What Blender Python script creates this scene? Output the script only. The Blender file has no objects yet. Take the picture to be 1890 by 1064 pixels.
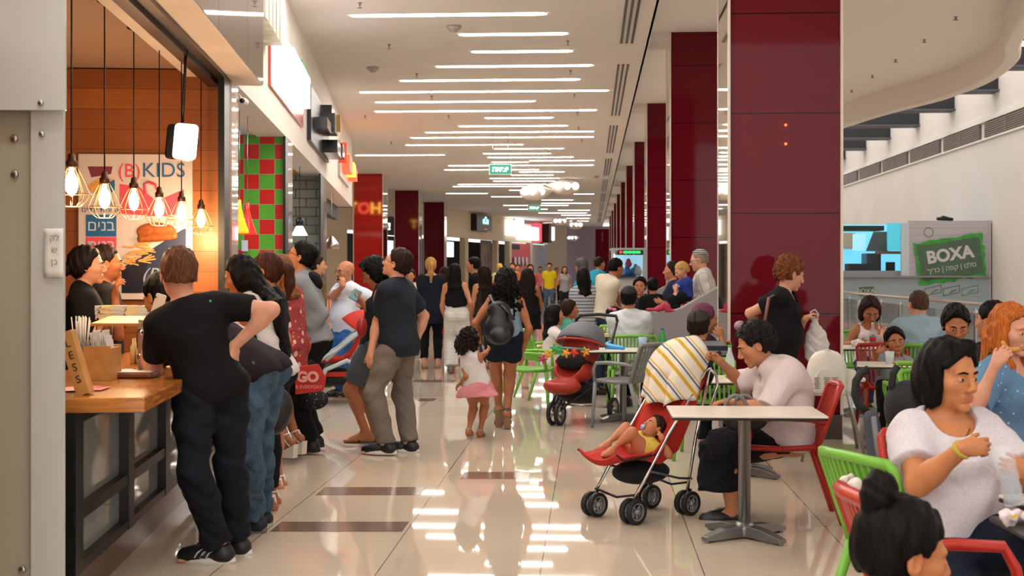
import bpy, math, random
import numpy as np
from mathutils import Vector, Matrix
sc = bpy.context.scene
C = sc.collection
F_PX, HC, HZ, CX = 2500.0, 1.5, 499.0, 945.0
YAW = math.atan(147/2500.0)
RT = np.array([math.cos(YAW), math.sin(YAW), 0.0]); FW = np.array([-math.sin(YAW), math.cos(YAW), 0.0]); UP = np.array([0, 0, 1.0])
# ---------------------------------------------------------------- camera, world, exposure
cam_d = bpy.data.cameras.new('camera'); cam = bpy.data.objects.new('camera', cam_d); C.objects.link(cam)
cam.location = (0, 0, HC); cam.rotation_euler = (math.pi/2, 0, YAW)
cam_d.sensor_width = 36; cam_d.lens = F_PX/1890*36; cam_d.shift_y = -(532-HZ)/1890; cam_d.clip_end = 400
cam_d.dof.use_dof = True; cam_d.dof.focus_distance = 9.5; cam_d.dof.aperture_fstop = 6.3
sc.camera = cam
sc.view_settings.view_transform = 'Standard'; sc.view_settings.look = 'None'
sc.view_settings.exposure = 0.84; sc.view_settings.gamma = 1.0; sc.view_settings.use_curve_mapping = False
w = bpy.data.worlds.new('sky'); sc.world = w; w.use_nodes = True
w.node_tree.nodes['Background'].inputs[0].default_value = (1.0, 0.96, 0.92, 1); w.node_tree.nodes['Background'].inputs[1].default_value = 1.1
STRIP_POWER, WARM = 15.0, (1.0, 0.86, 0.70)

# ---------------------------------------------------------------- helpers
def ORD(n):
    u = ['', 'first', 'second', 'third', 'fourth', 'fifth', 'sixth', 'seventh', 'eighth', 'ninth', 'tenth', 'eleventh', 'twelfth', 'thirteenth', 'fourteenth', 'fifteenth', 'sixteenth', 'seventeenth', 'eighteenth', 'nineteenth']
    if n < 20: return u[n]
    return {20: 'twentieth', 30: 'thirtieth', 40: 'fortieth'}[n] if n % 10 == 0 else {2: 'twenty', 3: 'thirty', 4: 'forty'}[n//10]+'-'+u[n % 10]
def c(h):
    h = h.lstrip('#'); h = h if len(h) == 6 else ''.join(x*2 for x in h); r = [int(h[i:i+2], 16)/255 for i in (0, 2, 4)]
    return tuple((x/12.92 if x <= .04045 else ((x+.055)/1.055)**2.4) for x in r) + (1,)
def T(px, py, d):            # a point d metres ahead of the camera seen at (px, py)
    return RT*((px-CX)/F_PX*d) + FW*d + UP*(HC + (HZ-py)/F_PX*d)
def G(px, d, z=0.0):
    p = T(px, HZ, d); p[2] = z; return p
MC = {}
def M(name, col='#808080', rough=.5, metal=0, noise=0., bump=0., scale=8., emit=None, es=1., trans=0., coat=0., spec=.5, pat=None, alpha=1., stretch=(1, 1, 1), ior=None):
    if name in MC: return MC[name]
    m = bpy.data.materials.new(name); m.use_nodes = True; MC[name] = m
    nt = m.node_tree; N = nt.nodes; L = nt.links; b = N['Principled BSDF']
    col = c(col) if isinstance(col, str) else col
    b.inputs['Base Color'].default_value = col; b.inputs['Roughness'].default_value = rough
    b.inputs['Metallic'].default_value = metal; b.inputs['Specular IOR Level'].default_value = spec
    b.inputs['Coat Weight'].default_value = coat; b.inputs['Coat Roughness'].default_value = .05
    b.inputs['Transmission Weight'].default_value = trans; b.inputs['Alpha'].default_value = alpha
    if ior: b.inputs['IOR'].default_value = ior
    if emit: b.inputs['Emission Color'].default_value = c(emit) if isinstance(emit, str) else emit; b.inputs['Emission Strength'].default_value = es
    tc = N.new('ShaderNodeTexCoord'); mp = N.new('ShaderNodeMapping'); L.new(tc.outputs['Object'], mp.inputs[0]); mp.inputs['Scale'].default_value = stretch
    cs = b.inputs['Base Color']; out = None
    if noise or bump:
        nz = N.new('ShaderNodeTexNoise'); nz.inputs['Scale'].default_value = scale; nz.inputs['Detail'].default_value = 5
        L.new(mp.outputs[0], nz.inputs['Vector'])
        if noise:
            mx = N.new('ShaderNodeMix'); mx.data_type = 'RGBA'; mx.blend_type = 'MIX'
            mr = N.new('ShaderNodeMapRange'); mr.inputs[1].default_value = .35; mr.inputs[2].default_value = .65; L.new(nz.outputs['Fac'], mr.inputs[0]); L.new(mr.outputs[0], mx.inputs[0])
            mx.inputs[6].default_value = tuple(x*(1-noise) for x in col[:3]) + (1,); mx.inputs[7].default_value = tuple(min(1, x*(1+noise)) for x in col[:3]) + (1,)
            out = mx.outputs[2]; L.new(out, cs)
        if bump:
            bp = N.new('ShaderNodeBump'); bp.inputs['Strength'].default_value = bump; bp.inputs['Distance'].default_value = .01
            L.new(nz.outputs['Fac'], bp.inputs['Height']); L.new(bp.outputs[0], b.inputs['Normal'])
    if pat: pat(nt, b, mp, out, col)
    return m
def node(nt, t, **k):
    n = nt.nodes.new(t)
    for a, v in k.items():
        if a.startswith('i'): n.inputs[int(a[1:])].default_value = v
        else: setattr(n, a, v)
    return n
def mixc(nt, fac, A, B):
    m = nt.nodes.new('ShaderNodeMix'); m.data_type = 'RGBA'
    for s, v in ((0, fac), (6, A), (7, B)):
        if hasattr(v, 'is_linked'): nt.links.new(v, m.inputs[s])
        else: m.inputs[s].default_value = c(v) if isinstance(v, str) else v
    return m.outputs[2]
def math_(nt, op, a, b=0.0):
    n = nt.nodes.new('ShaderNodeMath'); n.operation = op
    for i, v in enumerate((a, b)):
        if hasattr(v, 'is_linked'): nt.links.new(v, n.inputs[i])
        else: n.inputs[i].default_value = v
    return n.outputs[0]
def sep(nt, mp):
    s = nt.nodes.new('ShaderNodeSeparateXYZ'); nt.links.new(mp.outputs[0], s.inputs[0]); return s.outputs
def stripes(cols, period, axis=2, wob=0.0):      # cols: list of (start fraction, colour)
    def f(nt, b, mp, out, col):
        s = sep(nt, mp)[axis]
        if wob:
            nz = node(nt, 'ShaderNodeTexNoise', i2=7.0); nt.links.new(mp.outputs[0], nz.inputs[0])
            s = math_(nt, 'ADD', s, math_(nt, 'MULTIPLY', nz.outputs['Fac'], wob))
        fr = math_(nt, 'FRACT', math_(nt, 'DIVIDE', s, period))
        r = nt.nodes.new('ShaderNodeValToRGB'); r.color_ramp.interpolation = 'CONSTANT'
        e = r.color_ramp.elements
        for i, (p, cc) in enumerate(cols):
            if i < 2: e[i].position = p; e[i].color = c(cc)
            else: x = e.new(p); x.color = c(cc)
        nt.links.new(fr, r.inputs[0]); nt.links.new(r.outputs[0], b.inputs['Base Color'])
    return f
def spots(c2, sc_, thr, kind='F1', c3=None):
    def f(nt, b, mp, out, col):
        v = nt.nodes.new('ShaderNodeTexVoronoi'); v.inputs['Scale'].default_value = sc_; nt.links.new(mp.outputs[0], v.inputs['Vector'])
        o = mixc(nt, math_(nt, 'LESS_THAN', v.outputs['Distance'], thr), col, c2)
        if c3:
            v2 = nt.nodes.new('ShaderNodeTexVoronoi'); v2.inputs['Scale'].default_value = sc_*1.7; v2.inputs['Randomness'].default_value = .8; nt.links.new(mp.outputs[0], v2.inputs['Vector'])
            o = mixc(nt, math_(nt, 'LESS_THAN', v2.outputs['Distance'], thr*.75), o, c3)
        nt.links.new(o, b.inputs['Base Color'])
    return f
def tag(o, label=None, cat=None, group=None, kind=None):
    if label: o['label'] = label
    if cat: o['category'] = cat
    if group: o['group'] = group
    if kind: o['kind'] = kind
    return o
def empty(name, loc, rz=0, label=None, cat=None, group=None):
    o = bpy.data.objects.new(name, None); C.objects.link(o); o.location = Vector([float(v) for v in loc]); o.rotation_euler = (0, 0, rz); o.empty_display_size = .1
    return tag(o, label, cat, group)
def wm(o):
    m = Matrix.LocRotScale(o.location, o.rotation_euler, o.scale)
    return wm(o.parent) @ m if o.parent else m
def link(name, me, parent=None, world=False, mats=()):
    o = bpy.data.objects.new(name, me); C.objects.link(o)
    for m in mats: me.materials.append(m)
    if parent is not None:
        o.parent = parent
        if world: me.transform(wm(parent).inverted())
    return o
def R3(ax, ay=0, az=0): return np.array(Matrix.Rotation(az, 3, 'Z') @ Matrix.Rotation(ay, 3, 'Y') @ Matrix.Rotation(ax, 3, 'X'))
class MB:
    def __init__(s): s.v = []; s.f = []; s.m = []; s.sm = []
    def add(s, v, f, mi=0, sm=False):
        n = len(s.v); s.v += [tuple(float(a) for a in p) for p in v]; s.f += [tuple(i+n for i in q) for q in f]; s.m += [mi]*len(f); s.sm += [sm]*len(f); return s
    def box(s, cen, size, R=None, mi=0):
        h = np.array(size)/2; P = np.array([(x, y, z) for x in (-1, 1) for y in (-1, 1) for z in (-1, 1)])*h
        if R is not None: P = P @ np.array(R).T
        return s.add(P+np.array(cen), [(0, 1, 3, 2), (4, 6, 7, 5), (0, 4, 5, 1), (2, 3, 7, 6), (0, 2, 6, 4), (1, 5, 7, 3)], mi)
    def rbox(s, cen, size, r=.01, R=None, mi=0, n=3):      # box with rounded vertical edges and slightly eased top
        hx, hy, hz = [a/2 for a in size]; r = min(r, hx*.99, hy*.99); ring = []
        for cx, cy, a0 in ((hx-r, hy-r, 0), (-hx+r, hy-r, 90), (-hx+r, -hy+r, 180), (hx-r, -hy+r, 270)):
            for i in range(n+1): a = math.radians(a0+90*i/n); ring.append((cx, cy, math.cos(a), math.sin(a)))
        e = min(r*.4, hz*.5); P = []; K = len(ring)
        for z, rr in ((-hz, r-e), (-hz+e, r), (hz-e, r), (hz, r-e)): P += [(cx+ca*rr, cy+sa*rr, z) for cx, cy, ca, sa in ring]
        P = np.array(P)
        if R is not None: P = P @ np.array(R).T
        f = [(j*K+i, j*K+(i+1) % K, (j+1)*K+(i+1) % K, (j+1)*K+i) for j in range(3) for i in range(K)] + [tuple(range(K-1, -1, -1)), tuple(range(3*K, 4*K))]
        return s.add(P+np.array(cen), f, mi)
    def tube(s, pts, r, n=8, mi=0, sm=True, caps=True, flat=None):
        pts = [np.array(p, float) for p in pts]; K = len(pts); rs = r if hasattr(r, '__len__') else [r]*K
        P = []; prev = None
        for i, p in enumerate(pts):
            t = pts[min(i+1, K-1)]-pts[max(i-1, 0)]; t = t/(np.linalg.norm(t)+1e-9)
            if prev is None:
                a = np.array([0, 0, 1.0]) if abs(t[2]) < .9 else np.array([1.0, 0, 0]); u = np.cross(a, t)
            else: u = prev - t*np.dot(prev, t)
            u /= np.linalg.norm(u)+1e-9; prev = u; v = np.cross(t, u)
            for k in range(n):
                a = 2*math.pi*k/n + (math.pi/4 if n == 4 else 0); P.append(p+(u*math.cos(a)*(flat or 1)+v*math.sin(a))*rs[i])
        f = [(i*n+k, i*n+(k+1) % n, (i+1)*n+(k+1) % n, (i+1)*n+k) for i in range(K-1) for k in range(n)]
        if caps: f += [tuple(range(n-1, -1, -1)), tuple(range((K-1)*n, K*n))]
        return s.add(P, f, mi, sm)
    def lathe(s, prof, cen, axis=(0, 0, 1), n=20, mi=0, sm=True):
        a = np.array(axis, float); a /= np.linalg.norm(a); b = np.array([1.0, 0, 0]) if abs(a[0]) < .8 else np.array([0, 1.0, 0]); u = np.cross(b, a); u /= np.linalg.norm(u); v = np.cross(a, u)
        cen = np.array(cen, float); P = []
        for r, h in prof:
            for k in range(n): t = 2*math.pi*k/n; P.append(cen+a*h+(u*math.cos(t)+v*math.sin(t))*max(r, 1e-4))
        K = len(prof); f = [(i*n+k, i*n+(k+1) % n, (i+1)*n+(k+1) % n, (i+1)*n+k) for i in range(K-1) for k in range(n)]
        if prof[0] != prof[-1]: f += [tuple(range(n-1, -1, -1)), tuple(range((K-1)*n, K*n))]
        return s.add(P, f, mi, sm)
    def ell(s, cen, rad, R=None, n=12, m=8, mi=0):
        P = []
        for j in range(m+1):
            ph = math.pi*j/m
            for k in range(n): t = 2*math.pi*k/n; P.append((math.sin(ph)*math.cos(t)*rad[0], math.sin(ph)*math.sin(t)*rad[1], math.cos(ph)*rad[2]))
        P = np.array(P)
        if R is not None: P = P @ np.array(R).T
        f = [(j*n+k, (j+1)*n+k, (j+1)*n+(k+1) % n, j*n+(k+1) % n) for j in range(m) for k in range(n)]
        return s.add(P+np.array(cen), f, mi, True)
    def grid(s, fn, nu, nv, mi=0, sm=True, th=0):        # surface fn(u,v) with optional thickness
        P = [np.array(fn(i/nu, j/nv), float) for i in range(nu+1) for j in range(nv+1)]; W = nv+1
        f = [(i*W+j, (i+1)*W+j, (i+1)*W+j+1, i*W+j+1) for i in range(nu) for j in range(nv)]
        if th:
            Q = np.array(P).reshape(nu+1, nv+1, 3); du = np.gradient(Q, axis=0); dv = np.gradient(Q, axis=1); nn = np.cross(du, dv); nn /= np.linalg.norm(nn, axis=2, keepdims=True)+1e-9
            P2 = (Q-nn*th).reshape(-1, 3); n0 = len(P); P = P+list(P2)
            f += [tuple(x+n0 for x in q[::-1]) for q in f]
            bd = [i*W for i in range(nu+1)] + [nu*W+j for j in range(1, W)] + [i*W+nv for i in range(nu-1, -1, -1)] + [j for j in range(nv-1, 0, -1)]
            f += [(bd[i], bd[i]+n0, bd[(i+1) % len(bd)]+n0, bd[(i+1) % len(bd)]) for i in range(len(bd))]
        return s.add(P, f, mi, sm)
    def prism(s, poly, z0, z1, mi=0):
        n = len(poly); P = [(x, y, z0) for x, y in poly]+[(x, y, z1) for x, y in poly]
        return s.add(P, [tuple(range(n-1, -1, -1)), tuple(range(n, 2*n))]+[(i, (i+1) % n, n+(i+1) % n, n+i) for i in range(n)], mi)
    def mesh(s, name, mats=()):
        me = bpy.data.meshes.new(name); me.from_pydata(s.v, [], s.f)
        me.polygons.foreach_set('material_index', s.m); me.polygons.foreach_set('use_smooth', s.sm); me.update()
        return me
    def build(s, name, mat, parent=None, world=False, bevel=0):
        me = s.mesh(name); mats = mat if isinstance(mat, (list, tuple)) else [mat]
        o = link(name, me, parent, world, mats)
        if bevel: b = o.modifiers.new('bevel', 'BEVEL'); b.width = bevel; b.segments = 2; b.limit_method = 'ANGLE'
        return o
def text(name, s, mat, loc, size, R, parent=None, ext=.004, align='CENTER', sx=1.0, shear=0, bold=0):
    if any('\u0590' <= ch <= '\u05ff' for ch in s): s = s[::-1]
    cu = bpy.data.curves.new(name, 'FONT'); cu.body = s; cu.size = size; cu.extrude = ext; cu.align_x = align; cu.align_y = 'CENTER'; cu.materials.append(mat); cu.resolution_u = 4; cu.shear = shear; cu.offset = bold
    o = bpy.data.objects.new(name, cu); me = bpy.data.meshes.new_from_object(o); bpy.data.objects.remove(o); me.name = name
    o = bpy.data.objects.new(name, me); C.objects.link(o)
    m = Matrix.Translation(Vector([float(a) for a in loc])) @ Matrix([[float(a) for a in r] for r in R]).to_4x4() @ Matrix.Diagonal((sx, 1, 1, 1))
    if parent is not None: o.parent = parent; m = wm(parent).inverted() @ m
    o.matrix_local = m
    return o
def facing(deg):      # columns: text right, text up, text normal; deg is the heading of the normal: 180 = toward the camera, 90 = left
    a = math.radians(deg)+YAW; n = np.array([-math.sin(a), math.cos(a), 0]); r = np.cross(UP, n); return np.column_stack([r, UP, n])
def copy_tree(o, parent=None):
    k = o.copy(); C.objects.link(k); k.parent = parent
    for ch in [x for x in bpy.data.objects if x.parent == o]: copy_tree(ch, k)
    return k

# ---------------------------------------------------------------- implicit surfaces (numpy surface nets)
def nrm(v): v = np.array(v, float); return v/(np.linalg.norm(v)+1e-12)
class Fld:
    """list of primitives smoothly joined; sub = carved out; clip planes per primitive"""
    def __init__(s): s.p = []
    def cap(s, a, b, ra, rb=None, k=.02, clip=None, sub=False, grow=0):
        s.p.append(('c', np.array(a, float), np.array(b, float), ra+grow, (ra if rb is None else rb)+grow, k, clip, sub)); return s
    def ell(s, cen, rad, R=None, k=.02, clip=None, sub=False, grow=0):
        s.p.append(('e', np.array(cen, float), np.array(rad, float)+grow, np.eye(3) if R is None else np.array(R), None, k, clip, sub)); return s
    def econ(s, a, b, ra, rb, xdir, k=.02, clip=None, sub=False):   # elliptical cone with flat ends; ra=(rx,ry)
        s.p.append(('n', np.array(a, float), np.array(b, float), (ra, rb), nrm(xdir), k, clip, sub)); return s
    def bounds(s):
        lo = np.full(3, 1e9); hi = -lo
        for q in s.p:
            if q[7]: continue
            l, h = s.bb(q); lo = np.minimum(lo, l); hi = np.maximum(hi, h)
        return lo, hi
    def bb(s, q):
        if q[0] == 'c': r = max(q[3], q[4]); return np.minimum(q[1], q[2])-r, np.maximum(q[1], q[2])+r
        if q[0] == 'e': e = np.sqrt(((q[3]*q[2])**2).sum(1)); return q[1]-e, q[1]+e
        r = max(max(q[3][0]), max(q[3][1])); return np.minimum(q[1], q[2])-r, np.maximum(q[1], q[2])+r
    def eval(s, gx, gy, gz, disp=None):
        Fv = np.full((len(gx), len(gy), len(gz)), .5, np.float32); G3 = (gx, gy, gz); dis_done = disp is None
        for q in s.p:
            lo, hi = s.bb(q); k = q[5]; pad = k+.025
            sl = [slice(max(0, np.searchsorted(g, l-pad)), np.searchsorted(g, h+pad)) for g, l, h in zip(G3, lo, hi)]
            if any(x.stop <= x.start for x in sl): continue
            X = gx[sl[0]][:, None, None]; Y = gy[sl[1]][None, :, None]; Z = gz[sl[2]][None, None, :]
            if q[0] == 'c':
                a, b = q[1], q[2]; ba = b-a; L2 = float(ba@ba)+1e-12
                px, py, pz = X-a[0], Y-a[1], Z-a[2]
                t = np.clip((px*ba[0]+py*ba[1]+pz*ba[2])/L2, 0, 1)
                d = np.sqrt((px-t*ba[0])**2+(py-t*ba[1])**2+(pz-t*ba[2])**2)-(q[3]+t*(q[4]-q[3]))
            elif q[0] == 'e':
                px, py, pz = X-q[1][0], Y-q[1][1], Z-q[1][2]; R = q[3]; r = q[2]
                u = px*R[0, 0]+py*R[1, 0]+pz*R[2, 0]; v = px*R[0, 1]+py*R[1, 1]+pz*R[2, 1]; w_ = px*R[0, 2]+py*R[1, 2]+pz*R[2, 2]
                k0 = np.sqrt((u/r[0])**2+(v/r[1])**2+(w_/r[2])**2); k1 = np.sqrt((u/r[0]**2)**2+(v/r[1]**2)**2+(w_/r[2]**2)**2)
                d = k0*(k0-1)/(k1+1e-6)
            else:
                a, b = q[1], q[2]; L = np.linalg.norm(b-a); z = (b-a)/L; x = q[4]-z*np.dot(q[4], z); x = nrm(x); y = np.cross(z, x)
                px, py, pz = X-a[0], Y-a[1], Z-a[2]; u = px*x[0]+py*x[1]+pz*x[2]; v = px*y[0]+py*y[1]+pz*y[2]; h = px*z[0]+py*z[1]+pz*z[2]
                t = np.clip(h/L, 0, 1); rx = q[3][0][0]+t*(q[3][1][0]-q[3][0][0]); ry = q[3][0][1]+t*(q[3][1][1]-q[3][0][1])
                d = (np.sqrt((u/rx)**2+(v/ry)**2)-1)*np.minimum(rx, ry); d = np.maximum(d, np.maximum(-h, h-L))
            if q[6] is not None:
                for pt, n in q[6]: d = np.maximum(d, (X-pt[0])*n[0]+(Y-pt[1])*n[1]+(Z-pt[2])*n[2])
            f = Fv[sl[0], sl[1], sl[2]]
            if q[7]:
                if not dis_done: pass
                h = np.clip(.5-.5*(f+d)/k, 0, 1); Fv[sl[0], sl[1], sl[2]] = f*(1-h)+(-d)*h+k*h*(1-h)
            else:
                h = np.clip(.5+.5*(f-d)/k, 0, 1); Fv[sl[0], sl[1], sl[2]] = f*(1-h)+d*h-k*h*(1-h)
        if disp is not None: Fv = Fv+disp(gx[:, None, None], gy[None, :, None], gz[None, None, :]).astype(np.float32)
        return Fv
_EC = [(a, b) for a in range(8) for b in range(a+1, 8) if bin(a ^ b).count('1') == 1]
_CO = np.array([(i >> 2 & 1, i >> 1 & 1, i & 1) for i in range(8)])
def nets(fld, vox, box=None, disp=None):
    lo, hi = fld.bounds(); lo = lo-3*vox-.012; hi = hi+3*vox+.012
    if box is not None: lo = np.maximum(lo, box[0]); hi = np.minimum(hi, box[1])
    if np.any(hi-lo < 2*vox): return np.zeros((0, 3)), np.zeros((0, 4), int)
    g = [np.arange(l, h+vox, vox, dtype=np.float32) for l, h in zip(lo, hi)]
    Fv = fld.eval(*g, disp=disp); S = Fv < 0
    cnt = np.zeros(tuple(n-1 for n in Fv.shape), np.int8)
    for cx, cy, cz in _CO: cnt += S[cx:cx+cnt.shape[0], cy:cy+cnt.shape[1], cz:cz+cnt.shape[2]]
    act = (cnt > 0) & (cnt < 8); ijk = np.argwhere(act); n = len(ijk)
    if n == 0: return np.zeros((0, 3)), np.zeros((0, 4), int)
    idx = np.full(cnt.shape, -1, np.int32); idx[act] = np.arange(n)
    val = np.stack([Fv[ijk[:, 0]+cx, ijk[:, 1]+cy, ijk[:, 2]+cz] for cx, cy, cz in _CO], 1)
    acc = np.zeros((n, 3)); ct = np.zeros(n)
    for a, b in _EC:
        va, vb = val[:, a], val[:, b]; m = (va < 0) != (vb < 0); t = va[m]/(va[m]-vb[m])
        acc[m] += _CO[a]+t[:, None]*(_CO[b]-_CO[a]); ct[m] += 1
    V = (ijk+acc/ct[:, None])*vox+np.array([x[0] for x in g]); Q = []
    for ax in range(3):
        o1, o2 = [(1, 2), (2, 0), (0, 1)][ax]
        sl0 = [slice(None)]*3; sl1 = [slice(None)]*3; sl0[ax] = slice(0, -1); sl1[ax] = slice(1, None)
        A = S[tuple(sl0)]; B = S[tuple(sl1)]; e = np.argwhere(A != B)
        e = e[(e[:, o1] > 0) & (e[:, o2] > 0) & (e[:, o1] < cnt.shape[o1]) & (e[:, o2] < cnt.shape[o2])]
        if not len(e): continue
        def ci(d1, d2): f = e.copy(); f[:, o1] += d1; f[:, o2] += d2; return idx[f[:, 0], f[:, 1], f[:, 2]]
        q = np.stack([ci(-1, -1), ci(0, -1), ci(0, 0), ci(-1, 0)], 1); s_ = A[e[:, 0], e[:, 1], e[:, 2]]
        q[~s_] = q[~s_][:, ::-1]; Q.append(q[(q >= 0).all(1)])
    return V, (np.concatenate(Q) if Q else np.zeros((0, 4), int))
def quads_mesh(name, V, Q, mi=None):
    me = bpy.data.meshes.new(name); me.vertices.add(len(V)); me.vertices.foreach_set('co', np.asarray(V, np.float32).ravel())
    me.loops.add(len(Q)*4); me.loops.foreach_set('vertex_index', Q.astype(np.int32).ravel())
    me.polygons.add(len(Q)); me.polygons.foreach_set('loop_start', np.arange(0, len(Q)*4, 4, dtype=np.int32))
    me.polygons.foreach_set('use_smooth', np.ones(len(Q), bool))
    if mi is not None: me.polygons.foreach_set('material_index', mi.astype(np.int32))
    me.update(calc_edges=True); me.validate(); return me
def wrinkle(seed, amp, org=(0, 0, 0), f=1.0):
    s = seed*1.7
    def d(X, Y, Z):
        X = (X-org[0])*f; Y = (Y-org[1])*f; Z = (Z-org[2])*f
        n = .55*np.sin(21*X+3*np.sin(11*Z+s)+s)*np.sin(19*Y+2.4*np.sin(9*Z+2*s)) + .6*np.sin(30*Z+3.2*np.sin(8*X+s)+2.6*np.sin(9*Y+s*.7))
        n = n+.3*np.sin(55*Z+5*np.sin(13*X+s*2)+4*np.sin(15*Y))
        return amp*n
    return d
def blob(name, fld, vox, mat, parent, disp=None):
    V, Q = nets(fld, vox, disp=disp); me = quads_mesh(name, V, Q); return link(name, me, parent, True, [mat] if not isinstance(mat, list) else mat)
# ---------------------------------------------------------------- people
def streak(nt, b, mp, out, col):
    mp.inputs['Scale'].default_value = (60, 60, 7)
    nz = node(nt, 'ShaderNodeTexNoise', i2=2.2, i3=4); nt.links.new(mp.outputs[0], nz.inputs[0])
    mr = node(nt, 'ShaderNodeMapRange', i1=.32, i2=.7); nt.links.new(nz.outputs[0], mr.inputs[0])
    o = mixc(nt, mr.outputs[0], tuple(x*.5 for x in col[:3])+(1,), tuple(min(1, x*1.6) for x in col[:3])+(1,)); nt.links.new(o, b.inputs['Base Color'])
    bp = node(nt, 'ShaderNodeBump'); bp.inputs['Strength'].default_value = .7; bp.inputs['Distance'].default_value = .006
    nt.links.new(nz.outputs[0], bp.inputs['Height']); nt.links.new(bp.outputs[0], b.inputs['Normal'])
def skin(tone):
    q = c(tone); m = M('skin '+tone, (q[0]*.84, q[1]*.76, q[2]*.72, 1), .5, noise=.05, bump=.05, scale=30, spec=.35)
    p = m.node_tree.nodes['Principled BSDF']; p.inputs['Subsurface Weight'].default_value = .12; p.inputs['Subsurface Radius'].default_value = (.02, .008, .004); p.inputs['Subsurface Scale'].default_value = .3
    return m
def hairm(col): return M('hair '+col, col, .55, pat=streak, spec=.13)
def cloth(name, col="#808080", bump=.25, noise=.07, scale=120, **k): return M(name, col, .85, bump=bump, noise=noise, scale=scale, spec=.2, **k)
def ik(a, t, l1, l2, pole):
    v = t-a; D = np.linalg.norm(v)+1e-9; u = v/D
    if D > (l1+l2)*.998: s_ = D/((l1+l2)*.998); l1 *= s_; l2 *= s_
    x = (l1*l1-l2*l2+D*D)/(2*D); h = math.sqrt(max(l1*l1-x*x, 0)); p = pole-a; p = p-u*np.dot(p, u)
    return a+u*x+nrm(p)*h
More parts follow.
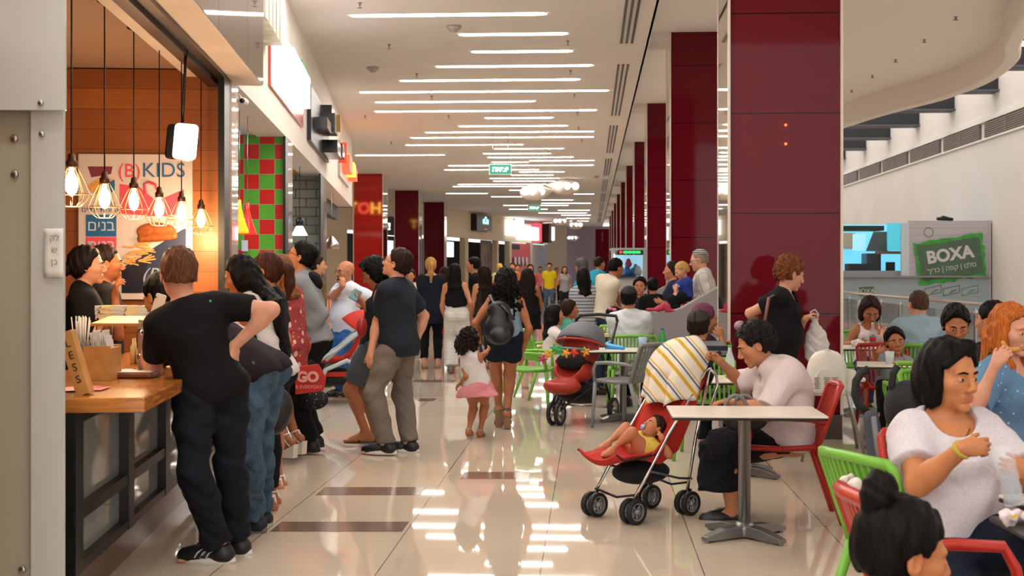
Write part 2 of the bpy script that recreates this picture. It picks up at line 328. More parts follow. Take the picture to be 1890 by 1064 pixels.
class Person:
    def __init__(s, label, d, pel, head, face, H=1.7, sex='m', tone='#c98f6e', hk=None, fat=0., hy=0., hp=0., hroll=0., twist=0., hunch=0., legs=None, arms=None, ff=(0, 0),
                 foot='shoe', heel=0., sit=False, group=None, cat='person', vox=None, curl=(.5, .5), palm=(None, None), fing=(None, None), shrug=0., parent=None, pelz=None, busty=1., hand=1., bonesc=1., wd=1., pt=None):
        s.d = d; s.H = H; s.sex = sex; k = s.k = H/1.75; s.sex = sex; s.fat = fat; s.seed = (sum(map(ord, label)) % 97)
        s.hk = (hk or (.98 if sex == 'm' else .93))*1.07
        def tt(q, dd=0):
            q = list(q); return T(q[0], q[1], d+(q[2] if len(q) > 2 else 0)+dd)
        s.tt = tt; P = s.P = tt(pel); Hc = s.Hc = tt(head)
        if not sit and H > .9: P[2] = (.525 if H > 1.2 else .49)*H+heel
        hd = lambda a: FW*math.cos(math.radians(a))-RT*math.sin(math.radians(a))
        s.f = hd(face); s.hdir = hd
        # head frame
        hf = hd(face+hy); hr = np.cross(hf, UP); q = Matrix.Rotation(math.radians(hp), 3, Vector(hr)); hf = np.array(q @ Vector(hf)); hu = np.cross(hr, hf)
        q = Matrix.Rotation(math.radians(hroll), 3, Vector(hf)); hr = np.array(q @ Vector(hr)); hu = np.array(q @ Vector(hu))
        s.hR = np.column_stack([hr, hf, hu])
        u0 = nrm(Hc-P); nb = s.nb = Hc-(hu*.5+u0*.5)*.158*s.hk-hf*.018*s.hk
        u = s.u = nrm(nb-P); L = s.L = np.linalg.norm(nb-P)
        cf = hd(face+twist); cf = nrm(cf-u*np.dot(cf, u)); cr = np.cross(cf, u); s.cf, s.cr = cf, cr; s.cR = np.column_stack([cr, cf, u])
        pu = UP if sit else nrm(UP*.6+u*.4)
        pf = nrm(s.f-pu*np.dot(s.f, pu)); pr = np.cross(pf, pu); s.pR = np.column_stack([pr, pf, pu]); s.pu, s.pr, s.pf = pu, pr, pf
        sw = (1 if sex == 'm' else .87)*k*wd; s.wd = wd; hb = -cf*hunch; W = {}
        s.prims = []; A = lambda tag_, kind, *a, **kw: s.prims.append((tag_, kind, a, kw))
        hipw = (.155 if sex == 'm' else .168)*k*wd*(1+fat*.35); dep = (.105+fat*.06)*k
        zz = lambda t, b=0: P+u*L*t+hb*b
        A('torso', 'ell', P+pu*.0, (hipw, dep*1.05, .115*k), s.pR, k=.05)
        for sg in (-1, 1): A('torso', 'ell', P+pr*sg*.075*k-pf*.055*k-pu*.04*k, (.085*k, .078*k, .088*k), s.pR, k=.04)
        A('torso', 'ell', zz(.28, .4), ((.135 if sex == 'm' else .118)*k*wd*(1+fat*.9), (.095+fat*.10)*k, .15*L/.5), s.cR, k=.07)
        A('torso', 'ell', zz(.60, .9), ((.158*sw/k+.0)*k*(1+fat*.35), (.105+fat*.035)*k, .20*L/.5), s.cR, k=.06)
        A('torso', 'cap', zz(.80, 1)-cr*.09*sw, zz(.80, 1)+cr*.09*sw, .085*k, k=.06)
        if sex == 'f':
            for sg in (-1, 1): A('torso', 'ell', zz(.66, .6)+cr*sg*.07*k+cf*(.075+.02*fat)*k, (.062*k*busty, .058*k*busty, .062*k*busty), s.cR, k=.035)
        if fat > .25: A('torso', 'ell', zz(.22)+cf*.06*k, (.14*k*(1+fat*.5), .10*k*(1+fat*.5), .12*k), s.cR, k=.06)
        s.S = {}; s.E = {}; s.Wr = {}; s.hip = {}; s.kn = {}; s.an = {}
        s.bs = bonesc
        for i, (sd, sg) in enumerate((('L', -1), ('R', 1))):
            S = zz(.89, 1)+cr*sg*.165*sw+u*shrug*.03; s.S[sd] = S
            A('torso', 'cap', nb-u*.0+cr*sg*.03-cf*.012, S-cr*sg*.01+u*.0, .048*k, .05*k, k=.05)
            a = (arms or {}).get(sd) or {}
            l1, l2 = .168*H*bonesc, .150*H*bonesc
            wr = tt(a['w']) if 'w' in a else S-u*(l1+l2)*.94+cr*sg*.07+cf*.05
            pole = tt(a['e']) if 'e' in a else S-u*.3-cf*.25+cr*sg*.12
            if 'e' in a: # trust the elbow: direction fixed, lengths kept
                E = ik(S, wr, l1, l2, pole)
            else: E = ik(S, wr, l1, l2, pole)
            s.E[sd], s.Wr[sd] = E, wr; m = (1. if sex == 'm' else .84)*k*(1+fat*.45)
            A('uarm'+sd, 'cap', S, E, .052*m, .039*m, k=.04); A('uarm'+sd, 'ell', S+(E-S)*.42, (.047*m, .047*m, .09*k), s.align(E-S), k=.03)
            A('farm'+sd, 'cap', E, wr, .039*m, .0255*m, k=.02); A('farm'+sd, 'ell', E+(wr-E)*.28, (.042*m, .040*m, .075*k), s.align(wr-E), k=.025)
            fd = nrm(wr-E); pd = palm[i]
            if fing[i] is not None: fd = s.dirv(fing[i])
            pn = s.dirv(pd) if pd is not None else -cr*sg
            pn = nrm(pn-fd*np.dot(pn, fd)); s.hand(sd, sg, wr, fd, pn, curl[i], .93*k*(1 if sex == 'm' else .92)*hand)
            hp_ = P+pr*sg*.088*k-pu*.03*k; s.hip[sd] = hp_; g = (legs or {}).get(sd) or {}
            fh = hd(face+(ff[i] if hasattr(ff, '__len__') else ff)+g.get('h', 0)); ah = .08*k+heel
            an = (tt(g['f'])+UP*ah) if 'f' in g else (G2(hp_, ah)+pf*0+pr*sg*.02)
            lt, ls = .246*H*bonesc, .238*H*bonesc; pole = tt(g['k']) if 'k' in g else (hp_+an)/2+s.f*.5+pr*sg*.03
            kn = ik(hp_, an, lt, ls, pole); s.kn[sd], s.an[sd] = kn, an; m = (1. if sex == 'm' else 1.0)*k*(1+fat*.3)
            A('thigh'+sd, 'cap', hp_, kn, .082*m, .056*m, k=.05); A('thigh'+sd, 'ell', hp_+(kn-hp_)*.35+pf*.01, (.08*m, .083*m, .16*k), s.align(kn-hp_), k=.05)
            A('calf'+sd, 'cap', kn, an, .054*m, .036*m, k=.035); cb = nrm(np.cross(np.cross(an-kn, fh), an-kn)); 
            if np.dot(cb, fh) > 0: cb = -cb
            A('calf'+sd, 'ell', kn+(an-kn)*.30+cb*.018*k, (.052*m, .056*m, .11*k), s.align(an-kn), k=.035)
            pit = math.radians(g.get('p', 0) + (28 if heel > .04 else 0)); lr = np.cross(fh, UP); fdn = fh*math.cos(pit)-UP*math.sin(pit); fup = np.cross(lr, fdn)
            s.foot(sd, sg, an, fdn, fup, lr, ah if heel < .04 else .08*k, k, pit)
        m = (1 if sex == 'm' else .82)*(k if k > .85 else k*1.0)*(1+fat*.3); hkk = s.hk
        A('neck', 'cap', nb-u*.03, Hc-hu*.045*hkk-hf*.02*hkk, .060*m, .053*m, k=.03)
        s.head()
        base = np.array([P[0], P[1], 0.0]); s.root = empty('person', base, 0, label, cat, group)
        s.tone = tone; s.vox = vox or min(max(d*1.9/2500, .0065), .02); s.build()
    def align(s, v):
        z = nrm(v); x = nrm(np.cross(s.cf if abs(np.dot(s.cf, z)) < .9 else s.u, z)); return np.column_stack([x, np.cross(z, x), z])
    def dirv(s, t):     # (right, up, depth) in the picture frame
        return nrm(RT*t[0]+UP*t[1]+FW*t[2])
    def h(s, x, y, z): return s.Hc+s.hR @ (np.array([x, y, z])*s.hk)
    def hand(s, sd, sg, w_, fd, pn, curl, k):
        side = np.cross(fd, pn)*(1 if sd == 'R' else -1)       # towards the thumb
        th = side if True else -side
        A = lambda kind, *a, **kw: s.prims.append(('hand'+sd, kind, a, kw)); Rm = np.column_stack([th, pn, fd])
        A('ell', w_+fd*.045*k, (.041*k, .017*k, .054*k), Rm, k=.018)
        A('cap', w_-fd*.01, w_+fd*.03*k, .021*k, .02*k, k=.015)
        for j, (ln, off) in enumerate(((.074, .030), (.083, .010), (.077, -.010), (.060, -.029))):
            p = w_+fd*(.083-.004*abs(j-1))*k+th*off*k; dr = fd; r = .0088*k; cc = curl*(1+.12*j)
            dr = nrm(dr+th*(.07-.05*j))
            for q in range(3):
                ax = np.cross(dr, pn); ang = cc*(.75, 1.05, .7)[q]; dr = nrm(dr*math.cos(ang)+pn*math.sin(ang)) if q == 0 else rot(dr, np.cross(fd, pn), ang)
                e = p+dr*ln*k*(.46, .31, .23)[q]; A('cap', p, e, r, r*.92, k=.004); p = e; r *= .92
            if j == 1: s.__dict__['tip'+sd] = p
        p = w_+fd*.03*k+th*.028*k; dr = nrm(fd*.72+th*.62+pn*(.2+.5*curl)); e = p+dr*.04*k
        A('cap', w_+fd*.02*k+th*.012*k, p, .016*k, .014*k, k=.012); A('cap', p, e, .0125*k, .0105*k, k=.006); dr2 = nrm(dr*.7+fd*.5+pn*curl*.5); A('cap', e, e+dr2*.03*k, .0105*k, .009*k, k=.004)
        s.__dict__['palm'+sd] = w_+fd*.06*k+pn*.03*k; s.__dict__['hR'+sd] = np.column_stack([th, pn, fd])
    def foot(s, sd, sg, an, fd, up, lr, ah, k, pit):
        A = lambda kind, *a, **kw: s.prims.append(('foot'+sd, kind, a, kw)); b = an-up*ah
        A('cap', an, b-fd*.035*k+up*.035*k, .036*k, .034*k, k=.02); A('cap', b-fd*.03*k+up*.032*k, b+fd*.12*k+up*.024*k, .032*k, .024*k, k=.03)
        A('cap', an+fd*.02*k-up*.01, b+fd*.11*k+up*.028*k, .034*k, .026*k, k=.03)
        for j in (-1, 1): A('cap', b+fd*.02*k+up*.028*k+lr*j*.01*k, b+fd*.13*k+up*.022*k+lr*j*.022*k, .028*k, .021*k, k=.02)
        for j in range(5):
            o = (-.032+.0155*j)*k*(-sg); L = (.195-.013*j)*k
            A('cap', b+fd*.14*k+up*.016*k-lr*o*-1, b+fd*L+up*.012*k+lr*o, (.0135 if j == 0 else .0095)*k, (.0125 if j == 0 else .0085)*k, k=.006)
        s.__dict__['ft'+sd] = (b, fd, up, lr)
    def head(s):
        f = s.sex == 'f'; A = lambda kind, *a, **kw: s.prims.append(('head', kind, a, kw)); q = s.hk; R = s.hR; h = s.h
        e = lambda cx, cy, cz, rx, ry, rz, k=.02, **kw: A('ell', h(cx, cy, cz), (rx*q, ry*q, rz*q), R, k=k*q, **kw)
        e(0, -.015, .035, .076, .097, .086); e(0, .02, -.02, .064 if not f else .062, .073, .082, .03); e(0, .028, -.063, .051 if not f else .044, .054, .044, .03)
        e(0, .074, -.1, .022, .018, .017, .022)
        for g in (-1, 1):
            e(g*.041, .055, -.022, .024, .026, .022, .025); A('cap', h(g*.014, .087, .021), h(g*.044, .076, .022), .0085*q, k=.015*q)
            e(g*.032, .101, -.001, .018, .014, .011, .012, sub=True); e(g*.031, .0790, -.001, .0155, .0125, .0105, .005)
            e(g*.0105, .101, -.037, .009, .011, .008, .006); e(g*.078, -.006, -.008, .008, .019, .031, .008); e(g*.083, .0, -.006, .004, .011, .020, .005, sub=True)
        A('cap', h(0, .09, .012), h(0, .112, -.029), .008*q, .0115*q, k=.012*q)
        A('cap', h(-.02, .087, -.0625), h(.02, .087, -.0625), .0070*q, k=.005*q); A('cap', h(-.004, .091, -.062), h(.004, .091, -.062), .007*q, k=.005*q)
        A('cap', h(-.016, .088, -.0735), h(.016, .088, -.0735), .0078*q, k=.005*q)
    def add(s, fld, tags, grow=0., clips={}, sub=False, kk=None):
        for tg, kind, a, kw in s.prims:
            if not any(tg.startswith(t) for t in tags): continue
            kw = dict(kw); kw['grow'] = kw.get('grow', 0)+grow
            if kw.get('sub'): continue
            cl = [v for t, v in clips.items() if tg.startswith(t)]
            if cl: kw['clip'] = sum(cl, [])
            getattr(fld, kind)(*a, **kw)
        return fld
    def build(s):
        F = Fld()
        for tg, kind, a, kw in s.prims: getattr(F, kind)(*a, **kw)
        hv = min(max(s.d*1.15/2500, .0028), .009); nv = min(max(s.d*1.0/2500, .0042), .008)
        V, Q = nets(F, s.vox); Vs = [V]; Qs = [Q]; cen = V[Q].mean(1); keep = np.ones(len(Q), bool); n = len(V)
        jobs = [(s.Hc, np.array([.155]*3)*s.hk+np.array([0, 0, .0]), hv)] + [(s.Wr[t]+s.__dict__['hR'+t][:, 2]*.085*s.k, np.array([.125]*3)*s.k, nv) for t in 'LR']
        sh = 1.3*s.vox
        for cc, hw, vv in jobs:
            keep &= ~np.all(np.abs(cen-cc) < hw-sh, axis=1)
        Qs[0] = Q[keep]
        for cc, hw, vv in jobs:
            if vv >= s.vox: vv = s.vox
            v2, q2 = nets(F, vv, (cc-hw, cc+hw)); 
            if len(q2): Vs.append(v2); Qs.append(q2+n); n += len(v2)
        V = np.concatenate(Vs); Q = np.concatenate(Qs); cen = V[Q].mean(1)
        L = (cen-s.Hc) @ s.hR/s.hk; mi = ((np.abs(L[:, 0]) < .024-np.abs(L[:, 2]+.068)*.6) & (L[:, 2] < -.056) & (L[:, 2] > -.080) & (L[:, 1] > .087)).astype(int)
        me = quads_mesh('body', V, Q, mi); lip = M('lips '+s.tone, tuple(np.array(c(s.tone)[:3])*np.array([.72, .44, .44]))+(1,), .4)
        s.body = link('body', me, s.root, True, [skin(s.tone), lip])
        if s.d < 27:
            m = MB(); q = s.hk
            for g in (-1, 1):
                m = MB(); m.ell(s.h(g*.0312, .0858, -.0016), np.array([.0125, .0072, .0056])*q, s.hR, mi=0); m.ell(s.h(g*.0312, .0908, -.0014), np.array([.0062, .0028, .0054])*q, s.hR, mi=1)
                m.build('eye', [M('eye white', '#b3a69e', .35), M('iris', '#20120c', .15)], s.root, True)
    def brows(s, mat, th=.0042):
        for g in (-1, 1):
            m = MB(); m.tube([s.h(g*.014, .097, .0195), s.h(g*.030, .0955, .0245), s.h(g*.047, .083, .019)], [th*s.hk*.8, th*s.hk, th*s.hk*.4], 6); m.build('eyebrow', mat, s.root, True)
    # ---- clothes
    def top(s, name, mat, sleeve=.55, hem=-.06, loose=.013, neck='round', nr=.075, tank=False, flare=0., wr=.0035, nz=0.):
        F = Fld(); clips = {}; tags = ['torso']; k = s.k
        hp = s.P+s.pu*hem*k; clips['torso'] = [(hp, -s.pu)]
        if tank: sleeve = 0
        if sleeve > 0:
            tags += ['uarm']
            for sd in 'LR':
                S, E, W_ = s.S[sd], s.E[sd], s.Wr[sd]
                if sleeve <= 1: clips['uarm'+sd] = [(S+(E-S)*sleeve, nrm(E-S))]; F.cap(S, S+(E-S)*(sleeve+.2), .057*k*(1+s.fat*.4), .058*k*(1+s.fat*.5), k=.04, clip=[(S+(E-S)*sleeve, nrm(E-S))])
                else: tags += ['farm']; clips['farm'+sd] = [(E+(W_-E)*(sleeve-1), nrm(W_-E))]
        s.add(F, tags, loose, clips)
        # the cloth hangs from chest to hem
        a = s.P+s.u*s.L*.62; b = s.P+s.pu*(hem-.002)*k; fw = .165*k*s.wd*(1+s.fat*.45)*(1 if s.sex == 'm' else .9); fw2 = (.172 if s.sex == 'm' else .165)*k*s.wd*(1+s.fat*.5)+flare
        b = b+(s.P+s.u*.05-s.P)*0
        F.econ(a, b, (fw, (.112+s.fat*.05)*k), (fw2, (.122+s.fat*.075)*k+flare*.6), s.cr, k=.05, clip=[(hp, -s.pu)])
        if neck == 'round': F.ell(s.nb+s.u*.035+s.cf*.02, (nr*k, nr*1.0*k, .07*k), s.cR, k=.01, sub=True)
        if neck == 'scoop': F.ell(s.nb+s.u*.02+s.cf*.045, (nr*1.25*k, nr*1.4*k, .12*k), s.cR, k=.01, sub=True)
        if neck == 'vback': F.ell(s.nb-s.u*.02-s.cf*.05, (nr*1.1*k, nr*1.3*k, .12*k), s.cR, k=.01, sub=True)
        if neck == 'boat': F.ell(s.nb+s.u*.05, (nr*1.7*k, nr*1.4*k, .08*k), s.cR, k=.01, sub=True)
        if neck == 'tube': F.ell(s.nb+s.u*.05, (.3, .3, .16*k), s.cR, k=.01, sub=True)
        if tank:
            for sd, g in (('L', -1), ('R', 1)): F.ell(s.S[sd]+s.cr*g*.03, (.075*k, .14*k, .115*k), s.cR, k=.012, sub=True)
        return blob(name, F, s.vox*.9, mat, s.root, wrinkle(s.seed+3, wr, s.P))
    def bottoms(s, name, mat, leg=1.9, loose=.010, flare=0., waist=.09, wr=.004):
        F = Fld(); clips = {'torso': [(s.P+s.pu*waist*s.k, s.pu)]}; tags = ['torso', 'thigh']
        for sd in 'LR':
            h_, kn, an = s.hip[sd], s.kn[sd], s.an[sd]
            if leg <= 1: cp = [(h_+(kn-h_)*leg, nrm(kn-h_))]; clips['thigh'+sd] = cp; F.cap(h_, h_+(kn-h_)*(leg+.3), .09*s.k*(1+s.fat*.3), (.08+flare)*s.k, k=.04, clip=cp)
            else:
                if 'calf' not in tags: tags.append('calf')
                cp = [(kn+(an-kn)*(leg-1), nrm(an-kn))]; clips['calf'+sd] = cp
                F.cap(kn, an+(an-kn)*.3, (.058+flare*.5)*s.k, (.05+flare)*s.k, k=.03, clip=cp)
        s.add(F, ['torso'], min(loose, .006), clips); s.add(F, [t_ for t_ in tags if t_ != 'torso'], loose, clips)
        return blob(name, F, s.vox*.9, mat, s.root, wrinkle(s.seed+7, wr, s.P, 1.25))
    def skirt(s, name, mat, top_=.1, length=.45, ra=(.15, .12), rb=(.22, .18), wr=.006, pts=None):
        F = Fld(); k = s.k; a = s.P+s.pu*top_*k; b = pts if pts is not None else s.P-s.pu*length*k
        F.econ(a, b, tuple(x*k for x in ra), tuple(x*k for x in rb), s.pr, k=.03)
        s.add(F, ['torso'], .004, {'torso': [(a, s.pu)]})
        return blob(name, F, s.vox*.9, mat, s.root, wrinkle(s.seed+5, wr, s.P, 1.3))
    def shoes(s, mat, sole=None, kind='sneaker', name='shoe', which='LR', stripe=None):
        k = s.k
        for sd in which:
            b, fd, up, lr = s.__dict__['ft'+sd]; R = np.column_stack([lr, fd, up])
            if kind in ('sneaker', 'flat'):
                F = Fld(); F.cap(b-fd*.035*k+up*.045*k, b+fd*.13*k+up*.036*k, .046*k, .044*k, k=.03); F.cap(b+fd*.08*k+up*.036*k, b+fd*.178*k+up*.03*k, .050*k, .043*k, k=.03, )
                F.p[-1:] = F.p[-1:]
                cl = [(b+up*.012, -up)]
                F.p = [q[:6]+(cl,)+q[7:] for q in F.p]
                if kind == 'sneaker': F.cap(b+up*.05*k-fd*.01, b+up*.098*k-fd*.006*k, .042*k, .041*k, k=.03, clip=[(b+up*.095*k, nrm(up-fd*.15)), (b+up*.012, -up)])
                else: F.ell(b+up*.075*k+fd*.03*k, (.033*k, .065*k, .04*k), R, k=.01, sub=True)
                o = blob(name, F, min(s.vox*.7, .008), mat, s.root)
                m = MB(); K = 16; pr = []
                for i in range(K):
                    t = 2*math.pi*i/K; yy = math.cos(t); xx = math.sin(t); y = .072+yy*.155; wv = (.054 if y > .06 else .046)*k
                    pr.append((xx*wv*(1-.25*max(0, yy)**3), y*k))
                P = []
                for zz_, gg in ((0, .96), (.012, 1.03), (.034, 1.0)):
                    for x, y in pr: P.append(b+lr*x*gg+fd*(.065*k+(y-.065*k)*gg)+up*(zz_*k if kind == 'sneaker' else zz_*.5*k))
                f = [(i*K+j, i*K+(j+1) % K, (i+1)*K+(j+1) % K, (i+1)*K+j) for i in range(2) for j in range(K)]+[tuple(range(K-1, -1, -1)), tuple(range(2*K, 3*K))]
                m.add(P, f, 0, False)
                so = m.build('sole', sole or mat, o, False); inv = wm(o).inverted(); so.data.transform(inv)
                if stripe:
                    for q in range(3):
                        for g in (-1, 1):
                            m = MB(); m.tube([b+lr*g*.051*k+fd*(.05+.03*q)*k+up*.032*k, b+lr*g*.049*k+fd*(.034+.03*q)*k+up*.058*k, b+lr*g*.034*k+fd*(.006+.03*q)*k+up*.078*k], .0055, 4)
                            x = m.build('side_stripe', stripe, o); x.data.transform(inv)
            else:
                m = MB(); hh = .0; K = 14; P = []; lo = []
                for i in range(K):
                    t = 2*math.pi*i/K; yy = math.cos(t); xx = math.sin(t); wv = .042*k*(1-.2*max(0, -yy)); lo.append((xx*wv, (.065+yy*.138)*k))
                bot = lambda p: np.array([p[0], p[1], 0.004 if kind in ('wedge', 'heel') else p[2]])
                th = .012
                for x, y in lo: P.append(b+lr*x+fd*y-up*.002)
                for x, y in lo: P.append(b+lr*x+fd*y-up*th)
                f = [(j, (j+1) % K, K+(j+1) % K, K+j) for j in range(K)]+[tuple(range(K)), tuple(range(2*K-1, K-1, -1))]; m.add(P, f)
                if kind in ('wedge', 'heel'):
                    ys = (-.07, .10) if kind == 'wedge' else (-.07, -.005); P = []
                    base_z = min(p[2] for p in [b+fd*.16*k])-.012
                    base_z = float((b+fd*.15*k-up*.012)[2])
                    for y, w_ in ((ys[0], .032), (ys[1], .038)):
                        for x in (-1, 1):
                            p = b+fd*y*k+lr*x*w_*k-up*.003; P.append(p); P.append(np.array([p[0]+fd[0]*(.01 if y < 0 else 0), p[1]+fd[1]*(.01 if y < 0 else 0), base_z]))
                    m.add(P, [(0, 2, 6, 4), (1, 5, 7, 3), (0, 4, 5, 1), (2, 3, 7, 6), (0, 1, 3, 2), (4, 6, 7, 5)])
                o = m.build('sandal', sole or mat, s.root, True)
                m = MB()
                if kind == 'flipflop':
                    c0 = b+fd*.155*k+up*.03*k
                    for g in (-1, 1): m.tube([b+fd*.05*k+lr*g*.043*k, b+fd*.09*k+lr*g*.03*k+up*.048*k, c0], .006*k, 5)
                else:
                    def arch(y, w_, z): return [b+fd*y*k-lr*w_*k+up*.005, b+fd*y*k-lr*w_*.9*k+up*z*.7*k, b+fd*y*k+up*(z+.012)*k, b+fd*y*k+lr*w_*.9*k+up*z*.7*k, b+fd*y*k+lr*w_*k+up*.005]
                    m.tube(arch(.125, .044, .045), .009*k, 5); m.tube(arch(.10, .044, .052), .008*k, 5)
                    an = b+up*.105*k; m.tube([an+fd*.045*k*math.cos(t)+lr*.042*k*math.sin(t) for t in np.linspace(0, 2*math.pi, 13)], .008*k, 5, caps=False)
                    for g in (-1, 1): m.tube([an+lr*g*.04*k, b+lr*g*.036*k-fd*.03*k+up*.0], .007*k, 5)
                    m.tube([an-fd*.043*k, b-fd*.062*k+up*.02*k], .010*k, 5)
                x = m.build('strap', mat, o); x.data.transform(wm(o).inverted())
    # ---- hair in the head frame
    def hair(s, col, style='short', length=.3, vol=1., curl=0., face=True, side=0., name='hair', back=0.0, tip=.6):
        F = Fld(); q = s.hk; h = s.h; R = s.hR; mat = hairm(col); g = .010*vol if style != 'buzz' else .0035
        e = lambda cx, cy, cz, rx, ry, rz, k=.02, **kw: F.ell(h(cx, cy, cz), (rx*q, ry*q, rz*q), R, k=k*q, **kw)
        fcl = [(h(0, .045, .045), s.hR @ nrm((0, .80, -.6)))] ; bot = {'short': -.045, 'buzz': -.028}.get(style, -.075)
        nape = [(h(0, -.03, bot), s.hR @ nrm((0, .25, -1)))]
        cl = fcl+(nape if style in ('short', 'buzz', 'pony', 'bun') else [])
        e(0, -.018, .037, .078+g, .098+g, .088+g, clip=cl)
        e(0, -.03, -.02, (.068 if style in ('short', 'buzz') else .073)+g*.7, .078+g, .062 if style in ('short', 'buzz') else .07, .03, clip=cl)
        if style in ('short', 'buzz', 'pony', 'bun'):
            for sg in (-1, 1):
                e(sg*.085, -.002, -.022, .022, .027, .036, .01, sub=True)
                e(sg*.08, .045, -.035, .03, .032, .05, .012, sub=True)
        d_up = s.u
        if style in ('long', 'bob'):
            for sg in (-1, 1): e(sg*.062*vol, -.01, -.03, .030, .052, .085, .03, clip=[(h(0, .05, 0), R[:, 1])])
            e(0, -.075*vol, -.05, .075*vol, .045, .10, .04)
        if style == 'long':
            a = h(0, -.068, -.06); dn = -s.u*.75-UP*.45; dn = nrm(dn); ba = -s.cf*(.075*s.k+back)
            b1 = s.nb-s.u*.07+ba*1.15; b2 = b1+dn*max(length-.1, .02)-s.cf*.012
            wv = .088*vol
            F.econ(a, b1, (wv*q, .05*q), (wv*1.05, .040), s.cr, k=.04); F.econ(b1+s.u*.01, b2, (wv*1.05, .042), (wv*tip, .022), s.cr, k=.03)
        if side:
            for sg in (-1, 1):
                a = h(sg*.068, .0, -.04); b1 = s.nb+s.cr*sg*.085+s.cf*.055-s.u*.02; b2 = b1-s.u*side+s.cf*.03
                F.cap(a, b1, .030, .030, k=.03); F.cap(b1, b2, .030, .016, k=.03)
        if style == 'pony':
            a = h(0, -.10, .05); b1 = h(0, -.165, .01); b2 = b1-UP*length*.5-R[:, 1]*.01; b3 = b1-UP*length
            F.cap(a, b1, .028*q, .034*q, k=.015); F.cap(b1, b2, .036*q, .034*q, k=.02); F.cap(b2, b3, .034*q, .016*q, k=.02)
        if style == 'bun': e(0, -.055, .135, .040, .040, .036, .012); 
        if style == 'lowbun': e(0, -.13, -.02, .045, .035, .045, .012)
        if face and style in ('long', 'bob', 'short', 'pony', 'bun'): pass
        sd = s.seed
        def disp(X, Y, Z):
            x = (X-s.Hc[0]); y = (Y-s.Hc[1]); z = Z-s.Hc[2]
            n = 0*x+.0022*np.sin(130*x+60*y+4*np.sin(14*z+sd))+.0020*np.sin(115*y-50*x+4*np.sin(12*z+2*sd))+.0012*np.sin(260*x+3*np.sin(20*z))
            if curl: n = n+curl*(np.sin(75*x+2.5*np.sin(40*z+sd))*np.sin(80*z+2*np.sin(60*y))+np.sin(85*y+3*np.sin(50*x+sd))*.8)
            return n
        return blob(name, F, min(max(s.d*1.5/2500, .0038), .012), mat, s.root, disp)
    def fringe(s, col, side=1):     # hair swept over the forehead
        F = Fld(); h = s.h; q = s.hk
        F.cap(h(side*.02, .07, .112), h(-side*.072, .052, .045), .016*q, .014*q, k=.03); F.cap(h(side*.02, .07, .108), h(side*.072, .045, .045), .015*q, .013*q, k=.03); F.cap(h(0, .05, .112), h(0, -.02, .122), .02*q, k=.03)
        return blob('fringe', F, min(max(s.d*1.4/2500, .0035), .01), hairm(col), s.root)
    def glasses(s, mat=None):
        m = MB(); h = s.h; q = s.hk
        for g in (-1, 1):
            m.tube([h(g*.033+.024*math.cos(t), .105, .0+.016*math.sin(t)) for t in np.linspace(0, 2*math.pi, 17)], .0023*q, 6, caps=False)
            m.tube([h(g*.057, .103, .006), h(g*.08, .06, .008), h(g*.084, -.01, .0)], .0022*q, 6)
        m.tube([h(-.009, .108, .003), h(.009, .108, .003)], .002*q, 6)
        return m.build('glasses', mat or M('black frame plastic', '#101010', .3), s.root, True)
    def kippah(s, mat, r=.075, name='kippah'):
        F = Fld(); R = s.hR; nn = R @ nrm((0, -.38, 1)); F.ell(s.h(0, -.018, .037), np.array([.084, .104, .094])*s.hk+.006, R, clip=[(s.h(0, -.018, .037)+nn*(.098-r*.62)*s.hk, -nn)])
        return blob(name, F, min(max(s.d*1.2/2500, .004), .01), mat, s.root)
    def beard(s, col):
        F = Fld(); h = s.h; q = s.hk
        F.ell(h(0, .032, -.07), np.array([.054, .060, .046])*q, s.hR, k=.02, clip=[(h(0, .02, -.04), s.hR @ nrm((0, -.1, 1)))]); F.ell(h(0, .078, -.1), np.array([.027, .023, .022])*q, s.hR, k=.02)
        F.cap(h(-.02, .094, -.052), h(.02, .094, -.052), .006*q, k=.008*q); F.ell(h(0, .105, -.067), np.array([.02, .02, .012])*q, s.hR, k=.004, sub=True)
        return blob('beard', F, min(max(s.d*1.2/2500, .003), .01), hairm(col), s.root)
    def bag_strap(s, mat, name, pts, r=.008):
        m = MB(); m.tube(pts, r, 6, flat=2.2); return m.build(name, mat, s.root, True)
def G2(p, z): return np.array([p[0], p[1], z])
def rot(v, ax, ang):
    ax = nrm(ax); return v*math.cos(ang)+np.cross(ax, v)*math.sin(ang)+ax*np.dot(ax, v)*(1-math.cos(ang))
SK = dict(light='#d9a583', mid='#c58b66', tan='#b0744f', pink='#dba68c', warm='#c98a5c')
# ================================================================ SETTING
TH = YAW
def FA(s, n, h): return RT*(-1.483)+D_*s+N_*n+UP*h
D_ = nrm(FW-RT*.074); N_ = np.cross(D_, UP); FR = np.column_stack([D_, N_, UP])
def sp(px, n=0.): return (1.483-n)/((945-px)/2500-.074)*1.0027
def fbox(m, s0, s1, n0, n1, h0, h1, mi=0): return m.box(FA((s0+s1)/2, (n0+n1)/2, (h0+h1)/2), (s1-s0, n1-n0, h1-h0), FR, mi)
def fp(px, py): return T(px, py, HC*F_PX/(py-HZ))           # floor point
def struct(name, m, mat, **k): return tag(m.build(name, mat, **k), kind='structure')
white = M('white paint', '#e4dcd2', .75, noise=.02, bump=.05, scale=3)
ceilm = M('ceiling paint', '#e6e0da', .8, noise=.015, bump=.04, scale=2)
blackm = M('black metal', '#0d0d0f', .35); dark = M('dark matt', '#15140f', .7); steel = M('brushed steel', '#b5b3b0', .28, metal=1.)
chrome = M('chrome', '#d8d8d8', .12, metal=1.); mirror = M('mirror steel', '#e8e0d8', .03, metal=1.); alu = M('cast aluminium', '#8d8f92', .35, metal=.9)
glass = M('clear glass', '#eef6f4', .02, trans=1., ior=1.45)
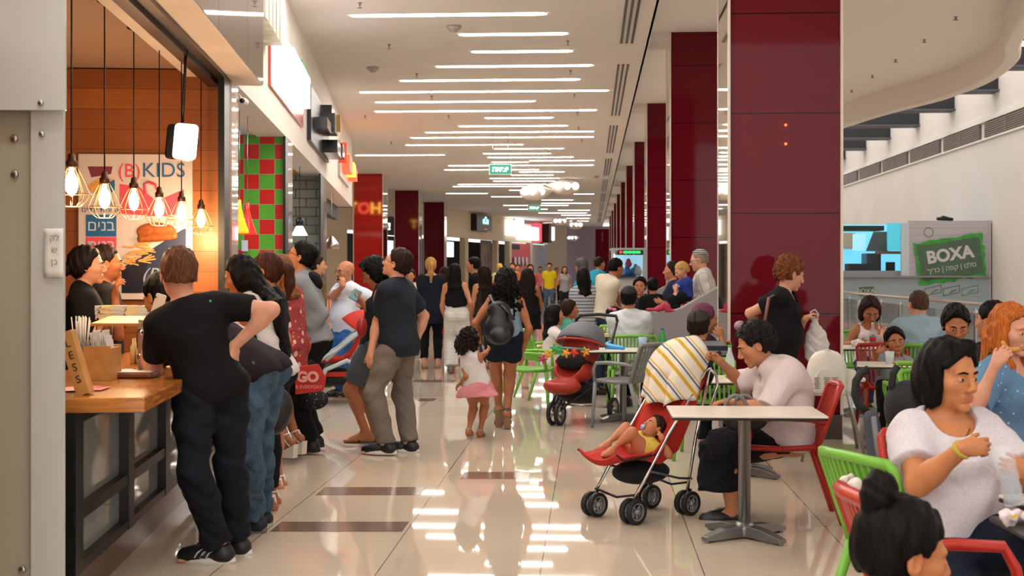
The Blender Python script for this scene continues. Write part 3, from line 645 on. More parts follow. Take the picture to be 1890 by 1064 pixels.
def floor_pat(nt, b, mp, out, col):
    s = sep(nt, mp)
    def line(v, o, per, w_):
        f = math_(nt, 'FRACT', math_(nt, 'DIVIDE', math_(nt, 'ADD', v, 500*per-o), per)); return math_(nt, 'LESS_THAN', f, w_/per)
    a = line(s[0], -.257, .808, .006); bb = line(s[1], 7.44, .808, .007)
    nz = node(nt, 'ShaderNodeTexNoise', i2=.9, i3=4); nt.links.new(mp.outputs[0], nz.inputs[0])
    base = mixc(nt, nz.outputs[0], '#bdae9c', '#cfc1b0')
    o = mixc(nt, math_(nt, 'MULTIPLY', bb, .35), base, '#8a7c6c'); o = mixc(nt, math_(nt, 'MULTIPLY', a, .85), o, '#5a4d42')
    nt.links.new(o, b.inputs['Base Color'])
floor_m = M('polished porcelain', '#c9baa5', .025, spec=.35, pat=floor_pat)
struct('floor', MB().box((-4, 48, -.05), (60, 128, .1)), floor_m)
def fquad(x0, x1, y0, y1):
    m = MB(); P = [fp(x0, y1), fp(x1, y1), fp(x1+(x1-1092)*0, y0), fp(x0, y0)]
    k = (1092-x0); # band edges follow the joints toward the vanishing point
    P[3] = fp(1092-(1092-x0)*(y0-HZ)/(y1-HZ), y0); P[2] = fp(1092-(1092-x1)*(y0-HZ)/(y1-HZ), y0)
    P = [G2(p, .0015) for p in P]; Q = [G2(p, .0005) for p in P]; m.add(P+Q, [(0, 1, 2, 3), (0, 4, 5, 1), (1, 5, 6, 2), (2, 6, 7, 3), (3, 7, 4, 0)]); return m
for i, (x0, x1, y0, y1) in enumerate([(497, 742, 964, 982.5), (582, 775, 900, 915), (850, 975, 872, 885), (770, 800, 736, 741), (760, 838, 702, 706), (950, 984, 714, 719), (866, 905, 668, 671), (1055, 1120, 690, 694), (975, 1000, 669, 672)]):
    struct('trim_%d' % (i+1), fquad(x0, x1, y0, y1), M('brown inlay tile', '#7a665a', .12, spec=.3))
# ceilings
H1, H2, XE = 4.73, 5.20, .806
struct('ceiling', MB().box((XE-15, 48, H1+.06), (30, 124, .12)), ceilm)
struct('ceiling_recess', MB().box((XE+12.0, 48, H2+.06), (24.0, 124, .12)), ceilm) if False else None
struct('trim_10', MB().box((XE-.01, 48, (H1+H2)/2+.05), (.04, 124, H2-H1+.1)), ceilm)
# wavy ceiling edge over the atrium
wav = [(1580+310+60, -60, 0)]
ed = []
for px, py in [(1890, -40), (1874, -14), (1858, 14), (1852, 34), (1855, 46), (1850, 62), (1832, 82), (1800, 105), (1760, 124), (1720, 140), (1680, 152), (1640, 164), (1600, 177), (1560, 192), (1530, 204)]:
    d_ = (H2-HC)*F_PX/(HZ-py); p = T(px, py, d_); ed.append((p[0], p[1]))
ed = [(4.2, 2.0), (4.6, 8.0), (5.0, 12.5), (5.35, 15.5)]+ed[0:]
last = ed[-1]; ed += [(last[0]-.5, last[1]+6), (last[0]-.2, last[1]+16), (last[0]-.9, last[1]+30), (4.9, 108)]
def smooth_line(P, n=6):
    P = [np.array(p, float) for p in P]; out = []
    for i in range(len(P)-1):
        a, b, c_, d_ = P[max(i-1, 0)], P[i], P[i+1], P[min(i+2, len(P)-1)]
        for k in range(n):
            t = k/n; out.append(.5*((2*b)+(-a+c_)*t+(2*a-5*b+4*c_-d_)*t*t+(-a+3*b-3*c_+d_)*t**3))
    return out+[P[-1]]
E = smooth_line(ed, 5); E = [np.array([p[0], p[1]]) for p in E]
tn = [nrm(np.append(E[min(i+1, len(E)-1)]-E[max(i-1, 0)], 0)) for i in range(len(E))]; on = [np.array([t[1], -t[0]]) for t in tn]
m = MB(); K = len(E); P = [(XE, p[1], H2) for p in E]+[(p[0], p[1], H2) for p in E]
P += [(XE, p[1], H2+.1) for p in E]+[(p[0]+.2, p[1], H2+.1) for p in E]
m.add(P, [(i, i+1, K+i+1, K+i) for i in range(K-1)]+[(2*K+i, 3*K+i, 3*K+i+1, 2*K+i+1) for i in range(K-1)]); struct('ceiling_atrium', m, M('atrium ceiling lit white', '#f3efec', .8, noise=.01, bump=.03, scale=2))  # whiter than the other ceilings; the atrium's brightness is put into the colour
m = MB(); P = []
for z, o in ((H2+.02, 0), (H1+.02, .0), (H1+.0, .03), (H1, .20), (H1+.03, .23), (5.75, .23)): P += [(p[0]+q[0]*o, p[1]+q[1]*o, z) for p, q in zip(E, on)]
m.add(P, [(j*K+i, j*K+i+1, (j+1)*K+i+1, (j+1)*K+i) for j in range(5) for i in range(K-1)], 0, False); struct('trim_11', m, M('atrium rim paint', '#eee8e0', .8))
# cross beams in the recess at each column
for k in range(10):
    struct('trim_%d' % (12+k), MB().box(((XE+1.22)/2, 12.14+9*k+.5, H2-.055), (1.22-XE, 1.0, .11)), ceilm)
# ---------------- right side: atrium wall, beams, vents
XW = 11.06
def wy(px, x=XW): return x/((px-1092)/2500.)          # depth along the corridor of a point on the wall x
wallm = M('atrium wall paint', '#dcd3cb', .85, noise=.03, bump=.05, scale=.6)
struct('wall_right', MB().box((XW+.1, 48, 4.5), (.2, 124, 9)), wallm)
hz = lambda py, Y: HC+(HZ-py)/2500*Y
struct('trim_30', MB().box((XW-.05, 48, 5.72), (.1, 124, .14)), white)
Y0 = 30.3
for i in range(12):
    a, b = Y0+i*4.45-8.9, Y0+i*4.45-8.9+3.95; v = empty('air_vent', (XW-.06, (a+b)/2, 5.40), 0, 'brown slotted air vent, '+ORD(i+1)+' from the camera, high on the atrium wall', 'vent', 'air vents along the atrium wall')
    m = MB(); m.box((XW-.03, (a+b)/2, 5.42), (.06, b-a, .42)); m.build('grille', M('vent brown', '#75665c', .6), v, True)
    m = MB()
    for q in range(7): m.box((XW-.07, (a+b)/2, 5.24+q*.058), (.03, b-a, .02))
    m.box((XW-.07, (a+b)/2, 5.42), (.034, .04, .42)); m.build('slat_blades', M('vent slat', '#87786d', .5), v, True)
struct('trim_31', MB().box((XW-.04, 48, 5.17), (.08, 124, .05)), white)
for k in range(9):
    Yb = wy(1822)+ (k-2)*4.45*1.0; z0 = hz(178, wy(1822)); b_ = empty('roof_beam', (8.5, Yb, z0), 0, 'dark box beam under the skylight, '+ORD(k+1)+' from the camera', 'beam', 'roof beams under the skylight')
    MB().box((8.6, Yb, z0+.25), (4.9, .55, .5)).build('web', M('beam grey', '#26262b', .5), b_, True); MB().box((8.6, Yb-.05, z0+.03), (4.92, .7, .05)).build('flange', M('beam light edge', '#55555c', .5), b_, True)
# ---------------- red columns
def pan(nt, b, mp, out, col):
    s = sep(nt, mp); f = math_(nt, 'FRACT', math_(nt, 'DIVIDE', math_(nt, 'ADD', s[2], .89*20-.22), .89)); ln = math_(nt, 'LESS_THAN', f, .012)
    nt.links.new(mixc(nt, ln, col, '#1d0408'), b.inputs['Base Color'])
redm = M('burgundy glass', '#64121e', .05, spec=.18, pat=pan); redb = M('red glass', '#b32420', .05, spec=.4, pat=pan)
def column(x, Y, top_, label, mat, group=None, wd=.99):
    t = empty('column', (x+wd/2, Y+wd/2, 0), 0, label, 'column', group); X2 = x+wd
    MB().box((x+wd/2, Y+wd/2, (top_+.22)/2), (wd-.03, wd-.03, top_-.22)).build('cladding', mat, t, True)
    for sx in (x, X2): MB().box((sx, Y+wd/2, (top_+.22)/2), (.014, wd-.1, top_-.22)).build('mirror_side', mirror, t, True)
    m = MB()
    for sx in (x, X2):
        for sy in (Y, Y+wd): m.box((sx, sy, (top_+.22)/2), (.022, .03, top_-.22))
    m.build('edge_trim', M('pale edge trim', '#e0cfc4', .3), t, True)
    MB().box((x+wd/2, Y+wd/2, .11), (wd+.005, wd+.005, .22)).build('plinth', M('brown plinth', '#4a3b36', .25), t, True)
    return t
rn = ['nearest the camera', 'second from the camera on the right', 'third from the camera on the right', 'fourth from the camera on the right', 'fifth from the camera on the right']
for k in range(10):
    if k < 5: column(1.22, 12.14+9*k, H2, 'tall burgundy glass column, '+(rn[k] if k else 'nearest one, behind the woman with a plastic bag'), redm, 'red columns on the right')
    else: column(1.22, 12.14+9*k, H2, 'burgundy column far down the right colonnade, '+ORD(k+1)+' from the camera', redm, 'far red columns')
column(-7.97, 45, H1, 'bright red column at the end of the left shop fascia', redb, 'red columns on the left'); column(-7.97, 54.5, H1, 'middle dark red column of the three left ones', redm, 'red columns on the left'); column(-7.97, 64, H1, 'farthest of the three left red columns', redm, 'red columns on the left')
dt = empty('marker_light', (1.72, 12.1, 2.4), 0, 'pair of small orange indicator dots on nearest column', 'light')
for py in (231, 266): MB().lathe([(.012, 0), (.012, .012)], T(1450, py, 12.02), -FW, 12).build('dot', M('orange dot', '#ff5a2a', .3, emit='#ff5a2a', es=2.), dt, True)
# ---------------- ceiling lights
strip = M('light strip', '#ffffff', .5, emit=(1, .935, .86, 1), es=STRIP_POWER)
LS = [(647, 1005, 26), (849, 1044, 62), (872, 1054, 94), (805, 1092, 121), (738, 1068, 147), (662, 1122, 168), (692, 987, 187), (690, 1100, 204), (895, 1020, 217), (847, 1047, 232), (785, 1095, 243), (757, 1095, 253), (748, 965, 267), (912, 1040, 274), (656, 820, 286), (892, 1016, 283), (900, 1058, 290), (978, 1096, 296), (908, 975, 299), (827, 1095, 305), (820, 994, 313), (959, 1041, 317), (944, 1021, 323), (904, 1033, 329), (911, 1040, 334), (845, 1015, 340), (836, 975, 344), (940, 978, 351), (823, 900, 357), (1057, 1096, 358), (907, 966, 363), (1000, 1057, 369), (929, 1049, 379), (1000, 1090, 375), (994, 1083, 393), (1030, 1088, 388), (1036, 1090, 397), (1044, 1088, 403), (1030, 1086, 408), (940, 1010, 386)]
LS.sort(key=lambda q: q[2])
def strip_light(x0, x1, Y, lb='long thin white light strip in the ceiling above the camera'):
    t = empty('ceiling_light', ((x0+x1)/2, Y, H1), 0, lb, 'ceiling light', 'light strips in the corridor ceiling')
    MB().rbox(((x0+x1)/2, Y, H1-.006), (x1-x0, .17, .016), .07).build('diffuser', strip, t, True)
    m = MB(); 
    for s_ in (-1, 1): m.box(((x0+x1)/2, Y+s_*.10, H1-.004), (x1-x0+.06, .02, .012))
    m.build('frame', white, t, True)
for i_, (a, b, y) in enumerate(LS):
    Y = (H1-HC)*2500/(HZ-y); q0 = T(a, y, Y); q1 = T(b, y, Y); strip_light(q0[0], q1[0], (q0[1]+q1[1])/2, ('long' if b-a > 230 else 'shorter')+' white light strip, '+ORD(i_+1)+' from the camera, counted along the corridor ceiling')
random.seed(5)
for i in range(22):
    Y = 15.4-i*1.05; x = random.uniform(-6.0, -2.2) if Y > 0 else random.uniform(-7, -2); strip_light(x, min(x+random.uniform(2.5, 4.5), .2), Y)
for k in range(10):       # downlights in the recessed ceiling by the columns
    for j, (xx, yy) in enumerate(((2.4, -2.3), (2.4, -1.0), (2.4, .4), (3.4, -4.5), (4.4, -3.0), (3.6, 3.2))):
        x, y = xx, 12.14+9*k+yy-(9 if False else 0)
        if k > 6 and j > 2: continue
        t = empty('downlight', (x, y, H2), 0, 'small round downlight in the recessed ceiling beside the columns', 'ceiling light', 'round downlights beside the columns')
        MB().lathe([(.075, 0), (.075, .01)], (x, y, H2-.011), n=14).build('lens', M('lamp lens', '#ffffff', .4, emit=(1, .95, .88, 1), es=45), t, True); MB().lathe([(.076, 0), (.105, .0), (.105, .012), (.076, .012)], (x, y, H2-.012), n=16).build('ring', white, t, True)
        
# linear air slots
for k in range(9):
    Y = 12.5+9*k; t = empty('slot_diffuser', (.5, Y+3.3, H1), 0, 'three parallel black air slots, '+ORD(k+1)+' run from the camera, by the columns', 'air slot', 'linear air slots in the ceiling')
    for j in range(3): MB().box((.42+.075*j, Y+3.3, H1-.007), (.033, 7.0, .012)).build('slot', blackm, t, True)
# sprinklers, sensors
for px, py in [(664, 5), (718, 82), (769, 136), (674, 213), (828, 213), (797, 177), (1048, 75), (1053, 130), (1060, 174), (1066, 207), (722, 262), (1068, 235), (1074, 258), (1012, 280)]:
    p = T(px, py, (H1-HC)*2500/(HZ-py)); t = empty('sprinkler', (p[0], p[1], H1), 0, 'tiny sprinkler head under the corridor ceiling', 'sprinkler', 'sprinkler heads in the ceiling')
    m = MB(); m.lathe([(.03, 0), (.03, .005), (.012, .006), (.012, .035), (.004, .04), (.004, .06), (.03, .062), (.03, .066)], (p[0], p[1], H1), (0, 0, -1), 10); m.build('head', M('sprinkler brass', '#8d8378', .4, metal=.6), t, True)
for px, py, lb in [(838, 48, 'nearer of two round smoke detectors on the ceiling'), (688, 124, 'small pale smoke detector left of the light strips'), (1100, 325, 'dark dome camera under the far ceiling')]:
    p = T(px, py, (H1-HC)*2500/(HZ-py)); t = empty('smoke_detector' if py < 300 else 'dome_camera', (p[0], p[1], H1), 0, lb, 'detector' if py < 300 else 'camera')
    MB().lathe([(.10, 0), (.10, .02), (.08, .05), (.05, .055), (.045, .08), (.01, .085)], (p[0], p[1], H1), (0, 0, -1), 16).build('housing', M('detector grey', '#a9a29b' if py < 300 else '#3a2a28', .5), t, True)
for px, py in [(1669-0, 110), (1708, 75), (1764, 32), (1653, 83), (1590, 140), (1572, 167), (1610, 139)][:6]:
    pass
for px, py in [(1764, 31), (1706, 73), (1653, 110), (1610, 139), (1572, 166)]:
    p = T(px, py, (H2-HC)*2500/(HZ-py)); t = empty('sprinkler', (p[0], p[1], H2), 0, 'sprinkler head under the white atrium ceiling', 'sprinkler', 'sprinkler heads in the atrium ceiling')
    MB().lathe([(.03, 0), (.03, .005), (.012, .006), (.012, .04), (.04, .045), (.04, .05)], (p[0], p[1], H2), (0, 0, -1), 10).build('head', M('sprinkler brass', '#8d8378'), t, True)
# pod lamps
def pod(px, py, d, lb, sc_=1., flip=1):
    p = T(px, py, d); t = empty('pendant_lamp', p, 0, lb, 'pendant lamp', 'white pod lamps'); F = Fld()
    F.ell(p, (.52*sc_, .28*sc_, .30*sc_), k=.1); F.cap(p+RT*.2*flip*sc_+UP*.02, p+RT*.75*flip*sc_+UP*.08*sc_, .26*sc_, .05*sc_, k=.15)
    blob('shell', F, .035, M('pod shell', '#d9cdbd', .35), t)
    for j in (-1, 0, 1): MB().lathe([(.135*sc_, 0), (.135*sc_, .03), (.10*sc_, .04)], p+RT*(j*.31*sc_)+UP*.03-FW*(.27-.03*abs(j))*sc_-UP*.0, -FW+UP*-.25, 18).build('lens', M('pod lens', '#fff', .3, emit=(1, .97, .92, 1), es=2.2), t, True)
    m = MB(); m.tube([p+UP*.25*sc_, G2(p, H1)], .01, 6); m.build('cable', steel, t, True)
pod(984, 356, 44, 'near left pod lamp with three round lights', .85); pod(1046, 346, 48, 'near right pod lamp, higher one', .95, -1)
pod(1033, 409, 78, 'small far pod lamp below the strips, left of pair', .8); pod(1063, 416, 82, 'small far pod lamp, right of pair', .85, -1); pod(1056, 440, 96, 'farthest pod lamp against the lavender wall', .75)
# exit signs
def exit_sign(px, py, d, lb, w_=.50, h_=.22):
    p = T(px, py, d); t = empty('exit_sign', p, 0, lb, 'exit sign'); R = facing(180)
    MB().box(p, (w_+.03, .05, h_+.03), np.column_stack([R[:, 0], R[:, 2], R[:, 1]])).build('housing', M('sign white', '#e8e8e0', .4), t, True)
    MB().box(p+R[:, 2]*.027, (w_, .006, h_), np.column_stack([R[:, 0], R[:, 2], R[:, 1]])).build('face', M('exit green', '#0f6a55', .4, emit='#0f6a55', es=.8), t, True)
    text('lettering', 'יציאה', M('exit letters', '#fff', .4, emit='#ffffff', es=1.2), p+R[:, 2]*.033-R[:, 1]*.0, .17, R, t, .002, bold=.004)
    m = MB()
    for s_ in (-1, 1): m.tube([p+RT*s_*.18+UP*h_*.5, G2(p+RT*s_*.18, H1)], .006, 5)
    m.build('hanger', steel, t, True)
exit_sign(923.5, 313, 32, 'nearer green and white exit sign hanging from the ceiling'); exit_sign(986, 384, 54, 'farther small green exit sign hanging in the corridor')
# ================================================================ LEFT FACADE
SW, ST, SB, SE = 11.05, 16.05, 22.7, 34.0     # partition positions along the facade
m = MB(); fbox(m, 5.72, SE, -.35, -.0, 3.075, H1); struct('wall_left', m, white)
m = MB(); fbox(m, SE-.3, SE, -7, 0, 3.075, H1); struct('wall_left_return', m, white)
glossw = M('white back-painted glass', '#c9cdc9', .05, spec=.6, coat=.3)
# near white glass pier, facing the camera
CR = np.column_stack([RT, FW, UP])
def cbox(m, x0, x1, y0, y1, d, th, mi=0):      # box whose front face, at depth d, covers the pixel rectangle
    a = T(x0, y1, d); b = T(x1, y0, d); return m.box((a+b)/2+FW*th/2, (np.dot(b-a, RT), th, b[2]-a[2]), CR, mi)
zy = lambda z, d: HZ+(HC-z)*2500/d
t = empty('glass_pier', T(40, zy(0, 5.5), 5.5), 0, 'white glossy glass clad pier at left edge of picture', 'pier')
cbox(MB(), -330, 62, zy(3.05, 5.56), zy(0, 5.56), 5.56, .05).build('panel', M('pier paint', '#b3b19e', .3, spec=.5), t, True)
cbox(MB(), 57, 117, 192, zy(0, 5.53), 5.53, .02).build('lower_glass', glossw, t, True)
cbox(MB(), 60, 112, zy(3.05, 5.56), zy(0, 5.56), 5.56, .06).build('core', M('pier core', '#8f9a98', .4), t, True)
cbox(MB(), -330, 120, zy(4.6, 5.48), 203, 5.48, .02).build('upper_glass', glossw, t, True)
for px, py, r, d in [(27, 256, .016, 5.56), (28, 322, .016, 5.56), (42, 1052, .016, 5.56), (76, 190, .012, 5.48), (78, 248, .012, 5.53)]:
    MB().lathe([(r, 0), (r, .01), (r*.8, .014)], T(px, py, d), -FW, 14).build('bolt', steel, t, True)
note = empty('paper_note', (0, 0, 0), 0, 'white paper note taped to the glass pier', 'paper'); m = MB()
m.grid(lambda u, v: T(81+36*u, 512-90*v, 5.515-.003*math.sin(6*v+2*u)), 4, 8, th=.0006); m.build('sheet', M('note paper', '#e2e0da', .8), note, True)
for j in range(3): text('handwriting', ['לק', 'ש', 'בן'][j], M('pencil', '#8a8a90', .8), T(100, 440+22*j, 5.508), .035, facing(180), note, .0003)
# mirror fascia panel, its soffit, camera
t = empty('mirror_fascia', FA(8, 0, 3.1), 0, 'mirror polished sign panel over the burger counter', 'sign panel'); SP = sp(484, .22)
mirb = M('warped mirror', '#b9b0a8', .035, metal=1., bump=.09, scale=1.1)
m = MB(); fbox(m, 5.72, SP, .0, .22, 3.06, H1-.01); m.build('box', white, t, True)
m = MB(); 
for a in np.arange(5.73, SP, 1.55): fbox(m, a+.004, min(a+1.546, SP), .22, .226, 3.07, H1-.02)
m.build('mirror_sheet', mirb, t, True)
m = MB(); fbox(m, 3.0, SW, -.10, .0, 3.03, 3.075); fbox(m, 3.0, SW, -.17, -.08, 2.99, 3.07); struct('trim_32', m, blackm)
m = MB(); fbox(m, SW-.3, SW, -.05, -.0, 0, 3.05); struct('trim_33', m, blackm)
pier = M('glossy pale pier', '#d8d2c8', .04, spec=.7, coat=.6)
def pier_(n, s0, s1, lb):
    m = MB(); fbox(m, s0, s1, -.35, -.0, 0, 3.08); o = m.build('pier', pier); tag(o, lb, 'pier')
pier_(1, SW+.15, 11.6, 'glossy pale pier right of the burger counter'); pier_(2, sp(532), sp(540), 'slim pale pier right of the checkered tile shop'); pier_(3, SB+.13, sp(603), 'steel pier at far end of the brick shop')
m = MB(); fbox(m, sp(527), sp(532), -.03, .0, 0, 3.08); struct('trim_34', m, blackm)
m = MB(); fbox(m, sp(592), sp(597), -.03, .0, 0, 3.08); struct('trim_35', m, blackm)
cc = empty('security_camera', T(447, 186, 11.6), 0, 'small white bullet camera under the mirror panel', 'camera'); p = T(447, 186, 11.75)
m = MB(); m.lathe([(.03, 0), (.032, .01), (.032, .12), (.02, .13)], p, D_+N_*.1, 14); m.build('barrel', M('cam white', '#d8d5d0', .4), cc, True); MB().lathe([(.022, 0), (.022, .004)], p-D_*.004, D_, 12).build('lens', blackm, cc, True)
MB().tube([p+D_*.1, p+D_*.1+UP*.08-N_*.05], .012, 6).build('bracket', M('cam white'), cc, True)
# partitions, ceilings, back walls of the shops
def plank(nt, b, mp, out, col):
    s = sep(nt, mp); v = math_(nt, 'DIVIDE', s[2], .165); fl = math_(nt, 'FLOOR', v); f = math_(nt, 'FRACT', v)
    cmb = nt.nodes.new('ShaderNodeCombineXYZ'); nt.links.new(math_(nt, 'MULTIPLY', s[0], .6), cmb.inputs[0]); nt.links.new(math_(nt, 'MULTIPLY', fl, 7.3), cmb.inputs[2]); nt.links.new(s[1], cmb.inputs[1])
    nz = node(nt, 'ShaderNodeTexNoise', i2=1.0); nt.links.new(cmb.outputs[0], nz.inputs[0])
    g = node(nt, 'ShaderNodeTexNoise', i2=6., i3=6); mp2 = nt.nodes.new('ShaderNodeMapping'); mp2.inputs['Scale'].default_value = (.7, .7, 9); nt.links.new(mp.outputs[0], mp2.inputs[0]); nt.links.new(mp2.outputs[0], g.inputs[0])
    a = mixc(nt, nz.outputs[0], '#5e2c12', '#c67a38'); bcol = mixc(nt, math_(nt, 'MULTIPLY', g.outputs[0], .55), a, '#7a3c1a'); nt.links.new(mixc(nt, math_(nt, 'LESS_THAN', f, .02), bcol, '#2a1208'), b.inputs['Base Color'])
wood = M('oak planks', '#a8642c', .45, pat=plank)
def part_wall(s, mat, n0=-6, th=.12, h=3.13, sgn=-1): m = MB(); fbox(m, s, s+th, n0, -.001, 0, h); return m
struct('wall_shop_wood', part_wall(SW+.02, wood), wood)
struct('ceiling_burger_shop', MB().box(FA(8.5, -3.2, 3.17), (5.5, 6.1, .06), FR), M('shop ceiling brown', '#a48a76', .8))
struct('wall_shop_back', MB().box(FA(18, -6.1, 1.6), (30, .12, 3.2), FR), M('shop back', '#c9b79c', .8))
struct('wall_shop_near', part_wall(4.6, white), wood)
def check(nt, b, mp, out, col):
    s = sep(nt, mp); A = math_(nt, 'DIVIDE', math_(nt, 'ADD', s[0], 50.02), .178); B = math_(nt, 'DIVIDE', math_(nt, 'ADD', s[2], .04), .178)
    ch = math_(nt, 'MODULO', math_(nt, 'ADD', math_(nt, 'FLOOR', A), math_(nt, 'FLOOR', B)), 2.0)
    o = mixc(nt, ch, '#cf2f2a', '#5fae3c'); g = math_(nt, 'MAXIMUM', math_(nt, 'LESS_THAN', math_(nt, 'FRACT', A), .03), math_(nt, 'LESS_THAN', math_(nt, 'FRACT', B), .03))
    nt.links.new(mixc(nt, g, o, '#a9a58f'), b.inputs['Base Color']); w_ = node(nt, 'ShaderNodeTexNoise', i2=9.); nt.links.new(mp.outputs[0], w_.inputs[0]); bp = node(nt, 'ShaderNodeBump'); bp.inputs['Strength'].default_value = .15; bp.inputs['Distance'].default_value = .01; nt.links.new(w_.outputs[0], bp.inputs['Height']); nt.links.new(bp.outputs[0], b.inputs['Normal'])
tile = M('checkered tiles', '#c33', .12, spec=.6, pat=check); struct('wall_shop_tiles', part_wall(ST, tile), tile)
struct('ceiling_tile_shop', MB().box(FA(13.6, -3.2, 3.12), (4.8, 6.1, .06), FR), M('cool white ceiling', '#c8d3e2', .7))
def brick(nt, b, mp, out, col):
    br = nt.nodes.new('ShaderNodeTexBrick'); br.inputs['Scale'].default_value = 1.; br.inputs['Brick Width'].default_value = .34; br.inputs['Row Height'].default_value = .15; br.inputs['Mortar Size'].default_value = .012
    br.inputs['Color1'].default_value = c('#8f9186'); br.inputs['Color2'].default_value = c('#a7aaa0'); br.inputs['Mortar'].default_value = c('#6a6a62'); cm = nt.nodes.new('ShaderNodeCombineXYZ'); s = sep(nt, mp)
    nt.links.new(s[0], cm.inputs[0]); nt.links.new(s[2], cm.inputs[1]); nt.links.new(cm.outputs[0], br.inputs['Vector']); nt.links.new(br.outputs[0], b.inputs['Base Color'])
    bp = node(nt, 'ShaderNodeBump'); bp.inputs['Strength'].default_value = .5; bp.inputs['Distance'].default_value = .01; nt.links.new(br.outputs['Fac'], bp.inputs['Height']); bp.invert = True; nt.links.new(bp.outputs[0], b.inputs['Normal'])
bm = M('grey blockwork', '#999', .8, pat=brick); struct('wall_shop_bricks', part_wall(SB, bm), bm)
struct('ceiling_brick_shop', MB().box(FA(19.6, -3.2, 3.12), (6.2, 6.1, .06), FR), M('tan ceiling', '#c19a6a', .7))
# burger counter
t = empty('counter', FA(8, 0, 0), 0, 'burger counter with thick oak worktop and black framed glass front', 'counter')
oak = M('oak worktop', '#b5702f', .22, noise=.25, bump=.08, scale=5, stretch=(1, 1, 12), spec=.5, coat=.3)
m = MB(); fbox(m, 5.83, 10.9, -.42, .33, .885, .95); m.build('worktop', oak, t, True, bevel=.006)
m = MB(); fbox(m, 5.86, SW, -.03, -.015, .19, .885); m.build('glass_front', M('smoked glass', '#8f9592', .04, spec=.6), t, True)
m = MB(); fbox(m, 5.84, SW, -.02, .03, .40, .455); fbox(m, 5.84, SW, -.02, .03, .17, .215); fbox(m, 5.84, SW, -.02, .03, .83, .885)
for a in (5.85, 6.95, 8.0, 9.1, 10.2): fbox(m, a, a+.14, -.04, .035, .17, .885)
m.build('frame', blackm, t, True)
m = MB(); fbox(m, 5.84, SW, -.06, .0, 0, .17); m.build('kickplate', M('brown kick plate', '#5f4a3a', .18, metal=.3, spec=.6), t, True)
m = MB(); fbox(m, 5.9, 10.9, -.44, -.1, 0, .86); m.build('cabinet', dark, t, True)
# ================================================================ BURGER SHOP FITTINGS
def wallpt(px, py, s=SW, n=.0):      # point on the partition wall face at facade distance s
    r = RT*((px-CX)/F_PX)+FW+UP*((HZ-py)/F_PX); o = FA(s+n, 0, HC)-UP*HC; k = np.dot(o, D_)/np.dot(r, D_); return r*k+UP*HC
WR = np.column_stack([N_, UP, -D_])      # right, up, normal of the partition faces
def wquad(m, x0, y0, x1, y1, off, th=.004, s=SW, mi=0):
    a = wallpt(x0, y1, s); b = wallpt(x1, y0, s); cen = (a+b)/2-D_*off; m.box(cen, (abs(np.dot(b-a, N_)), abs(b[2]-a[2]), th), WR, mi); return m
def wpoly(m, pts, off, s=SW, th=.003, mi=0):
    P = [wallpt(x, y, s)-D_*off for x, y in pts]; n = len(P); Q = [p+D_*th for p in P]
    m.add(P+Q, [tuple(range(n)), tuple(range(2*n-1, n-1, -1))]+[(i, n+i, n+(i+1) % n, (i+1) % n) for i in range(n)], mi); return m
t = empty('poster', wallpt(250, 553), 0, 'white kids menu poster with burger and fries on the wood wall', 'poster')
wquad(MB(), 146, 286, 356, 553, .012, .02).build('board', M('poster white', '#cfc8cb', .35), t, True)
pk = M('poster pink', '#d8506a', .4); pb = M('poster blue', '#2465a0', .4); nv = M('poster navy', '#10142c', .4); bn = M('burger bun', '#a65a28', .5, noise=.2, scale=40); fr = M('fries yellow', '#dca055', .5, noise=.2, scale=40)
def wt(s_, x, y, size, mat, name='lettering', off=.026, **k): return text(name, s_, mat, wallpt(x, y)-D_*off, size, WR, t, .001, **k)
red_ = M('poster red', '#e0485c', .4)
wt('(B)', 240, 317, .155, red_); wt('KIDS', 303, 316, .165, pb)
wpoly(MB(), [(222, 340), (258, 345), (290, 372), (340, 350), (340, 395), (300, 400), (222, 395)], .024).build('picture', pk, t, True)
m = MB(); m.tube([wallpt(x, y)-D_*.026 for x, y in [(270, 358), (268, 340), (275, 337), (287, 341), (292, 352)]], .012, 6); m.build('picture_handle', pk, t, True)
wpoly(MB(), [(222, 498), (344, 420), (344, 541), (226, 541), (226, 505)], .024).build('picture_box', M('poster box navy', '#1f2f55', .4), t, True)
wpoly(MB(), [(226, 500), (275, 480), (262, 541), (226, 541)], .027).build('picture_shade', nv, t, True)
F = Fld(); q = wallpt(290, 428); F.ell(q-D_*.03+UP*.0, (.16, .02, .075), FR[:, [1, 0, 2]], k=.02); F.cap(wallpt(262, 442)-D_*.03, wallpt(322, 436)-D_*.03, .03, k=.02); blob('burger', F, .008, bn, t)
m = MB(); random.seed(3)
for i in range(34):
    x = random.uniform(228, 270); y = random.uniform(455, 490)-(x-228)*.2; a = random.uniform(-.6, .3); L_ = random.uniform(14, 24)
    m.tube([wallpt(x, y)-D_*(.03+.004*random.random()), wallpt(x+L_*math.cos(a), y+L_*math.sin(a))-D_*.03], .008, 4, sm=False)
m.build('fries', fr, t, True)
wt('(B)', 283, 508, .15, M('poster pale', '#8fa7c4', .4), 'logo', .03, shear=.3); wt('דיק', 325, 466, .12, M('poster pale'), 'logo', .03, shear=.3)
for (y0, y1, mt, s_) in ((397, 437, pb, 'םינב'), (438, 468, pk, 'תונב')):
    wquad(MB(), 160, y0, 216, y1, .024).build('label_box', mt, t, True); wt({'םינב': 'בנים', 'תונב': 'בנות'}[s_], 188, (y0+y1)/2+1, .12, M('poster pale2', '#b9d0e8' if mt is pb else '#f0b9c4', .4), off=.028)
wpoly(MB(), [(163, 308), (209, 308), (206, 322), (170, 328)], .024).build('picture_box', M('poster maroon', '#7a3044', .5), t, True)
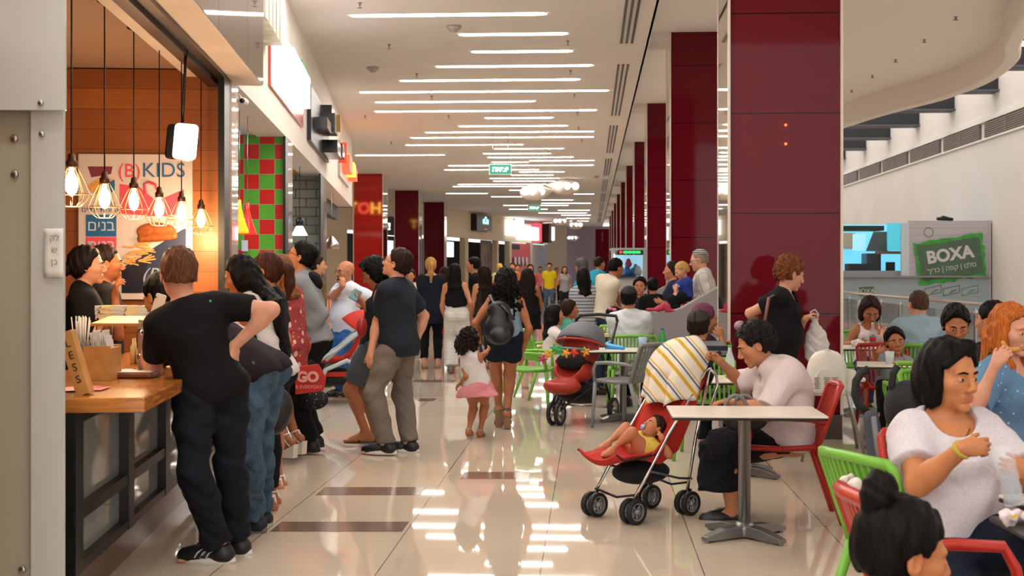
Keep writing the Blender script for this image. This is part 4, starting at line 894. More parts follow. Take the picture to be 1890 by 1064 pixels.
wpoly(MB(), [(160, 345), (190, 325), (212, 332), (212, 355), (180, 362)], .024).build('picture', fr, t, True); wpoly(MB(), [(200, 338), (213, 332), (213, 352), (200, 360)], .026).build('picture_side', pb, t, True)
wt('בחרו', 203, 377, .05, pb); wt('ארוחת ילדים', 188, 388, .06, pb)
# pendant bulbs
filam = M('bulb glow', '#ffe2b0', .3, emit=(1.0, .62, .30, 1), es=26); copper = M('antique brass', '#5b4030', .4, metal=.8); wire = M('cage wire', '#b08a66', .35, metal=.9)
BL = [(132, 335, 7.05), (193, 362, 8.1), (247, 368, 9.0), (294, 383, 9.7), (335, 390, 10.2), (371, 403, 10.75)]
for i, (px, py, d) in enumerate(BL):
    p = T(px, py, d); t = empty('pendant_bulb', p, 0, 'caged bare bulb hanging over the counter, '+['leftmost, cut by the white pier', 'second from left', 'third from left', 'fourth from left', 'fifth from left', 'rightmost and farthest'][i], 'pendant lamp', 'caged bulbs over the burger counter')
    MB().lathe([(.012, .075), (.014, .05), (.03, .01), (.034, -.02), (.028, -.05), (.012, -.072), (.002, -.078)], p, n=14).build('bulb', filam, t, True)
    MB().lathe([(.006, .15), (.018, .14), (.022, .11), (.03, .105), (.03, .075), (.016, .07)], p, n=12).build('socket', copper, t, True)
    m = MB()
    for k in range(10):
        a = 2*math.pi*k/10; u = lambda r, z: p+np.array([math.cos(a)*r, math.sin(a)*r, z]); m.tube([u(.028, .08), u(.06, .02), u(.10, -.065), u(.085, -.10), u(.045, -.13)], .0022, 4)
    for r, z in ((.10, -.065), (.045, -.13)): m.tube([p+np.array([math.cos(a)*r, math.sin(a)*r, z]) for a in np.linspace(0, 2*math.pi, 19)], .0025, 4, caps=False)
    m.build('wire_cage', wire, t, True)
    m = MB(); m.tube([p+UP*.14, G2(p, 3.13)], .0045, 6); m.lathe([(.045, 0), (.045, -.03), (.01, -.045)], G2(p, 3.135), n=12); m.build('cord', blackm, t, True)
    ld = bpy.data.lights.new('bulb_light', 'POINT'); ld.energy = 9; ld.color = (1, .62, .32); ld.shadow_soft_size = .05; lo = bpy.data.objects.new('bulb_light', ld); C.objects.link(lo); lo.parent = t; lo.location = (0, 0, -.17)
p = T(395, 404, 11.0)
# hanging lit sign
t = empty('hanging_sign', T(335, 262, 9.4), 0, 'small white lit box sign with rounded corners hanging over the counter', 'sign'); p = T(343, 262, 9.4); a = math.radians(8)
S1 = facing(178); tl = R3(0, 0, 0); ca, sa = math.cos(-.09), math.sin(-.09); ri = S1[:, 0]*ca+S1[:, 1]*sa; u_ = -S1[:, 0]*sa+S1[:, 1]*ca; RR = np.column_stack([ri, u_, S1[:, 2]])
MB().rbox(p-S1[:, 2]*.07-RT*.06, (.165, .245, .14), .03, np.column_stack([RR[:, 0], RR[:, 1], RR[:, 2]])).build('casing', blackm, t, True)
MB().rbox(p+RR[:, 2]*.01, (.165, .25, .02), .03, RR).build('lit_face', M('lit white face', '#fff', .3, emit='#ffffff', es=1.1), t, True)
ltr = M('sign grey ink', '#9a9a9a', .5); text('lettering', '(        )', M('dark ink', '#202020', .5), p+RR[:, 2]*.022, .075, RR, t, .001); text('lettering', 'SINCE', ltr, p+RR[:, 2]*.022+RR[:, 1]*.02, .03, RR, t, .001); text('lettering', '2007', ltr, p+RR[:, 2]*.022-RR[:, 1]*.014, .03, RR, t, .001)
MB().tube([p+RR[:, 1]*.12-RR[:, 0]*.05-RR[:, 2]*.05, G2(T(345, 128, 9.4), 3.13)], .011, 8).build('rod', blackm, t, True)
# things on the counter
ct = .951
def cp(px, py): return T(px, py, (HC-ct)*2500/(py-HZ))
lw = M('light plywood', '#c08a4a', .45, noise=.12, scale=12)
t = empty('menu_block', cp(150, 735), 0, 'leaning plywood sign block with stencilled letters on the counter', 'sign'); p0 = cp(172, 722); ml = nrm(-RT*.30+UP*1.0); nn = nrm(np.cross(ml, FW))
b0 = cp(158, 728); q = MB(); cen = b0+ml*.145; Rb = np.column_stack([np.cross(ml, nn), nn, ml]); 
q.box(cen, (.07, .062, .29), Rb); q.build('block', lw, t, True, bevel=.003)
for j, s_ in enumerate('LESS'): text('lettering', s_, M('burnt ink', '#3c2a22', .7), cen+ml*(.09-.055*j)-FW*.037+nn*0, .05, np.column_stack([nn if np.dot(nn, RT) > 0 else -nn, ml, -FW]), t, .0008)
t = empty('wooden_box', cp(178, 698), 0, 'light wooden box holding napkins at the counter end', 'box'); p = cp(178, 703)+FW*.1
m = MB(); m.box(p+UP*.085-FW*.09, (.135, .012, .17), np.column_stack([RT, FW, UP])); m.box(p+UP*.085+FW*.09, (.135, .012, .17), np.column_stack([RT, FW, UP])); m.box(p+UP*.08-RT*.06, (.012, .18, .16), np.column_stack([RT, FW, UP])); m.box(p+UP*.08+RT*.06, (.012, .18, .16), np.column_stack([RT, FW, UP])); m.box(p+UP*.008, (.13, .18, .012), np.column_stack([RT, FW, UP])); m.build('panels', lw, t, True)
t = empty('napkin_stack', p+UP*.02, 0, 'stack of white paper napkins in the wooden box', 'napkins'); m = MB(); random.seed(7)
for i in range(14): m.box(p+UP*(.115+.008*(i % 7))+RT*(.045-.013*i*.5), (.004, .12, .16+.02*random.random()), np.column_stack([RT, FW, UP]) @ R3(0, random.uniform(-.2, .2), 0))
m.build('paper', M('napkin white', '#dcd8d0', .8), t, True)
t = empty('straw_holder', cp(160, 690), 0, 'black cup full of wrapped white straws on the counter', 'straws'); p = cp(150, 668)
MB().lathe([(.045, 0), (.05, .11), (.046, .11), (.042, .01)], p, n=18).build('cup', blackm, t, True)
for i in range(22):
    a = random.uniform(0, 6.28); r = random.uniform(0, .035); b = p+np.array([math.cos(a)*r, math.sin(a)*r, .02]); MB().tube([b, b+np.array([math.cos(a)*r*.9, math.sin(a)*r*.9, .22+.04*random.random()])], .004, 5).build('straw', M('straw paper', '#c9ccd0', .6), t, True)
t = empty('glass_case', cp(225, 700), 0, 'small glass display case with steel edge on the counter', 'display case'); p = cp(218, 690)
FRC = np.column_stack([RT, FW, UP])
for sx in (-.115, .115): MB().box(p+RT*sx+UP*.14+FW*.14, (.006, .28, .24), FRC).build('glass_side', glass, t, True)
MB().box(p+UP*.275+FW*.12, (.26, .34, .015), FRC @ R3(.08)).build('wooden_lid', lw, t, True); MB().box(p+RT*.125+UP*.14, (.028, .03, .29), FRC).build('steel_post', steel, t, True)
for z in (.09, .22): MB().lathe([(.018, 0), (.018, .03)], p+RT*.125-FW*.03+UP*z, FW, 12).build('hinge', chrome, t, True)
t = empty('condiment_rack', cp(262, 680), 0, 'row of pale sauce bottles behind the glass case', 'bottles'); p = cp(258, 672)
for i in range(3):
    for j in range(4):
        b = p+RT*(-.04+.032*i)+FW*(.045*j); MB().lathe([(.015, 0), (.016, .10), (.006, .115), (.003, .15)], b, n=9).build('bottle', M('pale sauce', '#d8c48f', .35), t, True)
t = empty('serving_tray', cp(235, 697), 0, 'dark wooden tray with a paper sheet on the counter', 'tray'); a = cp(175, 698); b = cp(285, 698); mid = (a+b)/2+FW*.09
MB().rbox(mid+UP*.014, (np.linalg.norm(b-a)*1.0, .26, .026), .02, FRC).build('tray', M('brown tray wood', '#6b3a1c', .35, noise=.2, scale=8), t, True)
pp = empty('menu_sheet', mid+UP*.03, 0, 'white menu paper lying on the wooden tray', 'paper'); m = MB(); m.grid(lambda u, v: mid+RT*(-.07+.21*u)+FW*(-.11+.2*v)+UP*(.03+.004*math.sin(9*u)*v), 8, 5, th=.001); m.build('sheet', M('sheet white', '#e2d6d4', .7), pp, True)
for j, (x, y, cl_) in enumerate([(150, 716, '#c44a55'), (170, 719, '#b8404c'), (140, 721, '#d98a90')]):
    q = cp(x, y); m = MB(); Rz = FRC @ R3(0, 0, .25*j-.2); m.box(q+UP*(.002+.0022*j), (.13, .19, .0018), Rz); o = m.build('flyer', M('flyer '+cl_, cl_, .5)); tag(o, ['pink flyer on the counter, topmost red edge', 'crimson flyer lying right of the others on the counter', 'pale pink flyer nearest the counter edge'][j], 'flyer', 'flyers on the counter')
# kitchen line seen behind the counter
t = empty('prep_station', FA(9.6, -1.0, 0), 0, 'stainless prep station with stacked pale wrappers behind the counter', 'kitchen station'); m = MB(); fbox(m, 7.6, 10.6, -1.6, -1.0, .0, 1.16); m.build('body', M('dark steel', '#3a3733', .35, metal=.7), t, True)
m = MB(); fbox(m, 7.58, 10.6, -1.62, -.96, 1.16, 1.185); m.build('shelf', steel, t, True)
random.seed(11)
for k, (px, py) in enumerate([(170, 590), (198, 585), (222, 588), (246, 580), (262, 592)]):
    q = T(px, py, 8.6); q[2] = 1.186; o = MB()
    for i in range(9): o.box(q+UP*(.006+.010*i)+RT*.002*i, (.085, .11, .008), FRC @ R3(0, 0, random.uniform(-.2, .2)))
    o = o.build('wrapper_stack', M('wrapper %d' % (k % 2), ['#c9ccd0', '#d8c9a0'][k % 2], .6)); tag(o, 'low stack of folded food wrappers on the prep shelf, '+ORD(k+1)+' from the left', 'wrappers', 'wrapper stacks on the prep shelf')
# ---------------- shop 2 and 3
t = empty('shop_lamp', wallpt(455, 400, 14.2), 0, 'red and yellow glass bell pendant in the tile shop', 'pendant lamp', 'bell pendants in the tile shop')
for px, py, d, cl_, nm in ((442, 425, 13.4, '#f0b020', 'yellow'), (457, 428, 13.9, '#d82a20', 'red')):
    p = T(px, py, d); tt_ = empty('shop_lamp', p, 0, nm+' glass bell pendant lamp by the pale pier', 'pendant lamp', 'bell pendants in the tile shop') if nm == 'red' else t
    if nm == 'yellow': t['label'] = 'yellow glass bell pendant lamp by the pale pier'; t.location = p
    MB().lathe([(.015, .30), (.02, .22), (.045, .12), (.09, -.01), (.092, -.03), (.088, -.028), (.04, .12)], p, n=20).build('shade', M(nm+' glass shade', cl_, .2, emit=cl_, es=.6), tt_, True); MB().tube([p+UP*.3, G2(p, 3.1)], .004, 5).build('cord', steel, tt_, True)
    MB().ell(p+UP*.02, (.03, .03, .04)).build('bulb', M('warm white bulb', '#fff', .3, emit=(1, .9, .75, 1), es=8), tt_, True)
t = empty('wall_switch', wallpt(452, 453, ST), 0, 'pale switch box on the checkered tile wall', 'switch'); m = MB(); wquad(m, 447, 444, 458, 464, .03, .05, ST).build('box', M('switch white', '#c9cfd6', .4), t, True)
p = T(553, 425, 20.5); t = empty('shop_lamp', p, 0, 'black topped conical lamp glowing before the brick wall', 'pendant lamp')
MB().lathe([(.05, .13), (.055, .05), (.12, -.08), (.115, -.08), (.05, .05)], p, n=18).build('shade', M('white lamp shade', '#fff', .4, emit=(.85, .95, 1, 1), es=4), t, True); MB().lathe([(.03, .19), (.06, .17), (.055, .05)], p, n=14).build('cap', blackm, t, True); MB().tube([p+UP*.18, G2(p, 3.1)], .005, 5).build('cord', blackm, t, True)
for s_, n_, col_, en in ((13.6, -1.5, (.75, .85, 1), 90), (19.5, -1.5, (.85, .93, 1), 90), (28, -2, (1, .9, .8), 110)):
    t = empty('shop_light', FA(s_, n_, 3.06), 0, {13.6: 'square ceiling lamp inside the tile shop', 19.5: 'square ceiling lamp inside the brick shop', 28: 'square ceiling lamp in the last left shop'}[s_], 'ceiling light')
    MB().box(FA(s_, n_, 3.07), (1.2, .5, .02), FR).build('panel', M('shop lamp panel %d' % s_, '#fff', .4, emit=col_+(1,), es=12 if s_ > 14 else 14), t, True)
    if s_ > 25: MB().tube([FA(s_, n_, 3.07), FA(s_, n_, 4.74)], .02, 6).build('hanger', steel, t, True)  # lamp added with its hanger so the last shop does not go dim
t = empty('service_counter', FA(25, -.1, 0), 0, 'red panelled snack counter with wooden top', 'counter'); m = MB()
a, b = sp(603), sp(640); fbox(m, 24, 33, -1.0, -.15, 0, .98); m.build('body', M('snack counter red', '#c8442c', .4), t, True); m = MB(); fbox(m, 23.95, 33.05, -1.05, -.1, .98, 1.03); m.build('top', oak, t, True)
m = MB()
for k in range(9): fbox(m, 24.1+k, 24.3+k, -.15, -.14, .05, .93)
m.build('panel_strips', M('counter cream', '#d8c9a8', .5), t, True)
p = T(612, 455, 26); t = empty('shop_lamp', p, 0, 'ribbed silver dome lamp above the snack counter', 'pendant lamp'); MB().lathe([(.03, .2), (.05, .17), (.14, .05), (.15, -.05), (.14, -.05)], p, n=18).build('shade', steel, t, True); MB().tube([p+UP*.2, G2(p, 3.05)], .006, 5).build('cord', steel, t, True)
m = MB(); fbox(m, 24, 33.8, -.5, -.36, 2.75, 3.07); tag(m.build('fascia_board', M('shop 4 black', '#141216', .5)), 'black fascia board over the snack counter', 'board')
m = MB(); fbox(m, 24, 33.8, -.7, -.5, 2.8, 3.07); tag(m.build('sign_board', M('shop 4 red', '#d03a26', .5)), 'red board above the black fascia of snack counter', 'board')
# signs on the fascia
def fq(t, name, s0, s1, h0, h1, n0, n1, mat): m = MB(); fbox(m, s0, s1, n0, n1, h0, h1); return m.build(name, mat, t, True)
TR = np.column_stack([D_, UP, N_])
t = empty('letter_sign', FA(12.6, 0, 4), 0, 'white raised letters standing proud of the fascia', 'sign')
sgn = M('sign letter grey', '#c9cbb8', .35)
for k in range(5): fq(t, 'letter', 12.2+k*.34, 12.42+k*.34, 3.78+.0*k, 4.45, .0, .17, sgn)
s0, s1 = sp(500, .03), sp(560, .03); hh = lambda px, py, n=.03: HC+(HZ-py)/2500*sp(px, n)/1.0027
t = empty('lightbox_sign', FA(s0, 0, 4), 0, 'bright white and red lit shop sign with green corner', 'sign'); L0, L1 = hh(560, 233), hh(560, 137)
fq(t, 'frame', s0, s1, L0-.02, L1+.03, 0, .03, M('sign pink red', '#c9504a', .15, spec=.6)); lit = M('lit sign white', '#fff', .4, emit=(.92, .96, 1, 1), es=1.1)
fq(t, 'lit_panel', s0+1.5, s1-.1, L0+.22, L0+.62, .03, .13, lit); fq(t, 'lit_panel', s0+.4, s0+1.6, L0+.15, L1-.1, .03, .12, lit); fq(t, 'green_corner', s1-1.6, s1-.9, L0+.62, L1-.05, .03, .14, M('sign green', '#1f8a4a', .4, emit='#1f8a4a', es=.4))
s0, s1 = sp(573, .05), sp(606, .05); L0, L1 = hh(573, 262), hh(573, 160)
t = empty('black_sign', FA(s0, 0, 4), 0, 'black sign board with projecting black and yellow letters', 'sign'); fq(t, 'board', s0, s1, L0, L1, 0, .06, blackm)
for k, (a, b, z, zz_, n_) in enumerate([(.6, 1.5, .30, .50, .25), (2.0, 2.8, .42, .78, .28), (2.4, 3.6, .04, .30, .30), (3.6, 4.4, .1, .36, .32), (2.2, 2.9, .8, .97, .22)]): fq(t, 'letter', s0+a, s0+b, L0+z*(L1-L0), L0+zz_*(L1-L0), .06, n_, M('sign glossy black', '#101012', .15))
fq(t, 'letter', s0+2.9, s0+3.0, L0+.42, L1-.1, .2, .32, M('sign yellow', '#e0b040', .4)); fq(t, 'letter', s0+4.6, s0+4.7, L0+.05, L0+.4, .2, .34, M('sign orange red', '#d8482a', .4, emit='#d8482a', es=.4))
s0, s1 = sp(628, .05), sp(645, .05); L0, L1 = hh(645, 345), hh(628, 262)
t = empty('yellow_letter_sign', FA(s0, 0, 4), 0, 'grey plate with lit red and yellow letters near column', 'sign'); fq(t, 'plate', s0, s1, L0-.05, L1, 0, .05, M('plate grey', '#b8aea4', .3))
rl = M('lit red orange', '#f0482a', .4, emit='#f0482a', es=1.2); yl = M('lit yellow', '#f8c83a', .4, emit='#f8c83a', es=1.2)
fq(t, 'letter', s0+.8, s0+2.2, L0+.12, L1-.22, .05, .2, rl); fq(t, 'letter', s0+2.4, s0+3.4, L0+.15, L1-.25, .05, .22, yl); fq(t, 'letter', s0+3.5, s0+4.2, L0+.1, L1-.3, .05, .22, rl)
# sign behind the fascia end that the red column mirrors
t = empty('hot_sign', (-9.0, 36.2, 3.9), 0, 'lit yellow and red shop name facing away, mirrored in the red column', 'sign'); RY = np.column_stack([(-1, 0, 0), (0, 0, 1), (0, 1, 0)]).astype(float)
text('lettering', 'H', M('neon yellow', '#f0a020', .4, emit=(1, .55, .08, 1), es=14), (-8.62, 36.25, 3.96), .62, RY, t, .02, bold=.02); text('lettering', 'O', M('neon red', '#f04030', .4, emit=(1, .12, .06, 1), es=12), (-9.1, 36.25, 3.96), .62, RY, t, .02, bold=.02); text('lettering', 'T', M('neon yellow'), (-9.58, 36.25, 3.96), .62, RY, t, .02, bold=.02)
MB().box((-9.1, 36.12, 3.96), (1.9, .1, .9)).build('backing', M('maroon backing', '#5a1010', .5), t, True); m = MB()
for x in (-9.8, -8.4): m.tube([(x, 36.12, 4.3), (x, 36.12, H1)], .02, 6)
m.build('hanger', steel, t, True)
# ---------------- the far end: slanted shop wall, end wall
def zw(px, off=0.): return (21.94-off)/(.2626-(px-945)/2500)
Dw = nrm(FW+RT*.2626); Nw = np.cross(UP, Dw); WF = np.column_stack([Dw, Nw, UP]); 
if np.dot(Nw, RT) < 0: Nw = -Nw
def WP(px, h, n=0.):
    z = zw(px); return RT*((px-CX)/2500*z)+FW*z+UP*h-np.array([Nw[0], Nw[1], 0])*0+Nw*n*(-1)
# outward (towards the corridor and camera) normal:
No = nrm(RT-FW*.2626); No = No if np.dot(No, -FW) > 0 else -No
No = nrm(-FW*.2626*0+np.cross(Dw, UP)); 
if np.dot(No, FW) > 0: No = -No
WF = np.column_stack([Dw, No, UP])
def wbox(m, x0, x1, h0, h1, n0, n1, mi=0):
    a = WP(x0, 0); b = WP(x1, 0); L_ = np.linalg.norm(b-a); cen = (a+b)/2+No*(n0+n1)/2+UP*(h0+h1)/2; return m.box(cen, (L_, abs(n1-n0), h1-h0), WF, mi)
def wb(name, x0, x1, h0, h1, n0, n1, mat, parent=None): m = MB(); wbox(m, x0, x1, h0, h1, n0, n1); return m.build(name, mat, parent, parent is not None)
tag(wb('wall_far_left', 560, 1012, 3.25, H1, -.3, 0, M('far wall paint', '#dcc9ae', .75)), kind='structure')
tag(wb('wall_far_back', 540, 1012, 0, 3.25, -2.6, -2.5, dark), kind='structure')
for i, (a, b, mt) in enumerate([(560, 640, '#d8c3a4'), (858, 864, '#c9b496'), (917, 920, '#d8c9b0'), (940, 944, '#d8c9b0'), (979, 983, '#c9c2b8')]):
    tag(wb('trim_%d' % (40+i), a, b, 0, 3.26, -.3, .02, M('far pier '+mt, mt, .7)), kind='structure')
t = empty('menu_screen', WP(843, 2.5), 0, 'bluish menu screen glowing in the dark far shop', 'screen'); sz = M('menu screen', '#9fd0f0', .3, emit=(.55, .82, 1, 1), es=1.3); wb('panel', 828, 844, 2.2, 3.0, -.3, -.2, sz, t)
t = empty('menu_screen', WP(714, 2.5), 0, 'blue menu screen between the left red columns', 'screen'); wb('panel', 706, 722, 2.15, 2.85, .0, .1, sz, t)
t = empty('bird_sign', WP(716, 3.7), 0, 'black sign with white bird shape between left columns', 'sign'); wb('board', 706, 726, 3.1, 3.95, .0, .12, blackm, t); text('symbol', 'צ', M('white glow', '#fff', .4, emit='#ffffff', es=1.), WP(713, 3.5)+No*.14, .55, np.column_stack([Dw, UP, No]), t, .01)
t = empty('mural', WP(908, 1.5), 0, 'brown grey patterned mural panel on the far shop front', 'mural'); wb('panel', 897, 917, 0, 3.24, -.35, -.31, M('mural', '#6d5a52', .6, noise=.5, scale=1.6), t)
t = empty('shelf_unit', WP(930, 1.5), 0, 'dark shop opening with wooden shelves far away', 'shelf')
for z in (.6, 1.2, 1.8, 2.4, 2.9): wb('shelf', 921, 940, z, z+.08, -1.2, -.6, M('shelf wood', '#8a5a30', .5), t)
t = empty('red_shop_front', WP(960, 1.5), 0, 'red shop front with round white letters far away', 'shop front'); wb('panel', 944, 979, 0, 3.2, -.2, -.05, M('far red', '#c0262e', .4), t)
for k in range(4): 
    q = WP(950+7*k, 2.05)+No*.02; MB().lathe([(.20, 0), (.28, 0), (.28, .05), (.2, .05)], q, No, 14).build('letter', M('pearl', '#cfc6c8', .3), t, True)
for z in (2.8, 1.5, .9): wb('slot', 945, 960, z, z+.3, -.05, -.02, M('dark matt'), t)
t = empty('roller_shutter', WP(996, 1.5), 0, 'closed grey roller shutter in the far shop wall', 'shutter'); wb('curtain', 983, 1010, 0, 3.2, -.2, -.05, M('shutter grey', '#9fa0a6', .4, metal=.4, pat=stripes([(0, '#a4a6ac'), (.85, '#6f7178')], .12)), t)
t = empty('screen_sign', WP(883, 4), 0, 'dark sign screen with blue and red logos', 'sign'); z = zw(883); wb('board', 869, 897, HC+72/2500*z, HC+102/2500*z, .0, .35, blackm, t)
text('lettering', 'oOo', M('blue glow', '#7fd0ff', .4, emit=(.4, .8, 1, 1), es=1.2), WP(885, HC+91/2500*z)+No*.37, .62, np.column_stack([Dw, UP, No]), t, .01); text('lettering', '- -', M('lit red orange'), WP(885, HC+77/2500*z)+No*.37, .4, np.column_stack([Dw, UP, No]), t, .01)
t = empty('lit_sign', WP(940, 4), 0, 'plain white lit sign beside the large lightbox', 'sign'); z = zw(940); wb('panel', 932, 949, HC+64/2500*z, HC+91/2500*z, 0, .3, lit, t)
t = empty('big_lightbox', WP(966, 4), 0, 'large glowing white lightbox with red edge far down corridor', 'sign'); z = zw(966); wb('panel', 953, 984, HC+56/2500*z, HC+80/2500*z, 0, .5, lit, t); wb('panel', 950, 956, HC+60/2500*z, HC+100/2500*z, .0, .4, M('pale blue lit', '#a8c8f0', .4, emit='#a8c8f0', es=1.3), t); wb('panel', 981, 985, HC+54/2500*z, HC+88/2500*z, .0, .55, M('lit crimson', '#e03048', .4, emit='#e03048', es=1.), t); wb('mirror_band', 948, 985, HC+86/2500*z, H1-.02, 0, .05, M('grey fascia', '#8f8a90', .2, metal=.8), t)
t = empty('flag_sign', WP(1003, 4), 0, 'black and white vertical sign beside the shutter', 'sign'); z = zw(1003); wb('panel', 997, 1002, HC+50/2500*z, HC+85/2500*z, 0, .6, blackm, t); wb('panel', 1003, 1008, HC+55/2500*z, HC+80/2500*z, 0, .6, lit, t)
# end wall
def eb(name, x0, x1, y0, y1, d, th, mat, kind='structure'):
    a = T(x0, y1, d); b = T(x1, y0, d); a[2] = max(a[2], 0); cen = (a+b)/2+FW*th/2; o = MB().box(cen, (np.dot(b-a, RT), th, b[2]-a[2]), np.column_stack([RT, FW, UP])).build(name, mat); 
    if kind: tag(o, kind=kind)
    return o
eb('wall_far_end', 1005, 1046, 380, 560, 99, .3, M('far wall paint')); eb('wall_far_lavender', 1045, 1135, 418, 570, 100, .3, M('lavender paint', '#ab9fae', .8))
tag(eb('red_portal', 1099, 1135, 423, 500, 97, .4, M('burgundy glass'), None), 'dark red box over the far blue lit entrance', 'portal'); eb('wall_far_dark', 1100, 1140, 488, 560, 98, .2, blackm)
t = empty('neon_strip', T(1115, 515, 96), 0, 'blue lit tubes in the far dark entrance', 'neon light', None)
for x in (1105, 1112, 1117, 1124): 
    a = T(x, 520, 96); MB().box(a, (.12, .1, 1.1), np.column_stack([RT, FW, UP])).build('tube', M('blue neon', '#60b0ff', .4, emit=(.25, .6, 1, 1), es=2.5), t, True)
# ================================================================ SEATING AREA FURNITURE
def hd(a): a = math.radians(a); return FW*math.cos(a)-RT*math.sin(a)
def rz(a): return YAW+math.radians(a)
plastic = {'green': M('green plastic', '#6fae3a', .4, spec=.4), 'red': M('red plastic', '#a8281c', .4, spec=.4), 'grey': M('grey plastic', '#7d7f80', .4, spec=.4)}
def chair(col, px, d, head, label, cat='chair', group='slatted plastic armchairs', sc_=1.):
    mt = plastic[col]; p = G(px, d); t = empty('armchair', p, rz(head), label, cat, group); t.scale = (sc_,)*3
    m = MB(); n = 11
    for i in range(n): x = -.19+.38*i/(n-1); m.tube([(x, .20, .452), (x, .0, .440), (x, -.19, .455)], .014, 4, sm=False)
    m.tube([(-.22, .22, .45), (0, .235, .45), (.22, .22, .45)], .018, 6); m.tube([(-.22, -.19, .455), (.22, -.19, .455)], .018, 6)
    for s in (-1, 1): m.tube([(s*.225, .22, .45), (s*.23, 0, .443), (s*.215, -.20, .455)], .019, 6)
    m.build('seat', mt, t)
    bk = lambda x, v: (x*(1+.06*v), -.195-.13*v-.05*(1-(x/.22)**2)*.6+.0, .45+.36*v)
    m = MB()
    for i in range(n): x = -.18+.36*i/(n-1); m.tube([bk(x, v) for v in (0, .33, .66, .97)], .0115, 4, sm=False)
    for s in (-1, 1): m.tube([bk(s*.215, v) for v in (-.02, .3, .6, .93)]+[bk(s*.19, 1.0)], .019, 6)
    m.tube([bk(x, 1.0-.02*abs(x)/.2) for x in (-.195, -.1, 0, .1, .195)], .021, 6); m.build('backrest', mt, t)
    for s in (-1, 1):
        MB().tube([(s*.235, .21, .45), (s*.265, .20, .56), (s*.27, .165, .62), (s*.27, .02, .63), (s*.25, -.16, .62), (s*.225, -.24, .60)], .0175, 6).build('armrest', mt, t)
        MB().tube([(s*.225, .21, .45), (s*.235, .225, .2), (s*.245, .235, 0)], [.021, .019, .015], 6).build('leg', mt, t); MB().tube([(s*.21, -.19, .46), (s*.225, -.27, .22), (s*.24, -.34, 0)], [.023, .02, .016], 6).build('leg', mt, t)
    return t
def table(px, d, head, w_, dp, label, h=.71, px_pole=None):
    p = G(px, d); t = empty('cafe_table', p, rz(head), label, 'table', 'white cafe tables')
    MB().rbox((0, 0, h-.006), (w_, dp, .012), .015).build('tabletop', M('white laminate', '#ded5c8', .3), t); MB().rbox((0, 0, h-.019), (w_, dp, .013), .015).build('edge', M('black edge', '#121212', .5), t)
    MB().lathe([(.035, .05), (.035, h-.035), (.10, h-.034), (.10, h-.027)], (0, 0, 0), n=20).build('pole', steel, t)
    m = MB()
    for k in range(4):
        a = math.radians(45+90*k-8); dx, dy = math.cos(a), math.sin(a)
        for q0, q1, w0, w1, z0, z1 in ((.02, .30, .040, .026, .075, .035),):
            P = []
            for q, w2, z in ((q0, w0, z0), (q0+(q1-q0)*.5, (w0+w1)/2, (z0+z1)/2+.012), (q1, w1, z1)):
                for sx, zz in ((-1, z), (1, z), (1, .012), (-1, .012)): P.append((dx*q-dy*w2*sx, dy*q+dx*w2*sx, zz))
            m.add(P, [(0, 1, 5, 4), (1, 2, 6, 5), (2, 3, 7, 6), (3, 0, 4, 7), (4, 5, 9, 8), (5, 6, 10, 9), (6, 7, 11, 10), (7, 4, 8, 11), (8, 9, 10, 11), (0, 3, 2, 1)])
        m.lathe([(.016, 0), (.016, .013)], (dx*.28, dy*.28, 0), n=8)
    m.lathe([(.06, .01), (.065, .06), (.045, .085), (.036, .09)], (0, 0, 0), n=20); m.build('base', alu, t, bevel=.003); return t
table(1374, 7.6, -3, .84, .56, 'empty white cafe table with star base in the foreground'); table(1150, 13.5, 4, .75, .6, 'white table with blue napkin beside the grey chair')
table(1102, 16.6, 0, .7, .6, 'white table with pizza box where children sit'); table(1375, 9.9, 5, .75, .6, 'white table behind the grandmother and umbrella stroller')
table(1592, 14.0, 3, .8, .65, 'white table with cola bottle by the glass railing'); table(1652, 11.4, -14, .62, .55, 'small white table in front of the boy with the cup')
table(1915, 7.8, 0, .85, .65, 'white table in front of the red haired woman'); table(2160, 4.5, 10, .85, .7, 'table at right edge holding crumpled napkins'); table(1360, 14.6, 0, .6, .6, 'white table beyond the boy in striped shirt')
chair('red', 1440, 8.22, 84, 'red armchair the grandmother sits on'); chair('green', 1712, 5.15, -70, 'bright green armchair nearest the camera, beside the bun girl')
chair('red', 1832, 3.75, -83, 'orange red armchair behind the girl with bun', sc_=1.08); chair('red', 1850, 3.25, 20, 'dark red armchair back cut by the bottom right corner')
chair('red', 1905, 5.9, 30, 'red armchair at right edge behind the woman in white'); chair('red', 1838, 7.5, 0, 'red armchair before the black box table'); chair('red', 1640, 12.25, 175, 'red armchair the boy with cup sits on')
chair('green', 1692, 12.85, 0, 'green armchair under the man in light blue'); chair('green', 1703, 10.4, -10, 'green armchair right of the small white table'); chair('green', 978, 14.4, -100, 'green armchair left of the red jogging stroller')
chair('grey', 1158, 12.9, 48, 'grey slatted armchair right of the jogging stroller'); chair('green', 1166, 14.5, 0, 'green armchair under the man in white with dark cap'); chair('green', 1308, 10.9, -14, 'green armchair under the boy in striped shirt')
chair('green', 1582, 14.9, 180, 'green armchair under the woman in white tank top'); chair('green', 1128, 17.2, 10, 'green armchair far back by the pigtailed girl')
chair('green', 1012, 15.9, -70, 'green armchair under the long haired girl')
chair('red', 1768, 5.5, 180, 'red armchair under the woman in white tee'); chair('green', 1760, 9.0, 190, 'green armchair under the woman in purple'); chair('red', 1905, 6.9, 150, 'red armchair under the red haired woman')
